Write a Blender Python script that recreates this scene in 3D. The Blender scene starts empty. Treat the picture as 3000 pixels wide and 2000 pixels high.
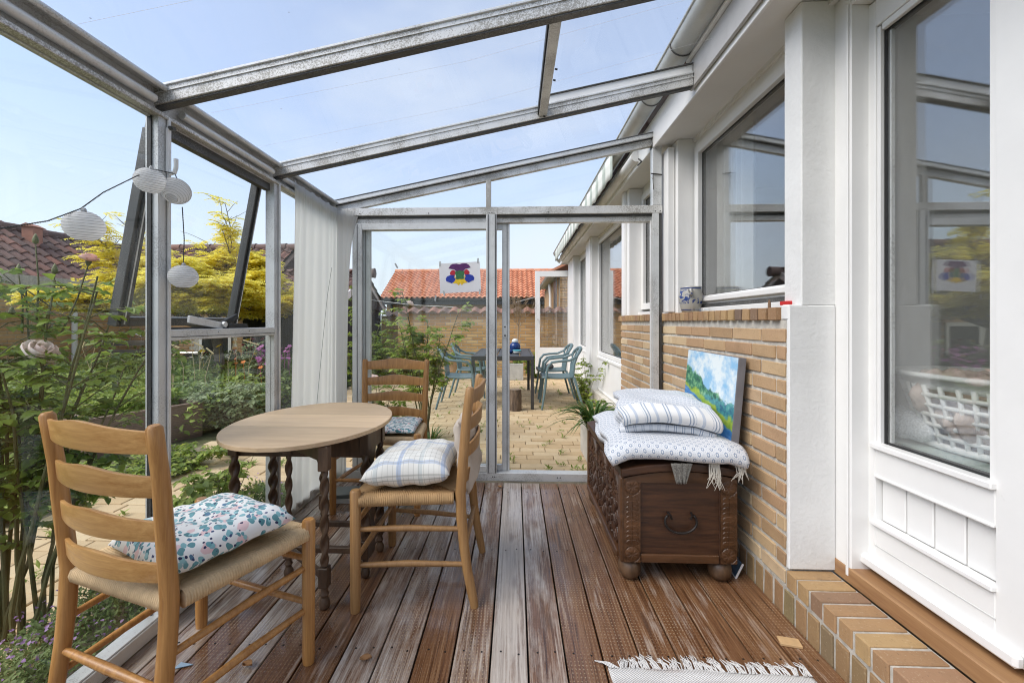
import bpy, bmesh, math, random
import numpy as np
from mathutils import Vector, Matrix, Euler
random.seed(7)
SC = bpy.context.scene
COL = SC.collection
PI = math.pi

# ------------------------------------------------------------------ camera
cam_d = bpy.data.cameras.new("camera")
cam = bpy.data.objects.new("camera", cam_d); COL.objects.link(cam)
cam_d.sensor_width = 36.0
cam_d.lens = 36.0 * 1258 / 3000
cam_d.shift_x = 0.013
cam_d.shift_y = -0.019
cam_d.clip_start = 0.02
cam_d.clip_end = 600
cam.location = (0, 0, 1.133)
cam.rotation_euler = (PI / 2, 0, math.radians(2.185))
SC.camera = cam

# ------------------------------------------------------------------ sky, sun, exposure
SUN_EL, SUN_AZ = math.radians(47), math.radians(242)     # azimuth clockwise from +Y
W = bpy.data.worlds.new("World"); SC.world = W; W.use_nodes = True
nt = W.node_tree; nt.nodes.clear()
def wn(t, **k):
    n = nt.nodes.new(t)
    for a, v in k.items(): setattr(n, a, v)
    return n
out = wn('ShaderNodeOutputWorld'); bg = wn('ShaderNodeBackground'); bg2 = wn('ShaderNodeBackground')
sky = wn('ShaderNodeTexSky', sky_type='NISHITA'); sky.sun_disc = False
sky.sun_elevation = SUN_EL; sky.sun_rotation = SUN_AZ
sky.air_density = 1.0; sky.dust_density = 0.6; sky.ozone_density = 2.2
bg.inputs['Strength'].default_value = 0.125
bg2.inputs['Color'].default_value = (0.82, 0.895, 1.0, 1); bg2.inputs['Strength'].default_value = 0.475
tint = wn('ShaderNodeMix', data_type='RGBA', blend_type='MULTIPLY'); tint.inputs[0].default_value = 1.0; tint.inputs[7].default_value = (1.0, 0.955, 0.98, 1)
nt.links.new(sky.outputs[0], tint.inputs[6]); nt.links.new(tint.outputs[2], bg.inputs['Color'])
tc = wn('ShaderNodeTexCoord'); sep = wn('ShaderNodeSeparateXYZ')
nt.links.new(tc.outputs['Generated'], sep.inputs[0])
mp = wn('ShaderNodeMapping'); mp.inputs['Scale'].default_value = (1.3, 1.3, 3.4); mp.inputs['Location'].default_value = (3.1, 0.7, 0.4)
nt.links.new(tc.outputs['Generated'], mp.inputs[0])
no = wn('ShaderNodeTexNoise'); no.inputs['Scale'].default_value = 1.2; no.inputs['Detail'].default_value = 4; no.inputs['Roughness'].default_value = 0.55
nt.links.new(mp.outputs[0], no.inputs['Vector'])
# haze of thin cloud that thickens evenly to the horizon, plus broken cloud
hz = wn('ShaderNodeMapRange'); hz.inputs['From Min'].default_value = 0.0; hz.inputs['From Max'].default_value = 0.38
hz.inputs['To Min'].default_value = 0.95; hz.inputs['To Max'].default_value = 0.40
nt.links.new(sep.outputs['Z'], hz.inputs['Value'])
cl = wn('ShaderNodeMapRange'); cl.inputs['From Min'].default_value = 0.50; cl.inputs['From Max'].default_value = 0.80
cl.inputs['To Min'].default_value = 0.0; cl.inputs['To Max'].default_value = 0.5
nt.links.new(no.outputs['Fac'], cl.inputs['Value'])
ad = wn('ShaderNodeMath', operation='ADD', use_clamp=True)
nt.links.new(hz.outputs[0], ad.inputs[0]); nt.links.new(cl.outputs[0], ad.inputs[1])
mx = wn('ShaderNodeMixShader')
nt.links.new(ad.outputs[0], mx.inputs[0]); nt.links.new(bg.outputs[0], mx.inputs[1]); nt.links.new(bg2.outputs[0], mx.inputs[2])
nt.links.new(mx.outputs[0], out.inputs['Surface'])
sd = bpy.data.lights.new("sun", 'SUN'); sd.energy = 1.75; sd.angle = math.radians(45); sd.color = (1.0, 0.95, 0.88)
so = bpy.data.objects.new("sun", sd); COL.objects.link(so)
dirv = Vector((math.sin(SUN_AZ) * math.cos(SUN_EL), math.cos(SUN_AZ) * math.cos(SUN_EL), math.sin(SUN_EL)))
so.rotation_euler = dirv.to_track_quat('Z', 'Y').to_euler()
so.location = dirv * 40
SC.view_settings.view_transform = 'Standard'; SC.view_settings.look = 'None'
SC.view_settings.gamma = 1.0; SC.view_settings.exposure = 1.13
SC.view_settings.use_curve_mapping = False
SC.render.engine = 'CYCLES'
SC.cycles.use_denoising = True
SC.cycles.filter_width = 1.1
SC.cycles.max_bounces = 10; SC.cycles.transparent_max_bounces = 24
SC.cycles.caustics_reflective = False; SC.cycles.caustics_refractive = False
SC.cycles.sample_clamp_indirect = 6

# ------------------------------------------------------------------ mesh helpers
class MB:
    def __init__(s): s.v = []; s.f = []; s.uv = None
    def add(s, vs, fs):
        b = len(s.v); s.v += [tuple(v) for v in vs]; s.f += [tuple(i + b for i in f) for f in fs]; return s
    def box(s, x0, x1, y0, y1, z0, z1, M=None):
        vs = [Vector((x, y, z)) for z in (z0, z1) for y in (y0, y1) for x in (x0, x1)]
        if M is not None: vs = [M @ v for v in vs]
        return s.add(vs, [(0, 2, 3, 1), (4, 5, 7, 6), (0, 1, 5, 4), (2, 6, 7, 3), (0, 4, 6, 2), (1, 3, 7, 5)])
    def bar(s, a, b, w, t, up=(0, 0, 1)):
        a, b, up = Vector(a), Vector(b), Vector(up); d = (b - a); L = d.length; d.normalize()
        x = d.cross(up)
        if x.length < 1e-4: x = d.cross(Vector((1, 0, 0)))
        x.normalize(); y = x.cross(d)
        M = Matrix((x, d, y)).transposed().to_4x4(); M.translation = a
        return s.box(-w / 2, w / 2, 0, L, -t / 2, t / 2, M)
    def tube(s, pts, r, n=10, cap=True, closed=False):
        pts = [Vector(p) for p in pts]; m = len(pts)
        rs = r if isinstance(r, (list, tuple)) else [r] * m
        ref = None; b = len(s.v); vs = []
        for i, p in enumerate(pts):
            if closed: d = pts[(i + 1) % m] - pts[i - 1]
            else: d = pts[min(i + 1, m - 1)] - pts[max(i - 1, 0)]
            if d.length < 1e-9: d = Vector((0, 0, 1))
            d.normalize()
            if ref is None:
                ref = Vector((1, 0, 0)) if abs(d.x) < 0.8 else Vector((0, 1, 0))
            x = (ref - d * ref.dot(d)); x.normalize(); y = d.cross(x); ref = x
            for k in range(n):
                a = 2 * PI * k / n
                vs.append(p + (x * math.cos(a) + y * math.sin(a)) * rs[i])
        fs = []
        for i in range(m if closed else m - 1):
            for k in range(n):
                k2 = (k + 1) % n; j = (i + 1) % m
                fs.append((i * n + k, i * n + k2, j * n + k2, j * n + k))
        if cap and not closed:
            fs.append(tuple(range(n - 1, -1, -1))); fs.append(tuple((m - 1) * n + k for k in range(n)))
        return s.add(vs, fs)
    def lathe(s, prof, c=(0, 0, 0), n=20, M=None):
        vs = []; fs = []; m = len(prof)
        for (r, z) in prof:
            for k in range(n):
                a = 2 * PI * k / n
                v = Vector((c[0] + r * math.cos(a), c[1] + r * math.sin(a), c[2] + z)); vs.append(M @ v if M is not None else v)
        for i in range(m - 1):
            for k in range(n):
                k2 = (k + 1) % n
                fs.append((i * n + k, i * n + k2, (i + 1) * n + k2, (i + 1) * n + k))
        if prof[0][0] > 1e-5: fs.append(tuple(range(n - 1, -1, -1)))
        if prof[-1][0] > 1e-5: fs.append(tuple((m - 1) * n + k for k in range(n)))
        return s.add(vs, fs)
    def prism(s, poly, axis, a0, a1):
        """poly: list of 2D points; axis 'x','y','z' extrusion a0..a1"""
        n = len(poly)
        def P(p, a):
            return {'x': (a, p[0], p[1]), 'y': (p[0], a, p[1]), 'z': (p[0], p[1], a)}[axis]
        vs = [P(p, a0) for p in poly] + [P(p, a1) for p in poly]
        fs = [tuple(range(n - 1, -1, -1)), tuple(range(n, 2 * n))] + [(i, (i + 1) % n, n + (i + 1) % n, n + i) for i in range(n)]
        return s.add(vs, fs)
    def grid(s, P, nu, nv, uv=False):
        b = len(s.v)
        vs = [P(i / nu, j / nv) for j in range(nv + 1) for i in range(nu + 1)]
        fs = [(j * (nu + 1) + i, j * (nu + 1) + i + 1, (j + 1) * (nu + 1) + i + 1, (j + 1) * (nu + 1) + i) for j in range(nv) for i in range(nu)]
        if uv:
            if s.uv is None: s.uv = {}
            for j in range(nv + 1):
                for i in range(nu + 1): s.uv[b + j * (nu + 1) + i] = (i / nu, j / nv)
        return s.add(vs, fs)
    def mesh(s, name, smooth=False, bevel=0, seg=1, fixn=True):
        me = bpy.data.meshes.new(name); me.from_pydata(s.v, [], s.f)
        if s.uv:
            l = me.uv_layers.new(name='UVMap')
            for lp in me.loops: l.data[lp.index].uv = s.uv.get(lp.vertex_index, (0, 0))
        if bevel or fixn:
            bm = bmesh.new(); bm.from_mesh(me)
            if fixn: bmesh.ops.recalc_face_normals(bm, faces=bm.faces)
            if bevel:
                es = [e for e in bm.edges if len(e.link_faces) == 2 and e.calc_face_angle(0) > 0.5]
                bmesh.ops.bevel(bm, geom=es, offset=bevel, segments=seg, affect='EDGES', profile=0.6, clamp_overlap=True)
            bm.to_mesh(me); bm.free()
        if smooth:
            me.polygons.foreach_set('use_smooth', [True] * len(me.polygons))
            if smooth != 'all':
                try: me.set_sharp_from_angle(angle=math.radians(40))
                except Exception: pass
        me.update()
        return me

def link(name, me, mat=None, parent=None, loc=None, rot=None, color=None):
    o = bpy.data.objects.new(name, me); COL.objects.link(o)
    if mat is not None and me is not None and len(me.materials) == 0: me.materials.append(mat)
    if parent is not None: o.parent = parent
    if loc is not None: o.location = loc
    if rot is not None: o.rotation_euler = rot
    if color is not None: o.color = color
    return o
def ob(name, mb, mat, parent=None, smooth=False, bevel=0, seg=1, **k):
    return link(name, mb.mesh(name, smooth, bevel, seg), mat, parent, **k)
def tag(o, label=None, cat=None, group=None, kind=None):
    if label: o['label'] = label
    if cat: o['category'] = cat
    if group: o['group'] = group
    if kind: o['kind'] = kind
    return o
def thing(name, label, cat, loc=(0, 0, 0), rz=0, group=None):
    o = bpy.data.objects.new(name, None); COL.objects.link(o); o.empty_display_size = 0.05
    o.location = loc; o.rotation_euler = (0, 0, rz)
    return tag(o, label, cat, group)
def copy_tree(o, parent=None, kids=None):
    if kids is None:
        kids = {}
        for q in bpy.data.objects:
            if q.parent: kids.setdefault(q.parent.name, []).append(q)
    c = o.copy(); COL.objects.link(c); c.parent = parent
    for ch in kids.get(o.name, []): copy_tree(ch, c, kids)
    return c
def cbox(sx, sy, sz): return MB().box(-sx / 2, sx / 2, -sy / 2, sy / 2, -sz / 2, sz / 2)
def lerp(a, b, t): return a + (b - a) * t

# ------------------------------------------------------------------ material helpers
class NT:
    def __init__(s, name):
        s.m = bpy.data.materials.new(name); s.m.use_nodes = True; s.t = s.m.node_tree
        s.b = s.t.nodes['Principled BSDF']; s.o = s.t.nodes['Material Output']
    def n(s, typ, ins=None, **k):
        q = s.t.nodes.new(typ)
        for a, v in k.items(): setattr(q, a, v)
        for a, v in (ins or {}).items():
            if isinstance(v, bpy.types.NodeSocket): s.t.links.new(v, q.inputs[a])
            else: q.inputs[a].default_value = v
        return q
    def l(s, a, b): s.t.links.new(a, b)
    def coord(s, scale=(1, 1, 1), kind='Object', rnd=0.0, loc=(0, 0, 0), rot=(0, 0, 0)):
        tc = s.n('ShaderNodeTexCoord'); v = tc.outputs[kind]
        if rnd:
            oi = s.n('ShaderNodeObjectInfo')
            m = s.n('ShaderNodeMath', {0: oi.outputs['Random'], 1: rnd}, operation='MULTIPLY')
            v = s.n('ShaderNodeVectorMath', {0: v, 1: m.outputs[0]}, operation='ADD').outputs[0]
        mp = s.n('ShaderNodeMapping', {'Vector': v, 'Scale': scale, 'Location': loc, 'Rotation': rot})
        return mp.outputs[0]
    def noise(s, vec, scale, detail=4, rough=0.55, dist=0.0):
        return s.n('ShaderNodeTexNoise', {'Vector': vec, 'Scale': scale, 'Detail': detail, 'Roughness': rough, 'Distortion': dist}).outputs['Fac']
    def ramp(s, fac, stops, interp='LINEAR'):
        r = s.n('ShaderNodeValToRGB'); r.color_ramp.interpolation = interp
        e = r.color_ramp.elements
        while len(e) < len(stops): e.new(0.5)
        for q, (p, c) in zip(e, stops):
            q.position = p; q.color = (c if len(c) == 4 else (*c, 1)) if hasattr(c, '__len__') else (c, c, c, 1)
        s.l(fac, r.inputs[0]); return r.outputs[0]
    def mix(s, fac, a, b, mode='MIX'):
        q = s.n('ShaderNodeMix', data_type='RGBA', blend_type=mode)
        for nm, v in ((0, fac), (6, a), (7, b)):
            if isinstance(v, bpy.types.NodeSocket): s.l(v, q.inputs[nm])
            else: q.inputs[nm].default_value = v if not hasattr(v, '__len__') else (*v, 1)[:4]
        return q.outputs[2]
    def math(s, op, a, b=0.0, clamp=False):
        return s.n('ShaderNodeMath', {0: a, 1: b}, operation=op, use_clamp=clamp).outputs[0]
    def mr(s, v, a, b, c, d): return s.n('ShaderNodeMapRange', {'Value': v, 1: a, 2: b, 3: c, 4: d}).outputs[0]
    def rnd(s): return s.n('ShaderNodeObjectInfo').outputs['Random']
    def ocol(s): return s.n('ShaderNodeObjectInfo').outputs['Color']
    def island(s): return s.n('ShaderNodeNewGeometry').outputs['Random Per Island']
    def bump(s, h, strength=0.3, dist=0.01):
        b = s.n('ShaderNodeBump', {'Height': h, 'Strength': strength, 'Distance': dist}); s.l(b.outputs[0], s.b.inputs['Normal']); return b
    def set(s, **k):
        for a, v in k.items():
            a = a.replace('_', ' ')
            if isinstance(v, bpy.types.NodeSocket): s.l(v, s.b.inputs[a])
            else: s.b.inputs[a].default_value = v if not hasattr(v, '__len__') else (*v, 1)[:4]
        return s

def plain(name, c, rough=0.5, metal=0.0, var=0.12, nscale=14, bump=0.0, bscale=120, spec=0.5, rvar=0.0):
    m = NT(name); v = m.coord(rnd=9.0)
    n1 = m.noise(v, nscale, 5)
    f = m.mr(n1, 0.3, 0.7, 1 - var, 1 + var)
    if rvar:
        f = m.math('MULTIPLY', f, m.mr(m.rnd(), 0, 1, 1 - rvar, 1 + rvar))
    col = m.mix(1.0, c, f, 'MULTIPLY')
    m.set(Base_Color=col, Roughness=rough, Metallic=metal, Specular_IOR_Level=spec)
    if bump: m.bump(m.noise(v, bscale, 3), bump, 0.004)
    return m.m

def glass_mat(name, tint=(0.985, 0.995, 0.99), ior=1.45, dirt=0.03, gain=1.0, specks=0.0):
    m = NT(name); m.t.nodes.remove(m.b)
    tr = m.n('ShaderNodeBsdfTransparent', {'Color': (*tint, 1)})
    gl = m.n('ShaderNodeBsdfGlossy', {'Color': (1, 1, 1, 1), 'Roughness': 0.0})
    f0 = ((ior - 1) / (ior + 1)) ** 2
    lw = m.n('ShaderNodeLayerWeight', {'Blend': 0.5}).outputs['Facing']
    fr = m.math('ADD', m.math('MULTIPLY', m.math('POWER', lw, 5.0), 1 - f0), f0)
    fr = m.math('MULTIPLY', fr, gain, True)
    a = m.n('ShaderNodeMixShader', {0: fr, 1: tr.outputs[0], 2: gl.outputs[0]})
    df = m.n('ShaderNodeBsdfDiffuse', {'Color': (0.7, 0.72, 0.7, 1)})
    v = m.coord()
    d = m.mr(m.noise(v, 9, 6, 0.7), 0.5, 0.8, 0.0, dirt)
    sp = m.n('ShaderNodeTexVoronoi', {'Vector': v, 'Scale': 55.0}).outputs['Distance']
    d = m.math('ADD', d, m.mr(sp, 0.03, 0.05, dirt * 3, 0.0))
    if specks:
        s2 = m.n('ShaderNodeTexVoronoi', {'Vector': v, 'Scale': 9.0}); d = m.math('ADD', d, m.mr(s2.outputs['Distance'], 0.020, 0.032, specks, 0.0), True)
    b = m.n('ShaderNodeMixShader', {0: d, 1: a.outputs[0], 2: df.outputs[0]})
    m.l(b.outputs[0], m.o.inputs['Surface'])
    return m.m

def wood_mat(name, dark, light, rough=0.45, scale=(30, 2.2, 30), ring=1.0, bump=0.25, coat=0.0, rnd=7.0):
    """grain runs along local Y unless scale says otherwise"""
    m = NT(name); v = m.coord(scale, rnd=rnd)
    n1 = m.noise(v, 1.0, 6, 0.6, 0.6)
    v2 = m.coord(tuple(a * 5 for a in scale), rnd=rnd); n2 = m.noise(v2, 1.0, 3, 0.6)
    f = m.math('ADD', m.math('MULTIPLY', n1, 0.7), m.math('MULTIPLY', n2, 0.3))
    col = m.ramp(f, [(0.32, dark), (0.68, light)])
    col = m.mix(1.0, col, m.mr(m.rnd(), 0, 1, 0.86, 1.12), 'MULTIPLY')
    m.set(Base_Color=col, Roughness=m.mr(n1, 0.3, 0.7, rough - 0.08, rough + 0.1), Coat_Weight=coat, Coat_Roughness=0.15)
    m.bump(f, bump, 0.002)
    return m.m

def leaf_mat(name, c1, c2, trans=0.35, rough=0.45, c3=None):
    m = NT(name)
    st = [(0.0, c1), (0.75, c2)] + ([(0.97, c3)] if c3 else [])
    col = m.ramp(m.math('ADD', m.math('MULTIPLY', m.island(), 0.8), m.math('MULTIPLY', m.rnd(), 0.2)), st)
    m.set(Base_Color=col, Roughness=rough, Specular_IOR_Level=0.4)
    tl = m.n('ShaderNodeBsdfTranslucent', {'Color': col})
    ms = m.n('ShaderNodeMixShader', {0: trans, 1: m.b.outputs[0], 2: tl.outputs[0]})
    m.l(ms.outputs[0], m.o.inputs['Surface'])
    return m.m

# ------------------------------------------------------------------ materials
M = {}
def metal_frame(name, base, dirt, sp):
    m = NT(name); v = m.coord(kind='Object')
    n1 = m.noise(v, 7, 5, 0.6); n2 = m.noise(v, 190, 4, 0.7)
    n3 = m.noise(m.coord((3, 3, 3)), 1.0, 3, 0.6)
    spk = m.mr(m.math('ADD', m.math('ADD', n2, m.math('MULTIPLY', n1, 0.5)), m.math('MULTIPLY', n3, 0.5)), 1.07 - sp, 1.15 - sp * 0.5, 0, 0.35 + sp * 6)
    c = m.mix(m.mr(n1, 0.35, 0.7, 0, 0.45), base, tuple(x * 0.72 for x in base))
    c = m.mix(spk, c, dirt)
    m.set(Base_Color=c, Roughness=m.mr(n1, 0.3, 0.7, 0.38, 0.55), Metallic=0.25)
    m.bump(n2, 0.12, 0.001)
    return m.m
M['alu'] = metal_frame('weathered_aluminium', (0.68, 0.69, 0.68), (0.25, 0.24, 0.22), 0.02)
M['alu_dirty'] = metal_frame('speckled_aluminium', (0.72, 0.715, 0.69), (0.25, 0.23, 0.19), 0.07)
M['alu_dark'] = metal_frame('dark_aluminium', (0.075, 0.075, 0.072), (0.25, 0.24, 0.22), 0.02)
M['alu_white'] = metal_frame('bright_strip', (0.74, 0.74, 0.72), (0.4, 0.38, 0.34), 0.0)
M['rubber'] = plain('black_rubber', (0.02, 0.02, 0.02), 0.6)
M['glass'] = glass_mat('clear_glass', dirt=0.006, gain=0.6)
M['roof_glass'] = glass_mat('roof_glass', tint=(0.995, 0.997, 0.997), dirt=0.004, gain=0.2, specks=0.6)
M['win_glass'] = glass_mat('window_glass', tint=(0.985, 0.99, 0.985), dirt=0.002, ior=1.85)
def paint_mat(name, c, rough):
    m = NT(name); v = m.coord(rnd=4.0)
    n1 = m.noise(v, 4, 6, 0.65); n2 = m.noise(m.coord((40, 40, 3), rnd=4.0), 1.0, 4, 0.6); n3 = m.noise(v, 34, 5, 0.7)
    col = m.mix(1.0, c, m.mr(n1, 0.3, 0.7, 0.955, 1.02), 'MULTIPLY')
    col = m.mix(m.mr(n3, 0.66, 0.76, 0, 0.22), col, (0.50, 0.47, 0.42))
    m.set(Base_Color=col, Roughness=m.mr(n1, 0.3, 0.7, rough - .06, rough + .1))
    m.bump(m.math('ADD', n2, m.math('MULTIPLY', n3, 0.4)), 0.10, 0.002)
    return m.m
M['white'] = paint_mat('white_paint', (0.80, 0.795, 0.775), 0.4)
M['white_soffit'] = plain('soffit_paint', (0.74, 0.725, 0.70), 0.55, var=0.05, nscale=3, bump=0.05, bscale=40)
M['plaster'] = plain('white_plaster', (0.74, 0.74, 0.72), 0.8, var=0.04, nscale=6, bump=0.5, bscale=55)
M['zinc'] = plain('painted_zinc', (0.52, 0.53, 0.51), 0.42, metal=0.25, var=0.14, nscale=6)
M['plate'] = plain('plate_grey', (0.43, 0.42, 0.405), 0.5, metal=0.1, var=0.06)
M['interior'] = plain('interior_wall', (0.62, 0.62, 0.61), 0.8, var=0.03)
M['mortar'] = plain('mortar', (0.55, 0.52, 0.46), 0.95, var=0.22, nscale=30, bump=0.6, bscale=220)
M['mortar_old'] = plain('old_mortar', (0.46, 0.43, 0.38), 0.95, var=0.3, nscale=30, bump=0.6, bscale=220)
def brick_mat(name, stops, dirt=0.3, rough=0.85):
    m = NT(name); v = m.coord(rnd=13.0)
    c = m.ramp(m.rnd(), stops)
    n1 = m.noise(v, 11, 5, 0.6); n2 = m.noise(v, 120, 3, 0.6)
    c = m.mix(m.mr(n1, 0.5, 0.75, 0, dirt), c, (0.20, 0.125, 0.065))
    c = m.mix(m.mr(n2, 0.62, 0.7, 0, 0.35), c, (0.09, 0.065, 0.045))
    c = m.mix(m.mr(n2, 0.3, 0.4, 0.3, 0), c, (0.55, 0.45, 0.31))
    m.set(Base_Color=c, Roughness=rough)
    m.bump(m.math('ADD', n2, n1), 0.35, 0.003)
    return m.m
M['brick'] = brick_mat('yellow_brick', [(0, (0.34, 0.215, 0.115)), (0.25, (0.46, 0.305, 0.165)), (0.5, (0.42, 0.26, 0.145)), (0.72, (0.52, 0.365, 0.205)), (0.92, (0.62, 0.48, 0.30)), (1, (0.36, 0.195, 0.115))])
M['brick_worn'] = brick_mat('worn_brick', [(0, (0.23, 0.155, 0.075)), (0.35, (0.32, 0.205, 0.10)), (0.6, (0.30, 0.17, 0.085)), (0.9, (0.25, 0.20, 0.09)), (1, (0.20, 0.135, 0.085))], 0.6)
M['brick_step'] = brick_mat('step_brick', [(0, (0.28, 0.16, 0.085)), (0.4, (0.36, 0.215, 0.105)), (0.75, (0.42, 0.28, 0.13)), (0.95, (0.33, 0.19, 0.105)), (1, (0.17, 0.115, 0.08))], 0.5)
M['brick_far'] = brick_mat('garden_wall_brick', [(0, (0.42, 0.23, 0.085)), (0.4, (0.52, 0.30, 0.115)), (0.8, (0.58, 0.35, 0.145)), (1, (0.62, 0.43, 0.21))], 0.2)
M['brick_left'] = brick_mat('courtyard_brick', [(0, (0.46, 0.265, 0.12)), (0.5, (0.54, 0.33, 0.16)), (1, (0.60, 0.40, 0.21))], 0.15)
M['paver'] = brick_mat('yellow_paver', [(0, (0.50, 0.36, 0.20)), (0.5, (0.56, 0.42, 0.25)), (1, (0.60, 0.47, 0.29))], 0.18)
def deck_mat():
    m = NT('weathered_deck_wood')
    v = m.coord((85, 2.0, 85), rnd=17.0); n1 = m.noise(v, 1.0, 6, 0.66, 1.0)
    v2 = m.coord((420, 9, 420), rnd=17.0); n2 = m.noise(v2, 1.0, 3, 0.7)
    vw = m.coord(kind='Object', rnd=5.0); wear_sheen = m.noise(m.coord((14, 2.6, 14), rnd=5.0), 1.0, 7, 0.72)
    oc = m.n('ShaderNodeSeparateColor', {0: m.ocol()})
    grain = m.math('ADD', m.math('MULTIPLY', n1, 0.65), m.math('MULTIPLY', n2, 0.35))
    brown = m.ramp(grain, [(0.34, (0.040, 0.016, 0.008)), (0.50, (0.175, 0.080, 0.036)), (0.70, (0.33, 0.20, 0.105))])
    grey = m.ramp(grain, [(0.30, (0.21, 0.165, 0.135)), (0.5, (0.46, 0.395, 0.34)), (0.7, (0.63, 0.57, 0.51))])
    w = m.math('ADD', m.math('ADD', wear_sheen, m.math('MULTIPLY', n1, 0.45)), oc.outputs[0])
    wf = m.mr(w, 0.80, 1.06, 0, 1)
    c = m.mix(wf, brown, grey)
    # non-slip dimples
    tc = m.n('ShaderNodeTexCoord'); sp = m.n('ShaderNodeSeparateXYZ', {0: tc.outputs['Object']})
    sx = m.math('SINE', m.math('MULTIPLY', sp.outputs[0], 2 * PI / 0.0125)); sy = m.math('SINE', m.math('MULTIPLY', sp.outputs[1], 2 * PI / 0.016))
    dot = m.mr(m.math('ADD', sx, sy), 1.0, 1.7, 0, 1)
    dot = m.math('MULTIPLY', dot, oc.outputs[1])
    dot = m.math('MULTIPLY', dot, m.mr(m.noise(vw, 7, 3), 0.4, 0.6, 0.25, 1))
    c = m.mix(m.math('MULTIPLY', dot, 0.55), c, (0.47, 0.35, 0.22))
    # knots
    vo = m.n('ShaderNodeTexVoronoi', {'Vector': m.coord((9, 2.2, 0.01), rnd=31.0), 'Scale': 1.0})
    kn = m.mr(vo.outputs['Distance'], 0.05, 0.16, 1, 0)
    c = m.mix(m.math('MULTIPLY', kn, 0.7), c, (0.10, 0.055, 0.035))
    wet = m.noise(m.coord((2.5, 1.0, 1), rnd=0.0), 1.6, 4, 0.6)
    ro = m.math('ADD', m.mr(wet, 0.38, 0.62, 0.13, 0.40), m.math('MULTIPLY', n2, 0.16))
    m.set(Base_Color=c, Roughness=ro, Specular_IOR_Level=0.5, Coat_Weight=m.mr(wet, 0.46, 0.60, 0.55, 0.0), Coat_Roughness=0.09)
    m.bump(m.math('ADD', m.math('ADD', grain, m.math('MULTIPLY', n2, 0.5)), m.math('MULTIPLY', dot, -0.5)), 0.5, 0.0025)
    return m.m
M['deck'] = deck_mat()
M['chair_wood'] = wood_mat('honey_beech', (0.30, 0.125, 0.032), (0.56, 0.29, 0.092), 0.40, (55, 55, 2.2), coat=0.2, bump=0.08)
M['chair_wood2'] = wood_mat('worn_oak', (0.25, 0.125, 0.045), (0.44, 0.25, 0.10), 0.48, (60, 60, 2.5), bump=0.12)
M['slat_wood'] = wood_mat('pale_slat_wood', (0.36, 0.165, 0.045), (0.60, 0.345, 0.125), 0.40, (2.5, 60, 60), coat=0.2, bump=0.06)
M['table_top'] = wood_mat('bleached_oak', (0.54, 0.365, 0.215), (0.74, 0.555, 0.355), 0.5, (2.5, 48, 48), bump=0.1)
M['table_dark'] = wood_mat('dark_oak', (0.032, 0.016, 0.008), (0.10, 0.055, 0.028), 0.38, (16, 16, 3), bump=0.12)
M['table_brown'] = wood_mat('brown_oak', (0.055, 0.030, 0.017), (0.145, 0.088, 0.052), 0.45, (16, 16, 3), bump=0.12)
M['chest'] = wood_mat('carved_oak', (0.017, 0.006, 0.003), (0.088, 0.034, 0.012), 0.5, (4, 30, 50), bump=0.2)
M['chest_light'] = wood_mat('worn_oak_edge', (0.036, 0.015, 0.006), (0.115, 0.050, 0.019), 0.38, (3, 3, 20), bump=0.2)
M['sill_wood'] = wood_mat('hardwood_sill', (0.24, 0.12, 0.055), (0.40, 0.235, 0.11), 0.5, (30, 2.2, 30), bump=0.15)
M['dark_boards'] = wood_mat('black_boards', (0.012, 0.012, 0.013), (0.04, 0.04, 0.042), 0.6, (20, 20, 2))
M['grey_wood'] = wood_mat('weathered_bench_wood', (0.10, 0.095, 0.085), (0.24, 0.22, 0.19), 0.7, (2, 20, 20))
M['iron'] = plain('dark_iron', (0.035, 0.03, 0.028), 0.45, 0.7)
# ================================================================== GROUND, DECK, PATIO
ZP = -0.06                                   # patio level
M['soil'] = plain('garden_soil', (0.115, 0.115, 0.05), 0.95, var=0.4, nscale=9, bump=0.8, bscale=40)
M['sand'] = plain('joint_sand', (0.21, 0.175, 0.115), 0.95, var=0.3, nscale=12, bump=0.5, bscale=90)
g = ob('ground', MB().add([(-160, -160, -0.30), (160, -160, -0.30), (160, 160, -0.30), (-160, 160, -0.30)], [(0, 1, 2, 3)]), plain('lawn_ground', (0.07, 0.09, 0.035), 0.95, var=0.3, nscale=2), None)
tag(g, kind='structure')
gs = ob('garden_soil', MB().box(-13, -3.05, 0.5, 13, -0.296, -0.12), M['soil']); tag(gs, kind='structure')

patio = ob('patio', MB().box(-3.05, 1.9, -1.5, 12.0, -0.29, ZP - 0.012), M['sand']); tag(patio, kind='structure')
PL, PW, PJ = 0.228, 0.108, 0.006
pm = cbox(PL, PW, 0.05).mesh('paver', bevel=0.004); pm.materials.append(M['paver'])
slots = []
nrow = 0
y = 0.9
while y < 9.5:
    off = [0.0, 0.5, 0.25, 0.75][nrow % 4] * (PL + PJ)
    x = -3.05 - off
    while x < 1.35:
        if x > -3.1 and x + PL < 1.33 and not (y < 3.22 and x + PL / 2 > -1.72) and not (x > 0.86 and y < 4.4):
            slots.append((x + PL / 2, y + PW / 2))
        x += PL + PJ
    y += PW + PJ; nrow += 1
def vis_paver(p):
    x, y = p
    if y > 3.1 and -0.75 < x < 0.72: return y
    if y > 3.1 and x <= -0.75: return y + 1.4
    if x < -1.7: return abs(y - 2.6) + 3.3
    return 20 + y
slots.sort(key=vis_paver)
rest = MB()
for i, (x, y) in enumerate(slots):
    dz = random.uniform(-0.003, 0.003); rz = random.uniform(-0.012, 0.012)
    if i < 300:
        link('paver', pm, parent=patio, loc=(x, y, ZP - 0.025 + dz), rot=(random.uniform(-.01, .01), random.uniform(-.01, .01), rz))
    else:
        rest.box(x - PL / 2, x + PL / 2, y - PW / 2, y + PW / 2, ZP - 0.03, ZP + dz)
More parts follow.
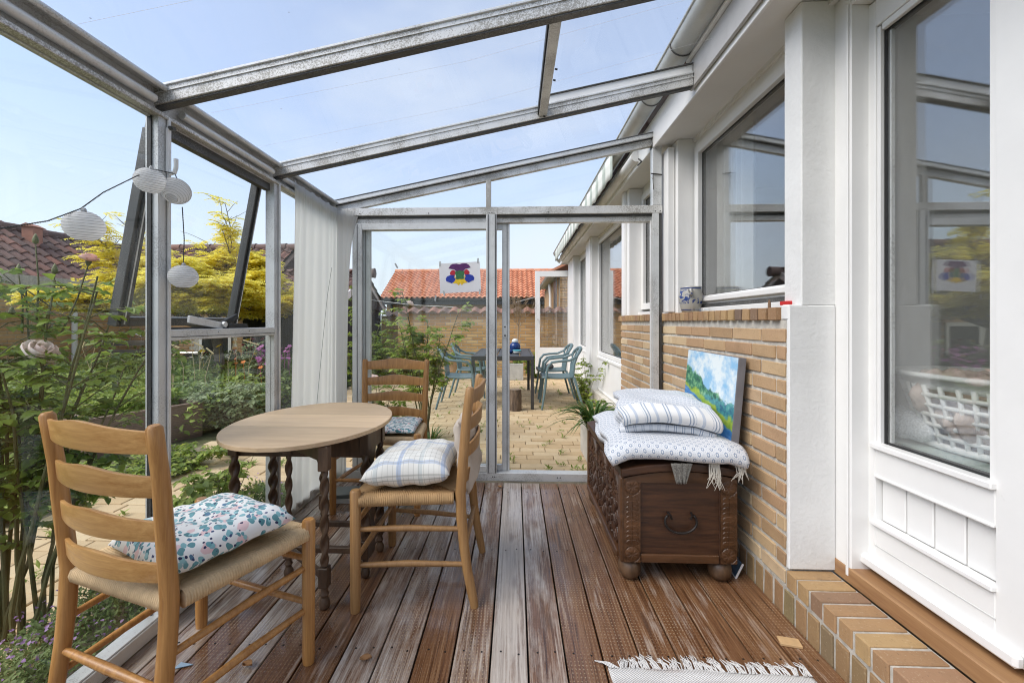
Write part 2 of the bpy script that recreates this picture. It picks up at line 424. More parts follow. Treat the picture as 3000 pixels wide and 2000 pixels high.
def island_brick(name, stops, rough=0.85):
    m = NT(name); v = m.coord()
    c = m.ramp(m.island(), stops)
    n1 = m.noise(v, 13, 5, 0.6); n2 = m.noise(v, 130, 3, 0.6)
    c = m.mix(m.mr(n1, 0.5, 0.75, 0, 0.25), c, (0.22, 0.15, 0.08)); c = m.mix(m.mr(n2, 0.6, 0.7, 0, 0.25), c, (0.12, 0.09, 0.06))
    m.set(Base_Color=c, Roughness=rough); m.bump(n2, 0.3, 0.003); return m.m
M['paver_i'] = island_brick('paver_field', [(0, (0.50, 0.36, 0.20)), (0.5, (0.56, 0.42, 0.25)), (1, (0.60, 0.47, 0.29))])
pf = ob('paver_field', rest, M['paver_i'], patio); tag(pf, kind='stuff')

deck = ob('deck', MB().box(-1.30, 1.04, -0.6, 3.05, -0.10, -0.034), plain('deck_joist', (0.02, 0.015, 0.012), 0.9)); tag(deck, kind='structure')
BW, BP = 0.1205, 0.1265
xg = -0.083                                   # a gap position measured at the end sill
k0 = math.floor((-1.30 - xg) / BP)
bmesh_cache = None
boards = []
for i in range(k0, 12):
    x0 = xg + i * BP + (BP - BW) / 2; x1 = x0 + BW
    a, b = max(x0, -1.30), min(x1, 1.043)
    if b - a < 0.03: continue
    c = (a + b) / 2
    mb = MB().box(a - c, b - c, -1.83, 1.83, -0.034, 0)
    # gentle lengthwise cut into spans so the top can be a little uneven
    me = mb.mesh('deck_board', bevel=0.0035, seg=2)
    # middle boards paler: walked grey plus sky sheen put into colour; sides dark
    d = abs(c - 0.02)
    wear_sheen = lerp(0.42, 0.0, min(1, d / 0.36)) + random.uniform(-0.20, 0.22)
    if c < -0.85: wear_sheen += 0.22
    dots = 0.15 if -0.09 < c < 0.2 else random.choice([0.25, 0.8, 1.0, 1.0])
    boards.append(link('deck_board', me, M['deck'], deck, (c, 1.2, random.uniform(-0.0012, 0)), (0, random.uniform(-.004, .004), 0), (wear_sheen, dots, 0, 1)))
sm = MB().lathe([(0, 0.0), (0.0035, 0.0), (0.0038, -0.002), (0.0038, -0.01)], n=8).mesh('screw', smooth=True); sm.materials.append(M['iron'])
for bo in boards:
    for yy in (1.475, 2.14, 2.86):
        for sx in (-0.03, 0.03):
            if abs(bo.location.x + sx) < 1.28: link('screw', sm, None, bo, (sx + random.uniform(-.004, .004), yy - 1.2 + random.uniform(-.008, .008), 0.0012))

# ================================================================== SUNROOM FRAME
sun_r = thing('sunroom_frame', 'lean-to glass sunroom of weathered aluminium profiles beside the house', 'sunroom', (-1.3, 3.0, 0))
bpy.context.view_layer.update()
OFF = Vector((1.3, -3.0, 0))
def sp(name, mb, mat='alu', parent=None, bevel=0.002, **k):
    o = ob(name, mb, M[mat], parent or sun_r, bevel=bevel, **k)
    if (parent or sun_r) is sun_r: o.location = o.location + OFF
    return o
def hollow(mb, x0, x1, y0, y1, z0, z1): return mb.box(x0, x1, y0, y1, z0, z1)
SL = 0.2
def zr(x): return 2.01 + (x + 1.3) * SL       # rafter top line
# posts of the long side
for (y0, y1, w) in ((-0.02, 0.05, 0), (0.76, 0.83, 0), (1.525, 1.577, 1), (2.285, 2.335, 0)):
    mb = MB().box(-1.357, -1.306, y0, y1, 0.0, 1.90)
    p = sp('post', mb)
    sp('glazing_gasket', MB().box(-1.335, -1.318, y1, y1 + 0.007, 0.03, 1.89), 'rubber', p, 0).location = (0, 0, 0)
    sp('post_lip', MB().box(-1.3055, -1.296, y1 - 0.018, y1 - 0.003, 0.05, 1.9), 'alu_white', p, 0.003)
    if w: sp('glazing_gasket', MB().box(-1.345, -1.330, y0 - 0.006, y0, 0.03, 1.89), 'rubber', p, 0)
cp = sp('post', MB().box(-1.352, -1.29, 3.06, 3.125, 0.0, 1.95))
# eave beam, profile parts, in three bays
eb = sp('eave_beam', MB().box(-1.350, -1.332, -0.3, 3.12, 1.885, 2.005))
sp('beam_lip', MB().tube([(-1.287, -0.3, 1.992), (-1.287, 3.06, 1.992)], 0.011, 10).box(-1.332, -1.287, -0.3, 3.06, 1.996, 2.003), 'alu', eb, 0, smooth=True)
sp('beam_shelf', MB().box(-1.332, -1.297, -0.3, 3.06, 1.889, 1.905), 'alu_dirty', eb)
for (a, b) in ((-0.3, 0.74), (0.86, 1.515), (1.64, 2.275), (2.36, 3.05)):
    sp('curtain_rail', MB().tube([(-1.309, a, 1.944), (-1.309, b - .006, 1.944), (-1.309, b, 1.944)], [0.0155, 0.0155, 0.010], 12), 'alu_white', eb, 0, smooth=True)
# rafters
def rafter(y0, y1, xr, end=False):
    xl = -1.335
    mb = MB()
    def slope_box(dz0, dz1, a, b, x0=xl, x1=xr):
        mb.prism([(x0, zr(x0) + dz0), (x1, zr(x1) + dz0), (x1, zr(x1) + dz1), (x0, zr(x0) + dz1)], 'y', a, b)
    slope_box(-0.070, -0.008, y0, y1)
    r = sp('rafter', mb, 'alu_dirty')
    mb = MB(); slope_box(-0.010, 0.001, y0 - 0.006, y1 + 0.006); sp('glazing_cap', mb, 'alu', r)
    mb = MB(); slope_box(-0.078, -0.070, y0 + 0.006, y1 - 0.006); sp('rafter_flange', mb, 'alu_dark', r)
    mb = MB(); slope_box(-0.030, -0.027, y0 - 0.004, y0); sp('rafter_groove', mb, 'alu', r, 0)
    return r
for (a, b, xr) in ((0.0, 0.045, 0.945), (0.77, 0.815, 0.945), (1.535, 1.58, 0.945), (2.315, 2.36, 0.945)):
    rafter(a, b, xr)
# end rafter: two stepped profiles
mb = MB(); mb.prism([(-1.33, zr(-1.33) - 0.032), (1.0, zr(1.0) - 0.032), (1.0, zr(1.0) - 0.004), (-1.33, zr(-1.33) - 0.004)], 'y', 3.05, 3.12)
er = sp('rafter', mb, 'alu')
mb = MB(); mb.prism([(-1.30, zr(-1.30) - 0.085), (0.99, zr(0.99) - 0.085), (0.99, zr(0.99) - 0.034), (-1.30, zr(-1.30) - 0.034)], 'y', 3.078, 3.115)
sp('rafter_flange', mb, 'alu_dirty', er)
mb = MB(); mb.prism([(-1.33, zr(-1.33) - 0.004), (1.0, zr(1.0) - 0.004), (1.0, zr(1.0) + 0.003), (-1.33, zr(-1.33) + 0.003)], 'y', 3.046, 3.124)
sp('glazing_cap', mb, 'alu_dark', er)
mb = MB(); mb.prism([(-1.30, zr(-1.30) - 0.036), (0.99, zr(0.99) - 0.036), (0.99, zr(0.99) - 0.031), (-1.30, zr(-1.30) - 0.031)], 'y', 3.066, 3.078)
sp('rafter_groove', mb, 'rubber', er, 0)
# roof panes
bays = [(0.045, 0.77), (0.815, 1.535), (1.58, 2.315), (2.36, 3.05)]
for (a, b) in bays:
    cuts = ((-1.34, 0.165, -0.004), (0.15, 0.98, 0.003)) if (a, b) != bays[3] else ((-1.34, 0.98, -0.004),)
    for (x0, x1, dz) in cuts:
        mb = MB(); mb.prism([(x0, zr(x0) + dz - 0.005), (x1, zr(x1) + dz - 0.005), (x1, zr(x1) + dz), (x0, zr(x0) + dz)], 'y', a - 0.004, b + 0.004)
        sp('roof_pane', mb, 'roof_glass', bevel=0)
mb = MB(); mb.prism([(0.128, zr(0.128) - 0.062), (0.172, zr(0.172) - 0.062), (0.172, zr(0.172) - 0.010), (0.128, zr(0.128) - 0.010)], 'y', 1.58, 2.316)
pu = sp('glazing_bar', mb, 'alu')
mb = MB(); mb.prism([(0.121, zr(0.121) - 0.05), (0.128, zr(0.128) - 0.05), (0.128, zr(0.128) - 0.008), (0.121, zr(0.121) - 0.008)], 'y', 1.582, 2.314)
sp('glazing_gasket', mb, 'rubber', pu, 0)
for (x, dz, y) in ((0.18, -0.03, 1.95), (0.178, -0.04, 2.02), (0.15, -0.074, 2.29)):
    sp('bolt', MB().tube([(x, y, zr(x) + dz), (x + 0.012, y, zr(x) + dz - 0.003)], 0.004, 8), 'iron', pu, 0)
# wall plate above the door side of the house
sp('wall_plate', MB().box(0.947, 0.964, -0.5, 2.37, 2.385, 2.545), 'plate')
sp('wall_plate_lip', MB().box(0.928, 0.9465, -0.5, 2.37, 2.536, 2.556), 'white')
mb = MB(); mb.prism([(0.17, zr(0.17) + 0.003), (0.945, zr(0.945) + 0.003), (0.945, zr(0.945) + 0.044), (0.17, zr(0.17) + 0.044)], 'y', 2.322, 2.345)
sp('raised_glazing_frame', mb, 'white')
mb = MB(); mb.prism([(0.17, zr(0.17) + 0.0445), (0.945, zr(0.945) + 0.0445), (0.945, zr(0.945) + 0.05), (0.17, zr(0.17) + 0.05)], 'y', 2.312, 2.35)
sp('glazing_cap', mb, 'alu_dark')
# long side glass and base rail, middle rail, awning window
lb = sp('base_rail', MB().box(-1.352, -1.298, -0.3, 3.06, 0.0, 0.06), 'alu')
sp('rail_face', MB().box(-1.298, -1.292, -0.3, 3.06, 0.006, 0.055), 'alu_white', lb)
for (a, b, z0, z1) in ((0.055, 0.757, .06, 1.889), (0.838, 1.524, .06, 1.889), (1.585, 2.285, 0.06, 1.06), (2.342, 3.06, 0.06, 1.889)):
    sp('side_pane', MB().box(-1.330, -1.325, a, b, z0, z1), 'glass', bevel=0)
mr_ = sp('middle_rail', MB().box(-1.345, -1.304, 1.578, 2.284, 1.062, 1.104), 'alu')
sp('rail_groove', MB().box(-1.304, -1.3025, 1.578, 2.284, 1.074, 1.076), 'rubber', mr_, 0)
for y in (1.84, 2.06): sp('bolt', MB().tube([(-1.306, y, 1.09), (-1.298, y, 1.09)], 0.0045, 10), 'alu', mr_, 0)
ht = sp('window_head', MB().box(-1.362, -1.330, 1.578, 2.284, 1.845, 1.884), 'alu_dark')
# awning window hinged at the head, swung outwards
aw = sp('awning_window', MB().box(-0.014, 0.014, 0, 0.71, -0.040, 0), 'alu_dark')
aw.location = Vector((-1.378, 1.568, 1.905)) + OFF; aw.rotation_euler = (0, math.radians(10.5), 0)
WH = 0.80
for y0, y1 in ((0, 0.052), (0.668, 0.71)):
    sp('window_stile', MB().box(-0.022, 0.016, y0, y1, -WH, -0.04).box(0.016, 0.026, y0 + 0.014, y0 + 0.020, -WH, -0.04), 'alu_dark', aw)
    sp('stile_ridge', MB().box(0.017, 0.022, y0 + 0.024, y0 + 0.030, -WH + .01, -0.05), 'alu_white', aw, 0.001)
sp('window_bottom_rail', MB().box(-0.016, 0.016, 0.052, 0.668, -WH, -WH + 0.036), 'alu_dark', aw)
sp('window_pane', MB().box(-0.003, 0.003, 0.048, 0.672, -WH + 0.03, -0.03), 'glass', aw, 0)
# stay / latch lying on the middle rail
st = sp('window_latch', MB().bar((-1.33, 1.70, 1.145), (-1.33, 1.90, 1.115), 0.012, 0.03), 'alu_white')
sp('latch_lever', MB().bar((-1.33, 1.90, 1.122), (-1.34, 2.02, 1.16), 0.012, 0.026).box(-1.345, -1.318, 1.93, 2.07, 1.104, 1.126), 'rubber', st)
sp('latch_pivot', MB().tube([(-1.322, 1.90, 1.122), (-1.312, 1.90, 1.122)], 0.013, 12), 'alu', st, 0)
sp('stay_bar', MB().box(-1.345, -1.335, 1.61, 2.10, 1.1045, 1.1125), 'rubber', st)
# post hook
hk = sp('hook', MB().box(-1.3055, -1.2945, 1.552, 1.574, 1.69, 1.86), 'white', bevel=0.004)
sp('hook_tip', MB().tube([(-1.298, 1.563, 1.70), (-1.290, 1.562, 1.688), (-1.275, 1.561, 1.692), (-1.268, 1.56, 1.71), (-1.268, 1.56, 1.742)], 0.0075, 10), 'white', hk, 0, smooth=True)
sp('bolt', MB().tube([(-1.296, 1.563, 1.86), (-1.275, 1.563, 1.855)], 0.008, 10), 'alu_dark', hk, 0)
for z in (1.63, 1.655): sp('bolt', MB().tube([(-1.306, 1.563, z), (-1.296, 1.563, z)], 0.006, 8), 'iron', hk, 0)
# end wall
Y0, Y1 = 3.06, 3.115
tr = sp('top_rail', MB().box(-1.30, 1.035, Y0, Y1, 1.900, 1.954), 'alu_dirty')
for x in (-1.12, -0.62, -0.185, -0.165, 0.235, 0.985, 1.02): sp('bolt', MB().tube([(x, Y0 - 0.002, 1.912), (x, Y0, 1.912)], 0.004, 8), 'iron', tr, 0)
sp('track_rail', MB().box(-1.30, 0.97, Y0 + 0.030, Y1 + 0.02, 1.846, 1.899), 'alu_dirty', tr)
sp('track_groove', MB().box(-1.30, 0.97, Y0 + 0.022, Y0 + 0.030, 1.882, 1.899), 'alu_dark', tr)
rp = sp('post', MB().box(0.968, 1.012, Y0, Y1, 0.0, 1.8995).box(0.968, 1.030, Y0, Y1, 1.9545, 2.40))
sp('post_lip', MB().box(1.0125, 1.036, Y0 + 0.012, Y1, 0.0, 1.8995), 'alu_dark', rp)
sp('post_lip', MB().box(0.956, 0.9678, Y0 + 0.006, Y0 + 0.03, 0.06, 1.846), 'alu_white', rp)
mu = sp('mullion', MB().box(-0.207, -0.131, Y0 - 0.002, Y1, 0.058, 1.8995))
for x in (-0.192, -0.141): sp('mullion_ridge', MB().box(x - 0.003, x + 0.003, Y0 - 0.006, Y0 - 0.002, 0.058, 1.899), 'alu_dark', mu, 0)
sp('mullion', MB().box(-0.208, -0.172, Y0 + 0.004, Y1 - 0.02, 1.9545, zr(-0.19) - 0.085), 'alu_dirty')
es = sp('base_rail', MB().box(-1.30, 1.035, Y0, Y1 + 0.02, 0.0, 0.057), 'alu')
for x in (-0.16, -0.145, 0.30, 0.32): sp('bolt', MB().tube([(x, Y0 - 0.002, 0.03), (x, Y0, 0.03)], 0.004, 8), 'iron', es, 0)
# fixed sliding leaf left, and the second leaf slid behind it
def leaf(x0, x1, y, mat):
    d = sp('sliding_door', MB().box(x0, x0 + 0.07, y, y + 0.028, 0.058, 1.846), mat)
    sp('door_stile', MB().box(x1 - 0.054, x1, y, y + 0.028, 0.058, 1.845), mat, d)
    sp('door_rail', MB().box(x0 + 0.07, x1 - 0.054, y + 0.002, y + 0.026, 1.800, 1.845), mat, d)
    sp('door_rail', MB().box(x0 + 0.07, x1 - 0.054, y + 0.002, y + 0.026, 0.058, 0.10), 'alu_white', d)
    sp('stile_ridge', MB().box(x0 + 0.034, x0 + 0.038, y - 0.003, y, 0.06, 1.84), 'alu_dark', d, 0)
    sp('stile_ridge', MB().box(x1 - 0.02, x1 - 0.016, y - 0.003, y, 0.06, 1.84), 'alu_dark', d, 0)
    sp('door_pane', MB().box(x0 + 0.066, x1 - 0.05, y + 0.012, y + 0.016, 0.095, 1.805), 'glass', d, 0)
    return d
leaf(-1.18, -0.150, Y0 + 0.012, 'alu')
d2 = leaf(-1.13, -0.040, Y0 + 0.050, 'alu')
sp('handle_plate', MB().box(-0.088, -0.058, Y0 + 0.044, Y0 + 0.0499, 1.02, 1.11), 'alu', d2)
for z in (1.035, 1.098): sp('bolt', MB().tube([(-0.073, Y0 + 0.041, z), (-0.073, Y0 + 0.044, z)], 0.006, 8), 'iron', d2, 0)
sp('gable_pane', MB().prism([(-1.2, 1.955), (-0.208, 1.955), (-0.208, zr(-0.208) - 0.085), (-1.2, zr(-1.2) - 0.085)], 'y', Y0 + 0.03, Y0 + 0.034), 'glass', bevel=0)
sp('gable_pane', MB().prism([(-0.172, 1.955), (0.968, 1.955), (0.968, zr(0.968) - 0.085), (-0.172, zr(-0.172) - 0.085)], 'y', Y0 + 0.03, Y0 + 0.034), 'glass', bevel=0)
# wires strung across under the roof
for i, y in enumerate((1.19, 1.72, 2.06)):
    w = ob('wire', MB().tube([(-1.288, y, 1.985), (-0.2, y + 0.01, zr(-0.2) - 0.045), (0.93, y, 2.468)], 0.0004, 5), M['white'])
    tag(w, ('thin wire under the roof, nearest the camera', 'thin wire under the roof just behind the second rafter', 'thin wire under the roof above the table end')[i], 'wire', 'wires strung under the glass roof')
cl_ = ob('wall_hook', MB().tube([(0.955, 3.055, 2.175), (1.03, 3.052, 2.165)], 0.004, 6).tube([(0.966, 3.05, 2.16), (0.972, 3.05, 2.145), (0.966, 3.05, 2.13), (0.96, 3.05, 2.145)], 0.0022, 6, closed=True).tube([(0.966, 3.05, 2.13), (0.97, 3.05, 2.06)], 0.0022, 6), M['iron'])
tag(cl_, 'small rusty hook with hanging wire on the post by the window', 'hook')

# ================================================================== HOUSE ON THE RIGHT
house = thing('house', 'long white trimmed yellow brick house forming the right side', 'house', (1.3, 3, 0))
HO = Vector((-1.3, -3, 0))
def hp(name, mb, mat, parent=None, bevel=0.0, smooth=False, **k):
    o = ob(name, mb, M[mat] if isinstance(mat, str) else mat, parent or house, bevel=bevel, smooth=smooth, **k)
    if (parent or house) is house: o.location = o.location + HO
    return o
XB = 1.045
wall = hp('brick_wall', MB().box(XB + 0.007, 1.30, 1.708, 4.28, -0.28, 1.14), 'mortar')
bl = {}
def brick(L, sx, sz, mat):
    k = (round(L, 3), sx, sz, mat)
    if k not in bl:
        bl[k] = []
        for q in range(4):
            me = cbox(sx, L, sz).mesh('brick', bevel=0.003); me.materials.append(M[mat]); bl[k].append(me)
            for v in me.vertices: v.co += Vector((random.uniform(-.0012, .0012), random.uniform(-.0016, .0016), random.uniform(-.0016, .0016)))
    return random.choice(bl[k])
def put_brick(parent, yc, L, zc, sz, mat, xf=XB, sx=0.05, rot=0.0, off=(0, 0, 0)):
    link('brick', brick(L, sx, sz, mat), None, parent, (xf + sx / 2 + random.uniform(-.0015, .0012) + off[0], yc + off[1], zc + off[2]), (random.uniform(-.006, .006), rot, random.uniform(-.006, .006)))
CP = 0.0667
for i in range(15):
    z = 0.118 + CP * i + 0.027
    y = 1.708
    row = [0.156, ] if i % 2 == 0 else [0.052, 0.164]
    for L in row:
        put_brick(wall, y + L / 2, L, z, 0.0515, 'brick'); y += L + 0.012
    while y < 4.27:
        L = min(0.23, 4.285 - y)
        if L > 0.05: put_brick(wall, y + L / 2, L, z, 0.0515, 'brick')
        y += 0.242
# sill course of bricks on edge, slightly projecting
y = 1.742
while y < 4.29:
    put_brick(wall, y + 0.027, 0.054 + random.uniform(-.002, .002), 1.166, 0.052, 'brick_step', XB - 0.014, 0.10); y += CP
hp('sill_mortar', MB().box(XB + 0.008, 1.14, 1.72, 4.28, 1.14, 1.186), 'mortar_old', wall)
# plinth: soldier bricks along the deck and the door step
y = 3.045
while y > 0.2:
    put_brick(wall, y - 0.027, 0.054, 0.045, 0.108, 'brick_worn', XB, 0.05); y -= CP
step = hp('door_step', MB().box(XB + 0.006, 1.222, 0.15, 1.707, -0.28, 0.171), 'mortar_old')
hp('plinth_mortar', MB().box(XB + 0.004, XB + 0.03, 1.693, 3.05, -0.05, 0.112), 'mortar_old', wall)
y = 1.672
while y > 0.2:
    me = cbox(0.17, 0.054, 0.064).mesh('brick', bevel=0.003) if 'st' not in bl else bl['st']
    if 'st' not in bl: me.materials.append(M['brick_step']); bl['st'] = me
    link('brick', me, None, step, (XB + 0.0855 + random.uniform(-.002, .002), y, 0.145 + random.uniform(-.001, .002)), (random.uniform(-.01, .01), random.uniform(-.006, .006), random.uniform(-.008, .008)))
    y -= CP
# plastered pier at the corner
hp('pier', MB().box(XB + 0.006, 1.226, 1.690, 1.7075, 0.183, 1.196), 'plaster', bevel=0.004)
hp('upper_pier', MB().box(1.10, 1.30, 1.694, 1.80, 1.196, 2.366), 'plaster', bevel=0.004)
hp('sill_end', MB().box(XB + 0.003, 1.13, 1.692, 1.738, 1.140, 1.200), 'plaster', bevel=0.006)
# second pier next to the end frame, with a white post
hp('upper_pier', MB().box(1.098, 1.30, 2.945, 3.22, 1.19, 2.366), 'white', bevel=0.003)
hp('post', MB().box(1.047, 1.093, 2.985, 3.12, 1.20, 2.33), 'white', bevel=0.003)
hp('upper_pier', MB().box(1.055, 1.30, 4.02, 4.28, 1.19, 2.366), 'white', bevel=0.003)
hp('pier_trim', MB().box(1.030, 1.0545, 4.10, 4.20, 1.19, 2.366), 'white', bevel=0.003)
# soffit, fascia, gutter
hp('soffit', MB().box(0.985, 1.32, -0.6, 9.3, 2.368, 2.39), 'white_soffit')
hp('fascia', MB().box(0.968, 0.984, -0.6, 9.3, 2.355, 2.56), 'white', bevel=0.003)
hp('soffit_trim', MB().box(1.20, 1.222, -0.6, 9.3, 2.345, 2.3675), 'white_soffit')
gp = [(0.066 * math.cos(a), 0.066 * math.sin(a)) for a in [PI + PI * k / 12 for k in range(13)]]
def gutter_mb(xc, zc, y0, y1, r=1.0):
    mb = MB(); pts = [(xc + x * r, zc + z * r) for x, z in gp]
    inner = [(xc + x * r * 0.95, zc + z * r * 0.95) for x, z in gp]
    mb.prism(pts + inner[::-1], 'y', y0, y1)
    mb.tube([(xc - 0.067 * r, y0, zc), (xc - 0.067 * r, y1, zc)], 0.007, 8)
    return mb
gu = hp('gutter', gutter_mb(0.892, 2.615, -0.6, 9.35), 'zinc', smooth=True)
for y in (0.4, 1.55, 2.32, 2.85):
    hp('gutter_bracket', MB().tube([(0.892 + x * 1.04, y, 2.615 + z * 1.04) for x, z in gp], 0.004, 6), 'alu_dark', gu)
dk = (0.05, 0.035, 0.03)
hp('roof', MB().prism([(0.84, 2.635), (4.6, 4.30), (8.3, 2.635), (8.3, 2.58), (4.6, 4.24), (0.9, 2.58)], 'y', -3.0, 9.35), plain('house_roof_tiles', (0.16, 0.07, 0.045), 0.8))
# body of the house behind the facade
hp('inner_wall', MB().box(3.6, 3.8, -3, 9.2, -0.2, 2.5).box(1.24, 3.6, -3, -2.9, 0, 2.5).box(1.24, 3.8, 9.1, 9.2, -0.2, 2.5), 'interior')
hp('inner_floor', MB().box(1.30, 3.6, -2.9, 9.1, 0.10, 0.20), plain('inner_floor', (0.25, 0.2, 0.15), 0.5))
hp('inner_ceiling', MB().box(1.30, 3.6, -2.9, 9.1, 2.40, 2.45), 'interior')
hp('partition', MB().box(1.42, 3.6, 1.84, 1.90, 0.2, 2.4).box(1.42, 3.6, 4.15, 4.21, 0.2, 2.4), 'interior')
# ---------- windows
def window(y0, y1, z0, z1, x=1.20, f=0.055, curt=True, name='window'):
    w = hp(name, MB().box(x, x + 0.07, y0, y0 + f, z0, z1).box(x, x + 0.07, y1 - f, y1, z0, z1).box(x, x + 0.07, y0 + f, y1 - f, z1 - f, z1).box(x, x + 0.07, y0 + f, y1 - f, z0, z0 + f), 'white', bevel=0.003)
    g = f + 0.006
    hp('gasket', MB().box(x + 0.028, x + 0.05, y0 + f, y0 + g, z0 + f, z1 - f).box(x + 0.028, x + 0.05, y1 - g, y1 - f, z0 + f, z1 - f).box(x + 0.028, x + 0.05, y0 + g, y1 - g, z1 - g, z1 - f).box(x + 0.028, x + 0.05, y0 + g, y1 - g, z0 + f, z0 + g), 'rubber', w)
    hp('pane', MB().box(x + 0.030, x + 0.034, y0 + g, y1 - g, z0 + g, z1 - g), 'win_glass', w)
    hp('pane', MB().box(x + 0.046, x + 0.050, y0 + g, y1 - g, z0 + g, z1 - g), 'win_glass', w)
    return w
w1 = window(1.801, 2.925, 1.245, 2.30)
hp('sash_ledge', MB().box(1.180, 1.1995, 1.87, 2.90, 1.262, 1.288), 'white', w1, 0.003)
hp('window_sill', MB().box(1.165, 1.199, 1.862, 2.94, 1.190, 1.222), 'white', w1, 0.003)
hp('window_sill', MB().box(1.186, 1.25, 1.862, 2.94, 1.2225, 1.2445), 'alu_dark', w1)
hp('window_head', MB().box(1.215, 1.30, 1.861, 2.945, 2.3005, 2.3675), 'white', w1)
w2 = window(3.221, 4.018, 1.245, 2.30, x=1.165)
hp('window_sill', MB().box(1.135, 1.164, 3.222, 4.018, 1.190, 1.222), 'white', w2, 0.003)
hp('window_head', MB().box(1.18, 1.30, 3.221, 4.018, 2.3005, 2.3675), 'white', w2)
M['inner_curtain'] = plain('grey_curtain', (0.45, 0.45, 0.44), 0.9, var=0.05)
def folds(y0, y1, z0, z1, x, amp, n, mat, parent, name='curtain'):
    mb = MB(); mb.grid(lambda u, v: (x + amp * math.sin(u * n * 2 * PI) + amp * .4 * math.sin(u * n * 4.7 + 1), lerp(y0, y1, u), lerp(z0, z1, v)), n * 10, 3)
    return hp(name, mb, mat, parent, smooth='all')
folds(2.52, 2.90, 1.2, 2.36, 1.36, 0.022, 5, 'inner_curtain', w1)
folds(3.28, 3.98, 1.2, 2.36, 1.33, 0.022, 8, 'inner_curtain', w2)
# ---------- big glazed panels and pillars beyond the brick wall
def panel(y0, y1):
    w = window(y0, y1, 0.66, 2.30, x=1.20, f=0.05)
    hp('lower_panel', MB().box(1.20, 1.25, y0, y1, 0.16, 0.655), 'white', w, 0.003)
    hp('panel_moulding', MB().box(1.185, 1.1995, y0, y1, 0.615, 0.645).box(1.190, 1.1995, y0, y1, 0.165, 0.19), 'white', w, 0.003)
    folds(y0 + 0.1, y0 + (y1 - y0) * 0.6, 0.25, 2.36, 1.37, 0.025, 6, 'inner_curtain', w)
    hp('window_head', MB().box(1.215, 1.30, y0, y1, 2.3005, 2.3675), 'white', w)
panel(4.30, 6.25); panel(6.75, 8.05)
for (a, b) in ((6.252, 6.748), (8.052, 8.95)):
    hp('pillar', MB().box(1.10, 1.28, a, b, 0.0, 2.366), 'white', bevel=0.004)
    hp('pillar_trim', MB().box(1.085, 1.0995, a + 0.02, a + 0.10, 0.0, 2.366), 'white', bevel=0.003)
hp('facade_base', MB().box(1.12, 1.30, 4.29, 9.2, -0.28, 0.158), 'mortar')
hp('facade_end', MB().box(1.22, 1.30, 8.951, 9.2, 0.0, 2.366), 'white')
# ---------- the open garden door at the far end
gd = hp('garden_door', MB().box(0.42, 0.52, 9.02, 9.07, 0.05, 2.20), 'white', bevel=0.003)
hp('door_stile', MB().box(1.10, 1.20, 9.02, 9.07, 0.05, 2.20), 'white', gd, 0.003)
hp('door_rail', MB().box(0.52, 1.10, 9.02, 9.07, 2.08, 2.20).box(0.52, 1.10, 9.02, 9.07, 0.05, 0.60), 'white', gd, 0.003)
hp('pane', MB().box(0.515, 1.105, 9.04, 9.046, 0.595, 2.085), 'win_glass', gd)
hp('handle', MB().tube([(0.47, 9.02, 1.19), (0.47, 9.0, 1.19), (0.50, 8.99, 1.185), (0.50, 8.99, 1.09)], 0.008, 8), 'alu', gd)
hp('sticker', MB().box(1.12, 1.18, 9.015, 9.0195, 1.42, 1.50), plain('pink_sticker', (0.75, 0.12, 0.22), 0.5), gd)
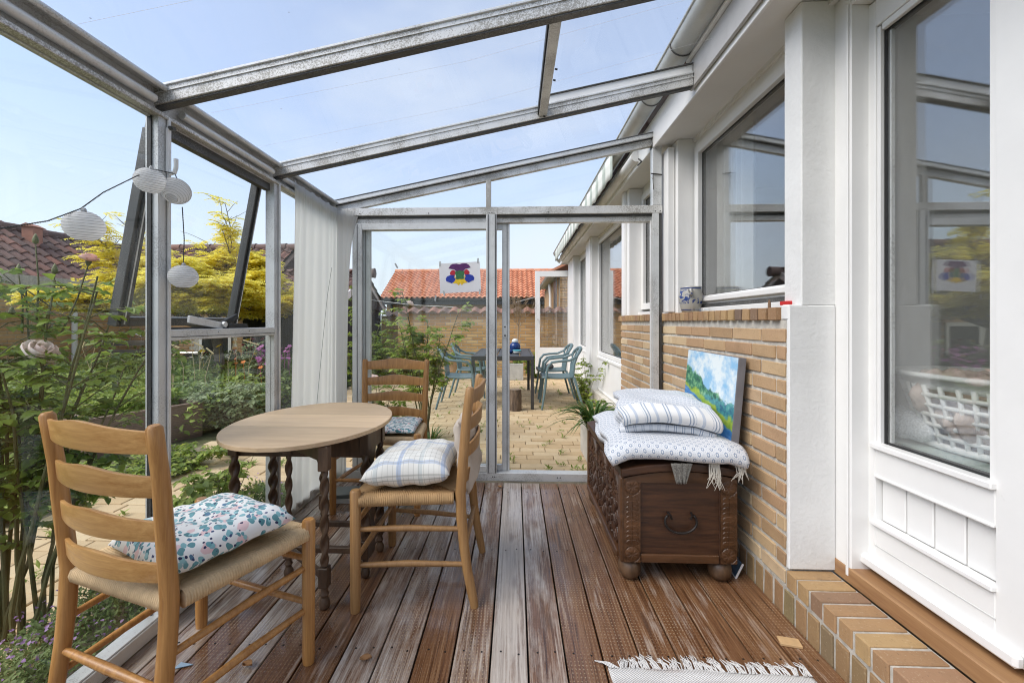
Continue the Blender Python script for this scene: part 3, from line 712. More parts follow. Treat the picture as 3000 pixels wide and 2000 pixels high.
# ---------- white glazed door on the right
XD = 1.29
hp('door_casing', MB().box(1.2265, 1.32, 1.618, 1.70, 0.20, 2.366), 'white', bevel=0.004)
hp('casing_moulding', MB().box(1.2195, 1.226, 1.624, 1.636, 0.20, 2.30), 'white', bevel=0.003)
hp('door_head', MB().box(1.226, 1.32, 0.2, 1.6175, 2.29, 2.366), 'white', bevel=0.003)
hp('sill_board', MB().box(1.2225, 1.36, 0.15, 1.70, 0.175, 0.232), 'sill_wood', bevel=0.003)
def terrace_door(y0, y1):
    """leaf from y1 (far) to y0 (near) in the plane XD"""
    s = 0.072
    d = hp('terrace_door', MB().box(XD, XD + 0.055, y1 - s, y1, 0.25, 2.285).box(XD, XD + 0.055, y0, y0 + s, 0.25, 2.285).box(XD, XD + 0.055, y0 + s, y1 - s, 2.19, 2.285).box(XD, XD + 0.055, y0 + s, y1 - s, 0.585, 0.685).box(XD, XD + 0.055, y0 + s, y1 - s, 0.25, 0.42), 'white', bevel=0.0025)
    a, b = y0 + s, y1 - s
    hp('glazing_bead', MB().box(XD + 0.006, XD + 0.022, b - 0.014, b, 0.69, 2.185).box(XD + 0.006, XD + 0.022, a, a + 0.02, 0.69, 2.185).box(XD + 0.006, XD + 0.022, a + 0.02, b - 0.02, 2.165, 2.189), 'white', d, 0.002)
    hp('glazing_sill', MB().box(XD - 0.016, XD + 0.022, a - 0.004, b + 0.006, 0.682, 0.702), 'white', d, 0.003)
    hp('gasket', MB().box(XD + 0.022, XD + 0.044, b - 0.021, b - 0.013, 0.70, 2.17).box(XD + 0.022, XD + 0.044, a + 0.019, a + 0.027, 0.70, 2.17).box(XD + 0.022, XD + 0.044, a + 0.027, b - 0.027, 2.160, 2.168).box(XD + 0.022, XD + 0.044, a + 0.027, b - 0.027, 0.702, 0.709), 'rubber', d)
    hp('pane', MB().box(XD + 0.024, XD + 0.028, a + 0.024, b - 0.024, 0.706, 2.164), 'win_glass', d)
    hp('pane', MB().box(XD + 0.040, XD + 0.044, a + 0.024, b - 0.024, 0.706, 2.164), 'win_glass', d)
    hp('spacer', MB().box(XD + 0.0285, XD + 0.0395, b - 0.034, b - 0.026, 0.708, 2.16), 'alu', d)
    # lower boarded panel with upright grooves
    n = 4; w = (b - a) / n
    for k in range(n):
        hp('panel_board', MB().box(XD + 0.022, XD + 0.04, a + k * w + 0.0025, a + (k + 1) * w - 0.0025, 0.424, 0.582), 'white', d, 0.003)
    hp('panel_backing', MB().box(XD + 0.032, XD + 0.05, a, b, 0.42, 0.585), 'white', d)
    hp('panel_ledge', MB().box(XD - 0.014, XD + 0.022, a - 0.004, b + 0.01, 0.408, 0.424), 'white', d, 0.003)
    hp('panel_ledge', MB().box(XD - 0.006, XD + 0.022, a, b, 0.578, 0.588), 'white', d, 0.003)
    hp('groove_shade_strip', MB().box(XD - 0.0015, XD, a - 0.002, b, 0.333, 0.337), plain('groove_shade', (0.6, 0.6, 0.58), 0.6), d)  # grey strip laid on the rail, a groove's shade put into its colour
    hp('drip_rail', MB().box(XD - 0.028, XD - 0.0005, y0, y1 - 0.01, 0.252, 0.290), 'white', d, 0.008)
    return d
terrace_door(1.133, 1.662)
terrace_door(0.45, 1.125)
M['screwhole'] = plain('nail_hole', (0.12, 0.11, 0.1), 0.8)
hp('side_wall', MB().box(1.226, 1.32, -0.6, 0.44, 0.2, 2.366), 'plaster')
# roller awning under the gutter further along
aw2 = thing('roller_awning', 'rolled up awning with green and white striped valance under the gutter', 'awning', (0.9, 6, 2.4))
mt = NT('valance_fabric'); tcx = mt.n('ShaderNodeTexCoord'); sx = mt.n('ShaderNodeSeparateXYZ', {0: tcx.outputs['Object']})
stp = mt.math('GREATER_THAN', mt.math('SINE', mt.math('MULTIPLY', sx.outputs[1], 2 * PI / 0.34)), 0.0)
mt.set(Base_Color=mt.mix(stp, (0.74, 0.74, 0.69), (0.42, 0.46, 0.41)), Roughness=0.85)
def valP(u, v):
    y = lerp(-2.3, 2.9, u); zb = -0.03 + 0.016 * abs(math.sin(y * 2 * PI / 0.5))
    return (-0.072 + 0.004 * math.sin(y * 19), y, lerp(zb, 0.185, v))
vm = MB().grid(valP, 120, 3)
ob('valance', vm, mt.m, aw2, smooth='all').modifiers.new('s', 'SOLIDIFY').thickness = 0.002
ob('roller_tube', MB().tube([(0.052, -2.6, 0.03), (0.052, 2.95, 0.03)], 0.043, 16), M['white_soffit'], aw2, smooth=True)
ob('front_bar', MB().bar((-0.068, 2.9, 0.05), (0.03, 2.95, -0.03), 0.03, 0.05), M['white'], aw2)
ob('crank_bracket', MB().tube([(0.06, -2.62, 0.0), (0.06, -2.7, -0.05), (0.03, -2.7, -0.08)], 0.006, 6), M['iron'], aw2)
# ================================================================== CHAIRS IN THE SUNROOM
M['cord'] = plain('paper_cord', (0.60, 0.43, 0.245), 0.8, var=0.16, nscale=30, bump=0.3, bscale=500)
M['cord2'] = plain('worn_paper_cord', (0.42, 0.26, 0.12), 0.8, var=0.22, nscale=18, bump=0.3, bscale=500)
SEAT_Z = 0.452
def cord_seat():
    mb = MB()
    fc = [Vector((-0.262, 0.212, 0)), Vector((0.262, 0.212, 0)), Vector((0.212, -0.205, 0)), Vector((-0.212, -0.205, 0))]
    cen = Vector((0, 0.02, 0)); pit = 0.0072
    for k in range(4):
        a, b = fc[k], fc[(k + 1) % 4]; e = (b - a); L = e.length; e.normalize(); nrm = Vector((-e.y, e.x, 0))
        if nrm.dot(cen - a) < 0: nrm = -nrm
        n = int(L / pit * 4); s0 = (cen - a).dot(e)
        mid_d = (cen - a).dot(nrm)
        rows = [(0.028, -0.038), (0.004, -0.042), (-0.009, -0.036), (-0.013, -0.020), (-0.008, -0.005), (0.005, 0.003), (0.03, 0.002), (0.10, -0.004), (1.0, -0.010)]
        def P(u, v, a=a, e=e, nrm=nrm, L=L, s0=s0, mid_d=mid_d, rows=rows):
            j = int(round(v * (len(rows) - 1))); d, z = rows[j]
            ins = 0.026 if j <= 5 else (0.012 if j == 6 else 0.0)
            s = ins + u * (L - 2 * ins)
            if d > 0 and j > 4:
                lim = mid_d * (s / s0 if s < s0 else (L - s) / (L - s0)); dd = min(d if d < 1 else 9, max(lim, 0.0))
                if d >= 1: dd = max(lim, 0)
                zz = z if d < 1 else -0.010 * min(1, lim / 0.1)
            else:
                dd = d * min(1, min(s, L - s) / 0.01 + 0.3) if j > 1 else d; zz = z
            p = a + e * s + nrm * dd
            w = 0.0034 * abs(math.sin(PI * s / pit)) - 0.0017
            if j in (2, 3): p = p - nrm * w
            else: zz = zz + (w if j > 3 else 0)
            return Vector((p.x, p.y, SEAT_Z + zz))
        b0 = len(mb.v); mb.grid(P, n, len(rows) - 1)
        for i in (0, n): mb.f.append(tuple(b0 + j * (n + 1) + i for j in range(6)))
    mb.add([Vector((q.x * 0.93, q.y * 0.93, SEAT_Z - 0.034)) for q in fc], [(0, 1, 2, 3)])
    return mb.mesh('seat', smooth='all', fixn=True)
SEATM = cord_seat()
def rear_y(z):
    pts = [(0, -0.262), (0.15, -0.232), (0.30, -0.212), (0.45, -0.205), (0.60, -0.218), (0.75, -0.230), (0.9, -0.250)]
    for (a, ya), (b, yb) in zip(pts, pts[1:]):
        if z <= b: return lerp(ya, yb, (z - a) / (b - a))
    return pts[-1][1]
def ladder_chair(label, loc, rz, wood, seat, slatm, top=0.875, group=None):
    t = thing('ladderback_chair', label, 'chair', loc, rz, group)
    link('seat', SEATM if seat == 'cord' else SEATM.copy(), M[seat], t)
    if seat != 'cord': t.children[0].data.materials.clear(); t.children[0].data.materials.append(M[seat])
    for s in (-1, 1):
        ob('leg', MB().tube([(s * 0.252, 0.202, 0), (s * 0.252, 0.202, 0.02), (s * 0.252, 0.202, 0.470), (s * 0.252, 0.202, 0.477)], [0.018, 0.0195, 0.0212, 0.016], 14), M[wood], t, smooth=True)
        zs = [0, 0.05, 0.15, 0.25, 0.35, 0.45, 0.55, 0.65, 0.75, 0.83, top - 0.008, top]
        rs = [0.016, 0.018, 0.019, 0.020, 0.021, 0.021, 0.0205, 0.020, 0.019, 0.0185, 0.018, 0.012]
        ob('back_post', MB().tube([(s * (0.205 + 0.012 * max(0, (z - .45) / .45)), rear_y(z), z) for z in zs], rs, 14), M[wood], t, smooth=True)
    for z in (0.17, 0.31):
        for s in (-1, 1):
            ob('stretcher', MB().tube([(s * 0.248, 0.195, z + .01), (s * 0.228, 0.0, z + .01), (s * 0.207, rear_y(z) + .006, z)], [0.0095, 0.0125, 0.0095], 10), M[wood], t, smooth=True)
    for z in (0.20, 0.345):
        ob('stretcher', MB().tube([(-0.245, 0.202, z), (0, 0.202, z), (0.245, 0.202, z)], [0.0095, 0.0125, 0.0095], 10), M[wood], t, smooth=True)
    ob('stretcher', MB().tube([(-0.2, rear_y(0.23), 0.23), (0, rear_y(0.23), 0.23), (0.2, rear_y(0.23), 0.23)], [0.0095, 0.0125, 0.0095], 10), M[wood], t, smooth=True)
    for i, z in enumerate((0.835, 0.725, 0.615, 0.510)):
        k = z * 1.0 * top / 0.875; hgt = (0.062, 0.058, 0.056, 0.054)[i]
        mb = MB(); rows = []
        n = 18; vs = []
        for q in range(n + 1):
            u = q / n * 2 - 1; x = u * (0.203 + 0.010 * (k - .45) / .45)
            bow = -0.040 * (1 - u * u)
            ht = hgt * (1 + 0.22 * math.exp(-(u / 0.42) ** 2) - 0.12 * abs(u) ** 3)
            for (dz, dy) in ((-hgt / 2, -0.0055), (-hgt / 2, 0.0055), (-hgt / 2 + ht, 0.0055), (-hgt / 2 + ht, -0.0055)):
                vs.append((x, rear_y(k + dz) + bow + dy, k + dz))
        fs = []
        for q in range(n):
            for c in range(4):
                c2 = (c + 1) % 4; fs.append((q * 4 + c, q * 4 + c2, q * 4 + 4 + c2, q * 4 + 4 + c))
        fs += [(0, 1, 2, 3), (n * 4, n * 4 + 1, n * 4 + 2, n * 4 + 3)]
        mb.add(vs, fs)
        ob('slat', mb, M[slatm], t, smooth=True, bevel=0.003, seg=2)
    return t
GC = 'ladderback chairs around the oval table'
def place(fx, fy, ang):   # centre of the front legs and heading of the seat
    return (fx - 0.202 * -math.sin(ang), fy - 0.202 * math.cos(ang), 0), ang
pA, rA = place(-0.928, 1.482, math.radians(-17.5))
chairA = ladder_chair('nearest ladderback chair seen from behind, honey wood, floral cushion on cord seat', pA, rA, 'chair_wood', 'cord', 'slat_wood', top=0.888, group=GC)
pB, rB = place(-0.625, 1.911, math.radians(90))
chairB = ladder_chair('darker worn ladderback chair seen from the side with plaid pillow', pB, rB, 'chair_wood2', 'cord2', 'chair_wood2', group=GC)
pC, rC = place(-0.825, 2.50, math.radians(180))
chairC = ladder_chair('ladderback chair behind the table, facing the camera, back to the glass', pC, rC, 'chair_wood', 'cord', 'chair_wood', group=GC)

# ------------------------------------------------------------------ cushions
def pillow_mb(w, d, t, n=26, pinch=0.06, wr=0.004, seed=1, flat=0.35, pw=4):
    rnd = random.Random(seed); ph = [rnd.uniform(0, 6) for _ in range(8)]
    mb = MB()
    def base(u, v, s):
        a, b = 2 * u - 1, 2 * v - 1
        x = a * w / 2 * (1 - pinch * (1 - b * b) * abs(a) ** 3); y = b * d / 2 * (1 - pinch * (1 - a * a) * abs(b) ** 3)
        h = max(0, (1 - abs(a) ** pw)) ** 0.55 * max(0, (1 - abs(b) ** pw)) ** 0.55
        wob = wr * (math.sin(a * 9 + ph[0] + 3 * math.sin(b * 4 + ph[1])) + math.sin(b * 11 + ph[2] + 2 * math.sin(a * 5 + ph[3]))) * (1.2 - h * .6) * (h > 0)
        return Vector((x, y, s * t / 2 * h * (1 if s > 0 else flat) + wob * h))
    mb.grid(lambda u, v: base(u, v, 1), n, n, uv=True)
    mb.grid(lambda u, v: base(1 - u, v, -1), n, n, uv=True)
    return mb
def weld(me):
    bm = bmesh.new(); bm.from_mesh(me); bmesh.ops.remove_doubles(bm, verts=bm.verts, dist=1e-5)
    bmesh.ops.recalc_face_normals(bm, faces=bm.faces); bm.to_mesh(me); bm.free()
def cushion(name, label, cat, w, d, t, mat, loc, rot, seed=1, **k):
    me = pillow_mb(w, d, t, seed=seed, **k).mesh(name, smooth='all', fixn=False); weld(me)
    me.polygons.foreach_set('use_smooth', [True] * len(me.polygons))
    return tag(link(name, me, mat, None, loc, rot), label, cat)
def floral(name, sc):
    m = NT(name); v = m.coord((sc, sc * 0.75, sc))
    v = m.n('ShaderNodeVectorMath', {0: v, 1: m.n('ShaderNodeVectorMath', {0: m.n('ShaderNodeTexNoise', {'Vector': v, 'Scale': 1.3}).outputs['Color'], 1: (0.4, 0.4, 0.4)}, operation='MULTIPLY').outputs[0]}, operation='ADD').outputs[0]
    def layer(scale, thr, rot, stops, prev, stretch=(1, 1.9, 1)):
        mp = m.n('ShaderNodeMapping', {'Vector': v, 'Scale': tuple(scale * a for a in stretch), 'Rotation': (0, 0, rot)})
        vo = m.n('ShaderNodeTexVoronoi', {'Vector': mp.outputs[0], 'Scale': 1.0, 'Randomness': 0.8})
        msk = m.mr(vo.outputs['Distance'], thr - .03, thr, 1, 0)
        sc_ = m.n('ShaderNodeSeparateColor', {0: vo.outputs['Color']})
        c = m.ramp(sc_.outputs[0], stops, 'CONSTANT')
        return m.mix(m.math('MULTIPLY', msk, m.math('GREATER_THAN', sc_.outputs[1], 0.25)), prev, c)
    W_ = (0.76, 0.76, 0.75)
    c = layer(1.0, 0.42, 0.3, [(0, (0.72, 0.52, 0.53)), (0.6, W_), (0.8, W_)], W_, (1, 1.2, 1))
    c = layer(1.25, 0.42, 0.8, [(0, (0.10, 0.27, 0.30)), (0.4, (0.20, 0.42, 0.46)), (0.75, (0.06, 0.20, 0.23))], c)
    c = layer(1.5, 0.40, -0.7, [(0, (0.13, 0.33, 0.38)), (0.5, (0.28, 0.50, 0.54)), (0.8, (0.07, 0.17, 0.28))], c)
    c = layer(2.4, 0.27, 0.1, [(0, (0.015, 0.02, 0.08)), (0.6, (0.03, 0.05, 0.15))], c, (1, 1.3, 1))
    m.set(Base_Color=c, Roughness=0.85, Sheen_Weight=0.2)
    m.bump(m.noise(m.coord((1, 1, 1)), 40, 3), 0.25, 0.004)
    return m.m
M['floral'] = floral('floral_cotton', 27)
def stripes(m, x, per, lo, hi):
    f = m.n('ShaderNodeMath', {0: m.math('MULTIPLY', x, 1.0 / per)}, operation='FRACT').outputs[0]
    return m.math('MULTIPLY', m.math('GREATER_THAN', f, lo), m.math('LESS_THAN', f, hi))
def plaid():
    m = NT('plaid_linen'); tc = m.n('ShaderNodeTexCoord'); s = m.n('ShaderNodeSeparateXYZ', {0: tc.outputs['UV']})
    x, y = s.outputs[0], s.outputs[1]
    c = m.mix(m.noise(m.coord(), 9, 3), (0.70, 0.69, 0.64), (0.74, 0.73, 0.69))
    for a, per, lo, hi, col, k in ((y, 0.5, 0.10, 0.20, (0.22, 0.33, 0.55), 0.55), (y, 0.5, 0.62, 0.72, (0.36, 0.43, 0.45), 0.4), (x, 0.5, 0.12, 0.20, (0.22, 0.33, 0.55), 0.45), (x, .5, .62, .7, (0.55, 0.47, 0.36), .35),
                              (y, 0.058, 0.0, 0.09, (0.28, 0.27, 0.24), 0.5), (x, 0.075, 0.0, 0.09, (0.28, 0.27, 0.24), 0.5)):
        c = m.mix(m.math('MULTIPLY', stripes(m, a, per, lo, hi), k), c, col)
    m.set(Base_Color=c, Roughness=0.9, Sheen_Weight=0.15); m.bump(m.noise(m.coord(), 30, 4), 0.3, 0.004)
    return m.m
M['plaid'] = plaid()
M['beige'] = plain('beige_cotton', (0.50, 0.43, 0.36), 0.9, var=0.08, bump=0.3, bscale=60)
cushion('floral_cushion', 'floral teal and white cushion lying on the nearest chair', 'cushion', 0.41, 0.35, 0.115, M['floral'], (-0.955, 1.285, 0.490), (math.radians(3), math.radians(-4), math.radians(-31)), 3, wr=0.005, pinch=0.03, pw=6)
cushion('floral_cushion', 'thin floral seat pad on the chair behind the table', 'cushion', 0.38, 0.38, 0.05, M['floral'], (-0.80, 2.70, 0.475), (0, 0, math.radians(184)), 5, wr=0.003, pinch=0.02, pw=7)
cushion('plaid_pillow', 'white pillow with blue plaid stripes on the side turned chair', 'pillow', 0.43, 0.36, 0.15, M['plaid'], (-0.435, 1.88, 0.515), (math.radians(-4), math.radians(2), math.radians(90)), 4, wr=0.004, pinch=0.09, flat=0.8)
cushion('beige_pillow', 'beige pillow leaning against the slats of the side turned chair', 'pillow', 0.36, 0.30, 0.09, M['beige'], (-0.212, 1.93, 0.575), (math.radians(82), 0, math.radians(90)), 8, wr=0.006, flat=0.9)

# ------------------------------------------------------------------ gate-leg table
TZ = 0.665
tb = thing('gateleg_table', 'small oval gateleg table with barley twist legs and pale top', 'table', (-0.96, 2.02, 0))
def twist_mb(x, y, z0, z1, r=0.017, turns=None, n=16, m=64, sq=0.02):
    mb = MB(); vs = []; L = z1 - z0; turns = turns or L / 0.075 / 2
    for i in range(m + 1):
        t = i / m; z = z0 + L * t; ph = turns * 2 * PI * t
        e = min(1, min(t, 1 - t) / 0.06)
        for k in range(n):
            a = 2 * PI * k / n; rr = r * (1 + e * 0.36 * math.cos(2 * (a - ph)))
            vs.append((x + rr * math.cos(a), y + rr * math.sin(a), z))
    fs = [(i * n + k, i * n + (k + 1) % n, (i + 1) * n + (k + 1) % n, (i + 1) * n + k) for i in range(m) for k in range(n)]
    return mb.add(vs, fs)
def tleg(x, y, name='leg', mat='table_dark', r=0.017, foot=True):
    l = ob(name, twist_mb(x, y, 0.17, 0.545, r), M[mat], tb, smooth='all')
    ob('leg_block', MB().box(x - 0.020, x + 0.020, y - 0.020, y + 0.020, 0.545, TZ - 0.022), M[mat], l, bevel=0.003)
    ob('leg_block', MB().box(x - 0.019, x + 0.019, y - 0.019, y + 0.019, 0.085, 0.165), M[mat], l, bevel=0.003)
    ob('foot', MB().lathe([(0.012, 0), (0.019, 0.006), (0.021, 0.025), (0.012, 0.045), (0.018, 0.058), (0.012, 0.07), (0.014, 0.086)], (x, y, 0), 14), M[mat], l, smooth=True)
    return l
ZL = 0.0
for (x, y, mat) in ((-0.285, -0.16, 'table_dark'), (0.295, -0.135, 'table_dark'), (-0.26, 0.10, 'table_dark'), (0.29, 0.085, 'table_dark')): tleg(x, y, mat=mat)
tleg(0.205, -0.345, 'gate_leg', 'table_brown', 0.0138)
tleg(-0.05, -0.14, 'gate_post', 'table_brown', 0.012)
tleg(-0.12, 0.36, 'gate_leg', 'table_brown', 0.0165)
ob('gate_rail', MB().bar((-0.05, -0.14, 0.125), (0.205, -0.345, 0.125), 0.022, 0.024).bar((-0.05, -0.14, 0.60), (0.205, -0.345, 0.60), 0.020, 0.045), M['table_brown'], tb, bevel=0.002)
ob('gate_rail', MB().bar((0.02, 0.09, 0.125), (-0.12, 0.36, 0.125), 0.022, 0.024).bar((0.02, 0.09, 0.60), (-0.12, 0.36, 0.60), 0.020, 0.045), M['table_brown'], tb, bevel=0.002)
ob('gate_bracket', MB().prism([(-0.11, 0.642), (-0.02, 0.642), (-0.02, 0.55)], 'y', -0.009, 0.009), M['table_brown'], tb, loc=(0.205, -0.345, 0), rot=(0, 0, math.radians(-39)))
ob('apron', MB().box(-0.275, 0.285, -0.150, -0.132, 0.535, TZ - 0.02).box(-0.25, 0.28, 0.072, 0.09, 0.535, TZ - 0.02), M['table_dark'], tb, bevel=0.002)
ob('apron', MB().box(0.283, 0.303, -0.115, 0.065, 0.545, TZ - 0.02).box(-0.283, -0.263, -0.14, 0.08, 0.545, TZ - 0.02), M['table_brown'], tb, bevel=0.002)
ob('stretcher', MB().box(-0.285, 0.295, -0.160, -0.136, 0.115, 0.14).box(-0.26, 0.29, 0.08, 0.103, 0.115, 0.14).box(0.28, 0.304, -0.135, 0.085, 0.115, 0.14), M['table_brown'], tb, bevel=0.002)
# flat fretted end support
fr_ = [(0.0, 0.06), (0.035, 0.06), (0.04, 0.10), (0.028, 0.13), (0.040, 0.17), (0.024, 0.21), (0.042, 0.26), (0.046, 0.30), (0.022, 0.35), (0.044, 0.41), (0.044, 0.44), (0.024, 0.49), (0.05, 0.545), (0.05, 0.64), (0.0, 0.64)]
pts = [(a, z) for a, z in fr_] + [(-a, z) for a, z in fr_[::-1] if a > 0]
ob('fretted_support', MB().prism(pts, 'x', -0.008, 0.008), M['table_dark'], tb, loc=(0.292, -0.055, 0), bevel=0.0015)
# the oval top in three leaves
def oval_part(ya, yb, z0, z1, ax=0.352, by=0.46, n=40):
    pts = []; ys = [lerp(ya, yb, i / n) for i in range(n + 1)]
    hw = [ax * math.sqrt(max(0, 1 - (y / by) ** 2)) for y in ys]
    poly = [(hw[i], ys[i]) for i in range(n + 1)] + [(-hw[i], ys[i]) for i in range(n, -1, -1)]
    out = []
    for p in poly:
        if not out or (abs(out[-1][0] - p[0]) + abs(out[-1][1] - p[1])) > 1e-4: out.append(p)
    if abs(out[0][0] - out[-1][0]) + abs(out[0][1] - out[-1][1]) < 1e-4: out.pop()
    return MB().prism(out, 'z', z0, z1)
for ya, yb, nm in ((-0.46, -0.1265, 'drop_leaf'), (-0.1255, 0.1135, 'tabletop'), (0.1145, 0.46, 'drop_leaf')):
    ob(nm, oval_part(ya, yb, TZ - 0.018, TZ), M['table_top'], tb, bevel=0.003, seg=2)

# ------------------------------------------------------------------ carved chest
ch = thing('carved_chest', 'dark carved oak chest on ball feet with blue quilts on top', 'chest', (0.712, 2.32, 0))
hx, hy_ = 0.242, 0.435
def relief(w, h, f, nu, nv, depth):
    """height field panel in the local XZ plane facing -Y"""
    mb = MB(); mb.grid(lambda u, v: Vector(((u - .5) * w, -depth * f((u - .5) * w, v * h), v * h)), nu, nv); return mb
ob('body', MB().box(-hx + 0.02, hx - 0.02, -hy_ + 0.02, hy_ - 0.02, 0.10, 0.455), M['chest'], ch)
def ring(x, z, cx, cz, r, w): return 1.0 if abs(math.hypot(x - cx, z - cz) - r) < w else 0.0
def petals(x, z, cx, cz, r, n):
    d = math.hypot(x - cx, z - cz); a = math.atan2(z - cz, x - cx)
    return max(0.0, math.sin(PI * min(1, d / r))) * (0.35 + 0.65 * abs(math.cos(a * n / 2))) if d < r else 0.0
def stile_carving(x, z):
    v = 0.55
    for cz in (0.325, 0.035): v += 0.5 * petals(x, z, 0, cz, 0.03, 8) - 0.5 * ring(x, z, 0, cz, 0.033, 0.003)
    if 0.075 < z < 0.285 and abs(x) < 0.027:
        p = ((z - 0.075) % 0.021) / 0.021; sc = 1 if x < 0 else -1
        arc = math.hypot((abs(x) - 0.0) / 0.027, (p - 0.5) * 1.6)
        v += 0.45 * (1 if arc < 0.95 else 0) * (0.4 + 0.6 * p) - 0.4 * (1 if abs(x) < 0.002 else 0)
    return v
for s in (-1, 1):
    o = ob('corner_stile', relief(0.07, 0.36, stile_carving, 44, 190, 0.006), M['chest_light'], ch, smooth=True, loc=(s * (hx - 0.037), -hy_ - 0.003, 0.095))
    ob('corner_post', MB().box(s * (hx - 0.037) - 0.036, s * (hx - 0.037) + 0.036, -hy_, -hy_ + 0.04, 0.09, 0.458), M['chest'], ch, bevel=0.002)
ob('end_rail', MB().box(-hx + 0.076, hx - 0.076, -hy_ - 0.004, -hy_ + 0.03, 0.092, 0.128), M['chest_light'], ch, bevel=0.003)
ob('end_panel', MB().box(-hx + 0.070, hx - 0.070, -hy_ + 0.006, -hy_ + 0.02, 0.12, 0.452), M['chest'], ch)
arch = [(-hx, 0.440)] + [(lerp(-hx, hx, i / 14), 0.462 + 0.030 * (1 - (i / 7 - 1) ** 2)) for i in range(15)] + [(hx, 0.440)]
arch2 = [(-hx + 0.002, 0.440), (-hx + 0.002, 0.459)] + [(lerp(-hx, hx, i / 14) * 0.99, 0.458 + 0.030 * (1 - (i / 7 - 1) ** 2)) for i in range(15)] + [(hx - 0.002, 0.459), (hx - 0.002, 0.440)]
ob('arched_rail', MB().prism(arch2, 'y', -hy_ - 0.006, -hy_ + 0.03).prism(arch2, 'y', hy_ - 0.03, hy_), M['chest_light'], ch, bevel=0.002)
lid = [(lerp(-hx - .012, hx + .012, i / 14), 0.462 + 0.030 * (1 - (i / 7 - 1) ** 2)) for i in range(15)]
lidt = [(x * 1.0, z + 0.034) for x, z in lid]
ob('lid', MB().prism(lid + lidt[::-1], 'y', -hy_ - 0.016, hy_ + 0.012), M['chest'], ch, bevel=0.006, seg=2)
def front_carving(x, z):
    """x along the chest, three panels with rosette arches over leafwork"""
    v = 0.15
    for k, cx in enumerate((-0.265, 0.0, 0.265)):
        dx = x - cx
        if abs(dx) > 0.118: continue
        v = 0.0
        r = math.hypot(dx, z - 0.225); a = math.atan2(z - 0.225, dx)
        if z > 0.20:
            if 0.05 < r < 0.098: v = 0.55 + 0.45 * abs(math.sin(a * 9))
            if r < 0.045: v = 0.4 + 0.6 * petals(dx, z, 0, 0.225, 0.045, 8)
            if 0.100 < r < 0.108: v = 1
        else:
            leaf = math.sin(dx * 95) * math.sin(z * 80 + abs(dx) * 40)
            v = 0.9 if leaf > 0.05 else 0.0
            if abs(dx) < 0.008: v = 0.8
        return v
    return 0.95 + 0.25 * (1 if abs(math.sin(z * 60)) > 0.9 else 0)
o = ob('carved_front', relief(2 * hy_ - 0.09, 0.335, front_carving, 260, 100, 0.014), M['chest'], ch, smooth=True, loc=(-hx + 0.006, 0, 0.115), rot=(0, 0, math.radians(-90)))
for a_, b_ in ((-hy_ - 0.002, -hy_ + 0.045), (hy_ - 0.045, hy_)): ob('front_stile', MB().box(-hx - 0.012, -hx + 0.02, a_, b_, 0.09, 0.458), M['chest_light'], ch, bevel=0.004)
ob('base_moulding', MB().box(-hx - 0.022, -hx + 0.02, -hy_ + 0.046, hy_ - 0.046, 0.09, 0.118), M['chest_light'], ch, bevel=0.006, seg=2)
M['ball'] = wood_mat('ball_foot_wood', (0.045, 0.024, 0.012), (0.15, 0.085, 0.045), 0.4, (14, 14, 6))
for sx in (-1, 1):
    for sy in (-1, 1):
        ob('ball_foot', MB().lathe([(0.012, 0.0), (0.032, 0.006), (0.046, 0.025), (0.050, 0.047), (0.046, 0.07), (0.032, 0.088), (0.018, 0.095)], (sx * 0.197 - 0.006, sy * 0.385, 0), 18), M['ball'], ch, smooth='all')
hd = ob('handle', MB().tube([(0.066 * math.cos(a) * 1.02, -hy_ - 0.012 + 0.004 * math.sin(a), 0.275 + 0.047 * math.sin(a)) for a in [PI * (0.80 + 1.40 * i / 20) for i in range(21)]], 0.0055, 8), M['iron'], ch, smooth='all')
for s in (-1, 1): ob('handle_staple', MB().tube([(s * 0.05, -hy_ + 0.006, 0.307), (s * 0.046, -hy_ - 0.02, 0.304), (s * 0.04, -hy_ - 0.014, 0.288)], 0.005, 8), M['iron'], hd, smooth=True)

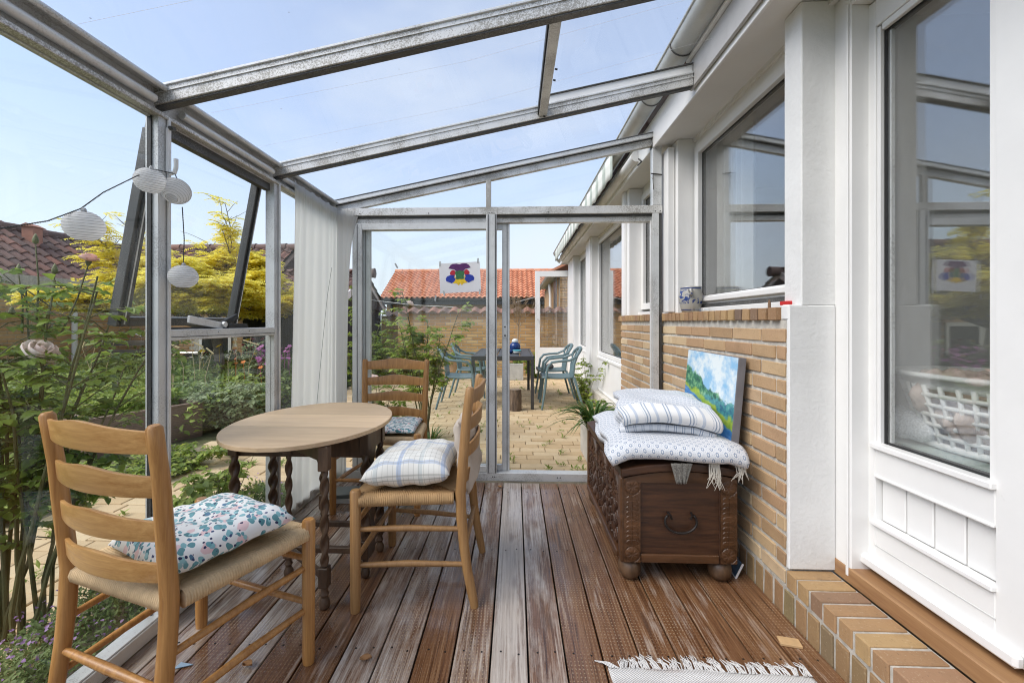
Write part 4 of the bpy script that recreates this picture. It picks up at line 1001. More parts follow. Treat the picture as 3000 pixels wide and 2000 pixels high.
# ------------------------------------------------------------------ quilts
def quilt_mat(name, border):
    m = NT(name); tc = m.n('ShaderNodeTexCoord'); uv = tc.outputs['UV']
    mp = m.n('ShaderNodeMapping', {'Vector': uv, 'Scale': (1, 1, 1)})
    s = m.n('ShaderNodeSeparateXYZ', {0: mp.outputs[0]}); x, y = s.outputs[0], s.outputs[1]
    # flowers on a half drop grid, tiny dots between
    def cell(x, y, per, ox=0.0, oy=0.0):
        fx = m.math('SUBTRACT', m.n('ShaderNodeMath', {0: m.math('ADD', m.math('MULTIPLY', x, 1 / per), ox)}, operation='FRACT').outputs[0], 0.5)
        fy = m.math('SUBTRACT', m.n('ShaderNodeMath', {0: m.math('ADD', m.math('MULTIPLY', y, 1 / per), oy)}, operation='FRACT').outputs[0], 0.5)
        d = m.math('SQRT', m.math('ADD', m.math('MULTIPLY', fx, fx), m.math('MULTIPLY', fy, fy)))
        return d, m.n('ShaderNodeMath', {0: fy, 1: fx}, operation='ARCTAN2').outputs[0]
    c = m.mix(m.noise(m.coord(), 5, 3), (0.58, 0.61, 0.65), (0.68, 0.69, 0.71))
    d, a = cell(x, y, 0.0085); c = m.mix(m.math('MULTIPLY', m.math('LESS_THAN', d, 0.2), 0.5), c, (0.30, 0.33, 0.38))
    for ox, oy in ((0, 0), (0.5, 0.5)):
        d, a = cell(x, y, 0.036, ox, oy)
        rr = m.math('ADD', d, m.math('MULTIPLY', m.math('COSINE', m.math('MULTIPLY', a, 6.0)), 0.018))
        c = m.mix(m.math('LESS_THAN', d, 0.27), c, (0.72, 0.72, 0.72))
        c = m.mix(m.math('MULTIPLY', m.math('LESS_THAN', rr, 0.20), m.math('GREATER_THAN', rr, 0.085)), c, (0.27, 0.33, 0.43))
    if border:
        b = m.math('LESS_THAN', m.math('ABSOLUTE', m.math('SUBTRACT', y, border[0])), border[1])
        pl_ = m.mix(stripes(m, x, 0.013, 0.0, 0.35), (0.72, 0.73, 0.74), (0.27, 0.33, 0.42))
        pl_ = m.mix(stripes(m, x, 0.095, 0.30, 1.0), pl_, (0.76, 0.76, 0.75)); pl_ = m.mix(stripes(m, x, 0.095, 0.55, 0.68), pl_, (0.50, 0.55, 0.63))
        c = m.mix(b, c, pl_)
    m.set(Base_Color=c, Roughness=0.9, Sheen_Weight=0.2)
    m.bump(m.noise(m.coord(), 38, 4), 0.35, 0.006)
    return m.m
def folded_sheet(name, width, path, mat, loc, rz, thick, seed, wig=0.006, droop=None):
    """path: list of (y,z) along the folds; extruded across local x, with soft wrinkles"""
    rnd = random.Random(seed); ph = [rnd.uniform(0, 6) for _ in range(9)]
    P = [Vector((0, y, z)) for y, z in path]; L = [0]
    for a, b in zip(P, P[1:]): L.append(L[-1] + (b - a).length)
    n = max(40, int(L[-1] / 0.014)); pts = []
    for i in range(n + 1):
        s = L[-1] * i / n; k = 0
        while k < len(L) - 2 and L[k + 1] < s: k += 1
        t = (s - L[k]) / max(1e-6, L[k + 1] - L[k]); pts.append(P[k].lerp(P[k + 1], t))
    for _ in range(3):
        pts = [pts[0]] + [(pts[i - 1] + pts[i] * 2 + pts[i + 1]) / 4 for i in range(1, n)] + [pts[-1]]
    mb = MB(); nu = 36; mb.uv = {}
    vs = []
    for i in range(n + 1):
        for k in range(nu + 1):
            u = k / nu; x = (u - .5) * width; q = pts[i]
            z = q.z + wig * (math.sin(u * 9 + ph[0] + q.y * 14) + 0.7 * math.sin(q.y * 26 + ph[1] + u * 5)) * (0.5 + q.z * 4) * 0.6
            y = q.y + wig * 1.4 * math.sin(u * 7 + ph[2] + q.z * 30)
            xx = x + wig * 1.5 * math.sin(q.y * 17 + ph[3] + q.z * 50)
            if droop: z -= droop(xx, y)
            vs.append((xx, y, z))
    b = len(mb.v)
    fs = [(i * (nu + 1) + k, i * (nu + 1) + k + 1, (i + 1) * (nu + 1) + k + 1, (i + 1) * (nu + 1) + k) for i in range(n) for k in range(nu)]
    mb.add(vs, fs)
    for i in range(n + 1):
        for k in range(nu + 1): mb.uv[i * (nu + 1) + k] = (k / nu * width, L[-1] * i / n)
    me = mb.mesh(name, smooth='all'); o = link(name, me, mat, None, loc, (0, 0, rz))
    sm_ = o.modifiers.new('thickness', 'SOLIDIFY'); sm_.thickness = thick; sm_.offset = 0
    return o
def fold_path(y0, y1, hs, flip=0):
    p = []
    for i, h in enumerate(hs):
        a, b = (y1, y0) if (i + flip) % 2 == 0 else (y0, y1)
        p += [(a, h), (lerp(a, b, .3), h), (lerp(a, b, .7), h), (b, h)]
        if i < len(hs) - 1:
            e = (-1 if b == y0 else 1) * (0.010 + 0.45 * (hs[i + 1] - h))
            p += [(b + e, lerp(h, hs[i + 1], .25)), (b + e, lerp(h, hs[i + 1], .75))]
    return p
q1 = folded_sheet('quilt', 0.56, fold_path(-0.335, 0.30, [0.0, 0.042]), quilt_mat('quilt_flowers', None), (0.722, 2.205, 0.547), math.radians(-4), 0.036, 11, 0.006,
                  droop=lambda x, y: 0.8 * max(0, -x - 0.20) ** 1.3 + 0.55 * max(0, x - 0.2) ** 1.2 + 0.10 * max(0, -y - 0.27) ** 1.2 - 0.010)
tag(q1, 'lower pale blue flower print quilt spread over the chest lid', 'quilt', 'quilts folded on the chest')
q2 = folded_sheet('quilt', 0.42, fold_path(-0.20, 0.26, [0.0, 0.034, 0.100], 1), quilt_mat('quilt_plaid_border', (1.03, 0.085)), (0.735, 2.20, 0.640), math.radians(-10), 0.028, 21, 0.008,
                  droop=lambda x, y: 0.30 * max(0, x - 0.12) + 0.5 * max(0, -x - 0.15) ** 1.3)
tag(q2, 'upper folded quilt with plaid border, topmost on the chest', 'quilt', 'quilts folded on the chest')
# fringe of a shawl under the quilts
M['fringe'] = plain('cream_fringe', (0.62, 0.58, 0.50), 0.9)
fm = MB(); rr = random.Random(3)
for (cx, n, l) in ((0.845, 26, 0.10), (0.955, 14, 0.075)):
    for i in range(n):
        x = cx + rr.uniform(-.022, .022); L = l * rr.uniform(.6, 1.1)
        fm.tube([(x, 1.858, 0.53), (x + rr.uniform(-.01, .01), 1.848, 0.53 - L * .5), (x + rr.uniform(-.025, .025), 1.85, 0.53 - L)], [0.002, 0.0018, 0.0008], 4)
fo = ob('shawl_fringe', fm, M['fringe']); tag(fo, 'cream tassel fringe hanging from under the quilts over the chest end', 'fringe')
gd_ = ob('knitted_corner', MB().grid(lambda u, v: Vector((0.705 + (u - .5) * 0.09 * (1 - 0.55 * v), 1.848 - 0.004 * math.sin(u * 20), 0.535 - 0.085 * v)), 10, 8), plain('grey_knit', (0.18, 0.17, 0.15), 0.95, var=0.5, nscale=180, bump=0.8, bscale=260), smooth='all')
gd_.modifiers.new('s', 'SOLIDIFY').thickness = 0.006
tag(gd_, 'grey speckled knitted corner peeking out below the quilts', 'cloth')

# ------------------------------------------------------------------ painting leaning on the wall
def landscape():
    m = NT('landscape_painting'); tc = m.n('ShaderNodeTexCoord'); s = m.n('ShaderNodeSeparateXYZ', {0: tc.outputs['UV']}); x, y = s.outputs[0], s.outputs[1]
    uv = tc.outputs['UV']
    n1 = m.noise(uv, 5, 5, 0.6); n2 = m.noise(uv, 16, 4, 0.65); n3 = m.noise(m.n('ShaderNodeMapping', {'Vector': uv, 'Scale': (5, 26, 1)}).outputs[0], 1.6, 4, 0.6)
    c = m.mix(m.mr(m.math('ADD', n1, m.math('MULTIPLY', n2, .2)), 0.50, 0.68, 0, 1), (0.26, 0.50, 0.72), (0.72, 0.79, 0.80))
    def under(h, soft=0.01): return m.mr(m.math('SUBTRACT', h, y), -soft, soft, 0, 1)
    hills = m.math('ADD', m.math('MULTIPLY', m.math('SUBTRACT', 1.0, x), 0.34), 0.52)
    hills = m.math('ADD', hills, m.math('MULTIPLY', m.math('SUBTRACT', n1, 0.5), 0.25))
    g1 = m.ramp(n2, [(0.35, (0.015, 0.07, 0.06)), (0.5, (0.05, 0.22, 0.13)), (0.62, (0.22, 0.45, 0.22)), (0.75, (0.45, 0.55, 0.33))])
    c = m.mix(under(hills), c, g1)
    h2 = m.math('ADD', 0.60, m.math('MULTIPLY', m.math('SUBTRACT', n2, 0.5), 0.2))
    far = m.math('MULTIPLY', under(h2), m.mr(x, 0.42, 0.5, 0, 1))
    c = m.mix(far, c, m.ramp(n2, [(0.35, (0.03, 0.10, 0.20)), (0.55, (0.07, 0.30, 0.30)), (0.7, (0.20, 0.45, 0.40))]))
    h3 = m.math('ADD', m.math('ADD', 0.47, m.math('MULTIPLY', m.math('SUBTRACT', 1.0, x), 0.18)), m.math('MULTIPLY', m.math('SUBTRACT', n1, 0.5), 0.22))
    c = m.mix(under(h3), c, m.ramp(n2, [(0.3, (0.20, 0.36, 0.04)), (0.6, (0.36, 0.48, 0.07)), (0.8, (0.52, 0.50, 0.14))]))
    h4 = m.math('ADD', m.math('MULTIPLY', m.math('SUBTRACT', 1.0, x), 0.24), 0.38)
    h4 = m.math('ADD', h4, m.math('MULTIPLY', m.math('SUBTRACT', n1, 0.5), 0.12))
    c = m.mix(under(h4), c, m.ramp(n3, [(0.3, (0.03, 0.13, 0.42)), (0.55, (0.07, 0.26, 0.58)), (0.75, (0.30, 0.50, 0.72))]))
    m.set(Base_Color=c, Roughness=0.45); m.bump(n2, 0.2, 0.002)
    return m.m
pt = thing('painting', 'unframed landscape painting with grey edges leaning on the brick wall', 'painting', (0.955, 2.245, 0.44))
cv = MB(); cv.grid(lambda u, v: Vector((0, 0.295 - 0.59 * u, 0.535 * v)), 1, 1, uv=True)
ob('picture', cv, landscape(), pt, loc=(-0.0008, 0, 0))
ob('canvas', MB().box(0.0, 0.034, -0.297, 0.297, -0.001, 0.537), plain('grey_canvas_edge', (0.17, 0.165, 0.175), 0.7), pt, bevel=0.002)
pt.rotation_euler = (0, math.radians(5.0), math.radians(-1.5))
sp_ = thing('small_picture', 'small dark blue picture standing on the deck behind the chest', 'picture', (0.985, 2.02, 0.0))
ob('picture', MB().box(0, 0.004, -0.08, 0.08, 0.004, 0.07), plain('blue_print', (0.03, 0.09, 0.16), 0.3, var=0.8, nscale=22), sp_)
ob('picture_edge', MB().box(-0.002, 0.006, -0.083, -0.0805, 0, 0.073).box(-0.002, 0.006, -0.0805, 0.0805, 0, 0.0035), M['white'], sp_)
sp_.rotation_euler = (0, math.radians(24), math.radians(-8))

# ------------------------------------------------------------------ rug with fringe, wood chip
def rug_mat():
    m = NT('white_woven_cotton'); v = m.coord()
    s = m.n('ShaderNodeSeparateXYZ', {0: v})
    w1 = m.math('SINE', m.math('MULTIPLY', s.outputs[0], 2 * PI / 0.010)); w2 = m.math('SINE', m.math('MULTIPLY', s.outputs[1], 2 * PI / 0.009))
    c = m.mix(m.noise(m.coord((4, 30, 1)), 1.0, 4), (0.58, 0.56, 0.54), (0.76, 0.75, 0.73))
    c = m.mix(m.mr(m.noise(m.coord((2, 12, 1)), 2.0, 2), 0.62, 0.68, 0, 0.4), c, (0.50, 0.42, 0.38))
    m.set(Base_Color=c, Roughness=0.95); m.bump(m.math('MULTIPLY', w1, w2), 0.6, 0.004); return m.m
M['rug'] = rug_mat()
rg = thing('rug', 'white woven cotton rug with tied fringe on the deck by the door', 'rug', (0.62, 1.125, 0))
def rugP(u, v):
    x = lerp(-0.312, 0.33, u) + 0.004 * math.sin(v * 30); y = lerp(-0.75, 0.295 - 0.012 * u, v)
    return Vector((x, y, 0.007 + 0.0015 * math.sin(v * 130) + 0.0025 * math.sin(u * 7 + v * 5) + 0.002 * math.sin(u * 17)))
ro_ = ob('woven_cloth', MB().grid(rugP, 60, 220), M['rug'], rg, smooth='all'); ro_.modifiers.new('s', 'SOLIDIFY').thickness = 0.007
fm = MB(); rr = random.Random(9)
for i in range(19):
    u = (i + 0.5) / 19; x0 = lerp(-0.312, 0.33, u); y0 = 0.292 - 0.012 * u; tilt = rr.uniform(-0.5, 0.3); L = rr.uniform(0.045, 0.065)
    if i == 0: tilt = -2.2; L = 0.09
    for k in range(9):
        xx = x0 + rr.uniform(-.014, .014); t2 = tilt + rr.uniform(-.3, .3); l2 = L * rr.uniform(.75, 1.1); w = rr.uniform(-.008, .008)
        xe = x0 + l2 * math.sin(t2) * .8 + rr.uniform(-.006, .006); ye = y0 + l2 * max(0.3, math.cos(t2))
        fm.tube([(xx, y0 - 0.004, 0.008), (lerp(xx, xe, .35) + w, lerp(y0, ye, .35), 0.013), (lerp(xx, xe, .7) - w * .5, lerp(y0, ye, .7), 0.009), (xe, ye, 0.004)], [0.0022, 0.0022, 0.0018, 0.0008], 4)
ob('fringe', fm, M['rug'], rg)
wc = ob('wood_chip', MB().box(-0.034, 0.034, -0.020, 0.020, 0.0005, 0.009), plain('pale_pine', (0.55, 0.36, 0.18), 0.7, nscale=30), None, bevel=0.001, loc=(0.968, 1.553, 0), rot=(0, 0, math.radians(-12)))
tag(wc, 'small pale wooden offcut lying on the deck near the brick step', 'wood offcut')
cr = ob('paper_scrap', MB().add([(0, 0, .002), (.045, .012, .006), (.05, .022, .002), (.01, .02, .009)], [(0, 1, 2, 3)]), plain('blue_paper', (0.35, 0.5, 0.65), 0.6), None, loc=(-1.115, 1.36, 0))
cr.modifiers.new('s', 'SOLIDIFY').thickness = 0.001; tag(cr, 'torn blue and white paper scrap on the deck beneath the nearest chair', 'paper')
M['dryleaf'] = plain('dry_leaf', (0.33, 0.17, 0.07), 0.8)
rr = random.Random(5)
lv = [(-0.105, 2.93), (-0.88, 1.38), (-0.5, 1.42)]
for i, (x, y) in enumerate(lv):
    l_ = ob('dry_leaf', MB().grid(lambda u, v: Vector(((u - .5) * 0.03 * math.sin(PI * min(.98, v + .02)), (v - .5) * 0.04, 0.004 + 0.008 * (2 * u - 1) ** 2 + .004 * v)), 4, 5), M['dryleaf'], None, smooth='all', loc=(x, y, 0), rot=(0, 0, rr.uniform(0, 6)))
    l_.modifiers.new('s', 'SOLIDIFY').thickness = 0.0006
    tag(l_, ('curled dry leaf on the deck by the door track', 'dry leaf on the deck under the table', 'dry leaf on the deck before the table leg')[i], 'leaf')
# things lying beside the far chair
bk = thing('book_stack', 'grey books stacked on the deck beside the curtain foot', 'books', (-1.06, 2.72, 0))
ob('book', MB().box(-0.11, 0.10, -0.08, 0.07, 0, 0.028), plain('pale_cover', (0.55, 0.55, 0.52), 0.5), bk, bevel=0.002)
ob('book', MB().box(-0.09, 0.11, -0.07, 0.08, 0.029, 0.052), plain('grey_green_cover', (0.13, 0.15, 0.14), 0.45), bk, bevel=0.002, rot=(0, 0, 0.2))
bg_ = cushion('black_bag', 'crumpled black plastic bag on the deck under the far chair', 'bag', 0.20, 0.16, 0.08, plain('black_plastic', (0.012, 0.013, 0.02), 0.25), (-0.90, 2.60, 0.03), (0, 0, 0.3), 13, wr=0.012)

# ------------------------------------------------------------------ things on the window sill
jug = thing('stoneware_jar', 'grey stoneware jar with blue painted flowers on the window sill', 'jar', (1.118, 2.78, 1.193))
def jar_mat():
    m = NT('salt_glazed_stoneware'); v = m.coord()
    n1 = m.noise(v, 28, 4, 0.6, 1.5); s = m.n('ShaderNodeSeparateXYZ', {0: v})
    band = m.math('MULTIPLY', m.math('GREATER_THAN', s.outputs[2], 0.055), m.math('LESS_THAN', s.outputs[2], 0.142))
    fl = m.math('MULTIPLY', m.mr(n1, 0.54, 0.57, 0, 1), band)
    ln = m.math('MULTIPLY', m.math('GREATER_THAN', s.outputs[2], 0.014), m.math('LESS_THAN', s.outputs[2], 0.020))
    ln2 = m.math('MULTIPLY', m.math('GREATER_THAN', s.outputs[2], 0.148), m.math('LESS_THAN', s.outputs[2], 0.156))
    c = m.mix(m.math('MAXIMUM', m.math('MAXIMUM', fl, ln), ln2), (0.40, 0.385, 0.34), (0.02, 0.05, 0.20))
    m.set(Base_Color=c, Roughness=0.3, Coat_Weight=0.4); m.bump(m.noise(v, 60, 3), 0.15, 0.002); return m.m
M['jar'] = jar_mat()
ob('body', MB().lathe([(0.050, 0), (0.058, 0.02), (0.070, 0.07), (0.072, 0.105), (0.064, 0.14), (0.062, 0.155), (0.066, 0.163), (0.058, 0.163), (0.055, 0.14), (0.05, 0.03), (0.0, 0.02)], n=28), M['jar'], jug, smooth='all')
ob('handle', MB().tube([(0.0 - 0.03, -0.058, 0.138), (-0.035, -0.088, 0.142), (-0.03, -0.092, 0.118), (-0.028, -0.068, 0.104)], [0.010, 0.011, 0.009, 0.010], 10), M['jar'], jug, smooth='all')
ob('handle', MB().tube([(0.02, 0.060, 0.138), (0.025, 0.088, 0.142), (0.02, 0.092, 0.118), (0.018, 0.068, 0.104)], [0.010, 0.011, 0.009, 0.010], 10), M['jar'], jug, smooth='all')
ash = ob('glass_ashtray', MB().lathe([(0.05, 0), (0.052, 0.02), (0.047, 0.02), (0.044, 0.006), (0, 0.005)], n=20), M['win_glass'], None, smooth=True, loc=(1.105, 2.60, 1.194)); tag(ash, 'low clear glass ashtray on the sill beside the stoneware jar', 'ashtray')
ck = ob('cork', MB().lathe([(0.006, 0), (0.006, 0.02), (0.003, 0.034), (0, 0.036)], n=10), plain('brown_cork', (0.20, 0.12, 0.07), 0.8), None, loc=(1.09, 1.885, 1.193)); tag(ck, 'small brown pointed cork standing on the brick sill', 'cork')
mbx = ob('matchbox', MB().box(-0.012, 0.012, -0.026, 0.026, 0, 0.016), plain('red_box', (0.60, 0.02, 0.02), 0.5), None, bevel=0.001, loc=(1.095, 1.775, 1.201)); tag(mbx, 'small red box on the sill next to the white pier', 'box')

# ------------------------------------------------------------------ laundry behind the glazed door
ap = thing('washing_machine', 'pale green topped white machine behind the glazed door', 'appliance', (1.72, 1.35, 0.2))
ob('cabinet', MB().box(-0.30, 0.32, -0.33, 0.36, 0, 0.44), plain('white_enamel', (0.72, 0.74, 0.73), 0.3), ap, bevel=0.02, seg=3)
ob('worktop', MB().box(-0.315, 0.33, -0.345, 0.375, 0.442, 0.488), plain('pale_green_top', (0.55, 0.64, 0.61), 0.3), ap, bevel=0.016, seg=3)
ms = cushion('laundry_net', 'white mesh laundry net slumped beside the basket', 'laundry net', 0.26, 0.22, 0.14, plain('white_mesh', (0.68, 0.70, 0.74), 0.9, var=0.3, nscale=160, bump=0.6, bscale=400), (1.53, 1.70, 0.735), (0, 0, 0.4), 17, flat=0.6)
lbk = thing('laundry_basket', 'white plastic lattice laundry basket seen through the door glass', 'basket', (1.625, 1.50, 0.69))
M['white_plastic'] = plain('white_plastic', (0.86, 0.86, 0.85), 0.35, var=0.03)
def bask(t, z): a = 2 * PI * t; e = 0.72 + 0.28 * z / 0.26; return Vector((0.205 * e * math.copysign(abs(math.cos(a)) ** .8, math.cos(a)), 0.27 * e * math.copysign(abs(math.sin(a)) ** .8, math.sin(a)), z))
NB = 40
rib = MB()
for k in range(NB): rib.tube([bask(k / NB, z) for z in (0.01, 0.07, 0.14, 0.225)], [0.0075, 0.007, 0.007, 0.009], 6)
for z, r in ((0.015, .012), (0.05, .008), (0.085, .008), (0.12, .008), (0.155, .008), (0.19, .009)): rib.tube([bask(k / 52, z) for k in range(52)], r, 6, closed=True)
ob('lattice', rib, M['white_plastic'], lbk, smooth='all')
rim = MB(); rim.grid(lambda u, v: bask(u, 0.212) * 1.0 + Vector((0, 0, 0.05 * v)) + Vector((bask(u, .24).x, bask(u, .24).y, 0)) * 0.06 * (v ** 2), 64, 4)
rm_ = ob('rim', rim, M['white_plastic'], lbk, smooth='all'); rm_.modifiers.new('s', 'SOLIDIFY').thickness = 0.008
rl = MB().tube([bask(k / 52, 0.258) * 1.06 - Vector((0, 0, 0.0155)) for k in range(52)], 0.010, 8, closed=True)
ob('rim_lip', rl, M['white_plastic'], lbk, smooth='all')
M['towel'] = plain('pink_towel', (0.60, 0.49, 0.44), 0.95, var=0.25, nscale=25, bump=0.9, bscale=120)
rr = random.Random(2)
for i in range(7):
    a = rr.uniform(0, 6.28); r = rr.uniform(0.02, 0.10)
    o = cushion('towel', ('crumpled dusty pink towel in the laundry basket',)[0], 'towel', 0.24, 0.20, 0.16, M['towel'], (1.625 + r * math.cos(a), 1.50 + r * 1.3 * math.sin(a), 0.745 + 0.022 * i), (rr.uniform(-.4, .4), rr.uniform(-.4, .4), a), 40 + i, wr=0.012, flat=1.0)
    o['group'] = 'towels heaped in the laundry basket'

# ------------------------------------------------------------------ curtain
M['curtain'] = None
mc = NT('white_cotton_curtain'); cc = mc.mix(mc.noise(mc.coord((3, 3, 1)), 2, 3), (0.82, 0.815, 0.80), (0.87, 0.865, 0.85))
mc.set(Base_Color=cc, Roughness=0.9)
tl_ = mc.n('ShaderNodeBsdfTranslucent', {'Color': (0.88, 0.88, 0.86, 1)}); ms_ = mc.n('ShaderNodeMixShader', {0: 0.35, 1: mc.b.outputs[0], 2: tl_.outputs[0]}); ms_.inputs[0].default_value = 0.72; mc.l(ms_.outputs[0], mc.o.inputs['Surface'])
ct = thing('curtain', 'white cotton curtain hanging in the far corner of the sunroom', 'curtain', (-1.27, 2.75, 0))
def curP(u, v):
    z = lerp(0.02, 1.945, v)
    s = u * 0.78
    if s < 0.60: bx, by = 0.0, -0.33 + s
    else: bx, by = (s - 0.60) * 0.85, 0.27 + (s - 0.60) * 0.30
    a = 0.0048 * (1 + 0.6 * (1 - v))
    w = 0.8 * math.sin(u * 2 * PI * 10 + 2.6 * math.sin(u * 8.3) + 0.9 * math.sin(v * 2.2 + u * 6)) + 0.9 * math.sin(u * 2 * PI * 4.3 + 1.4 * math.sin(u * 5 + v * 1.5))
    if v > 0.965: w = w * 0.6 + 0.7 * math.sin(u * 2 * PI * 40)
    slant = -0.035 * (1 - v) * (u < 0.5) * (1 - 2 * u)
    pull = 0.09 * math.exp(-((v - 0.72) / 0.12) ** 2) * 0 
    x = bx + a * w - 0.02 * max(0, (1 - v) - 0.1)
    edge = max(0, (u - 0.86) / 0.14)
    x -= 0.10 * edge * (1 - math.exp(-((1 - v) / 0.10)))
    y = by + slant + a * 0.5 * math.sin(u * 2 * PI * 10 + 2.6 * math.sin(u * 8.3) + 1.6)
    sag = 0.012 * abs(math.sin(u * PI * 7)) * max(0, (v - 0.9) / 0.1)
    return Vector((x, y, z - sag))
ob('cloth', MB().grid(curP, 300, 40), mc.m, ct, smooth='all').modifiers.new('s', 'SOLIDIFY').thickness = 0.0012
ob('pull_cord', MB().tube([(0.035, 0.10, 1.50), (0.04, 0.02, 1.30), (0.045, -0.06, 1.0), (0.05, -0.16, 0.58), (0.05, -0.20, 0.34)], 0.0012, 5), plain('grey_cord', (0.2, 0.2, 0.2), 0.7), ct)

# ------------------------------------------------------------------ paper lanterns on their cord
ml = NT('lantern_paper'); ml.set(Base_Color=(0.90, 0.90, 0.90), Roughness=0.8)
t2 = ml.n('ShaderNodeBsdfTranslucent', {'Color': (0.92, 0.92, 0.92, 1)}); m2 = ml.n('ShaderNodeMixShader', {0: 0.68, 1: ml.b.outputs[0], 2: t2.outputs[0]}); ml.l(m2.outputs[0], ml.o.inputs['Surface'])
M['wire_ring'] = plain('lantern_wire', (0.42, 0.42, 0.42), 0.5)
def lantern_proto():
    t = thing('paper_lantern', 'x', 'lantern', (0, 0, 0), 0, 'white paper lanterns on the string')
    R = 0.049; prof = []; n = 12
    for i in range(n * 4 + 1):
        a = -1.18 + 2.36 * i / (n * 4); prof.append(((R - 0.0018 * (1 - abs(math.sin(PI * i / 4 + PI / 2)))) * math.cos(a), R * 0.88 * math.sin(a)))
    ob('paper_shade', MB().lathe(prof, n=28), ml.m, t, smooth='all')
    me = t.children[0].data; bm = bmesh.new(); bm.from_mesh(me)
    bmesh.ops.delete(bm, geom=[f for f in bm.faces if len(f.verts) > 4], context='FACES'); bm.to_mesh(me); bm.free()
    wm = MB()
    for i in range(n + 1):
        a = -1.18 + 2.36 * i / n; r = (R + 0.0002) * math.cos(a); z = R * 0.88 * math.sin(a)
        wm.tube([(r * math.cos(k * 2 * PI / 28), r * math.sin(k * 2 * PI / 28), z) for k in range(28)], 0.0006, 4, closed=True)
    ob('wire_hoops', wm, M['wire_ring'], t)
    ob('bulb_holder', MB().tube([(0, 0, 0.012), (0, 0, 0.045), (0, 0, 0.052)], [0.006, 0.007, 0.004], 8).tube([(-0.02, 0, 0.040), (0, 0, 0.046), (0.02, 0, 0.040)], 0.0008, 4), M['wire_ring'], t)
    return t
lp = lantern_proto(); bpy.context.view_layer.update()
ls = [((-1.25, 1.20, 1.411), (0.12, 0.10, 0), 'largest looking paper lantern, leftmost on the sagging cord'),
      ((-1.285, 1.465, 1.630), (0.18, 0.28, 0), 'paper lantern hanging against the big post, left of the pair'),
      ((-1.243, 1.527, 1.612), (-0.62, -0.12, 0), 'paper lantern tipped towards the camera, right of the pair'),
      ((-1.245, 1.566, 1.303), (0.0, 0.03, 0), 'lowest paper lantern hanging straight down before the yellow tree')]
for i, (lo, rt, lab) in enumerate(ls):
    o = lp if i == 0 else copy_tree(lp)
    o.location = lo; o.rotation_euler = rt; o['label'] = lab
def twisted(mb, pts, r=0.0011, off=0.0013, per=0.012):
    P = [Vector(p) for p in pts]; dense = []
    for a, b in zip(P, P[1:]):
        k = max(2, int((b - a).length / 0.003))
        dense += [a.lerp(b, i / k) for i in range(k)]
    dense.append(P[-1]); s = 0; out = [[], []]
    for i, p in enumerate(dense):
        if i: s += (p - dense[i - 1]).length
        d = (dense[min(i + 1, len(dense) - 1)] - dense[max(0, i - 1)]).normalized(); x = d.cross(Vector((0.3, 0.8, 0.5))).normalized(); y = d.cross(x)
        for q in (0, 1):
            a = 2 * PI * s / per + q * PI; out[q].append(p + (x * math.cos(a) + y * math.sin(a)) * off)
    for q in (0, 1): mb.tube(out[q], r, 5)
cd = MB()
twisted(cd, [(-1.275, 1.562, 1.688), (-1.28, 1.48, 1.675), (-1.283, 1.411, 1.629), (-1.262, 1.27, 1.53), (-1.25, 1.19, 1.459), (-1.258, 1.11, 1.405), (-1.27, 1.012, 1.363), (-1.30, 0.6, 1.33), (-1.30, 0.2, 1.44)])
twisted(cd, [(-1.275, 1.562, 1.69), (-1.250, 1.545, 1.66)]); twisted(cd, [(-1.236, 1.55, 1.56), (-1.238, 1.562, 1.44), (-1.245, 1.566, 1.35)])
co = ob('lantern_cord', cd, plain('dark_twisted_flex', (0.045, 0.045, 0.045), 0.5)); tag(co, 'thin dark twisted flex of the lantern string draped from the post hook', 'cord')

# ------------------------------------------------------------------ child's painting taped to the glass
cpn = thing('childs_painting', 'mirrored blot painting on white paper taped to the end glass', 'painting', (-0.397, 3.0825, 1.453))
cpn.rotation_euler = (0, math.radians(-2.5), 0)
ob('paper', MB().box(-0.148, 0.148, 0, 0.0008, -0.108, 0.108), plain('white_paper', (0.72, 0.72, 0.74), 0.7, var=0.03), cpn)
def blot(name, col, pts, lay):
    mt_ = plain(name + '_paint', col, 0.35, var=0.25, nscale=60, bump=0.4, bscale=90)
    ob(name, MB().prism(pts, 'y', -0.0006 - 0.0004 * lay, -0.0002), mt_, cpn)
def sym(pts): return pts + [(-x, z) for x, z in pts[::-1]]
S_ = 0.295 / 590.0       # paper pixel to metre
def PX(*a): return [((x - 1640) * S_, (500 - y) * S_) for x, y in a]
blot('purple_wings', (0.085, 0.012, 0.105), sym(PX((1640, 310), (1600, 298), (1540, 300), (1508, 320), (1478, 362), (1530, 374), (1560, 378), (1575, 395), (1605, 412), (1640, 405))), 2)
for s in (1, -1):
    f_ = lambda P: [(x * s, z) for x, z in P]
    blot('red_blot', (0.42, 0.012, 0.03), f_(PX((1572, 400), (1545, 385), (1520, 395), (1498, 425), (1500, 452), (1530, 462), (1565, 462), (1580, 435))), 1)
    blot('blue_blot', (0.012, 0.035, 0.33), f_(PX((1562, 462), (1505, 458), (1455, 475), (1432, 510), (1440, 545), (1480, 560), (1515, 578), (1550, 560), (1572, 530), (1580, 495))), 2)
    blot('yellow_blot', (0.75, 0.50, 0.015), f_(PX((1575, 480), (1562, 470), (1560, 500), (1578, 510))), 3)
blot('green_blot', (0.035, 0.15, 0.05), sym(PX((1640, 395), (1610, 408), (1580, 405), (1572, 440), (1585, 480), (1582, 520), (1610, 525), (1640, 520))), 3)
blot('yellow_blot', (0.75, 0.50, 0.015), sym(PX((1640, 522), (1610, 520), (1575, 520), (1556, 545), (1535, 578), (1570, 580), (1595, 590), (1615, 612), (1632, 600), (1640, 575))), 1)
M['tape'] = plain('clear_tape', (0.45, 0.47, 0.47), 0.4)
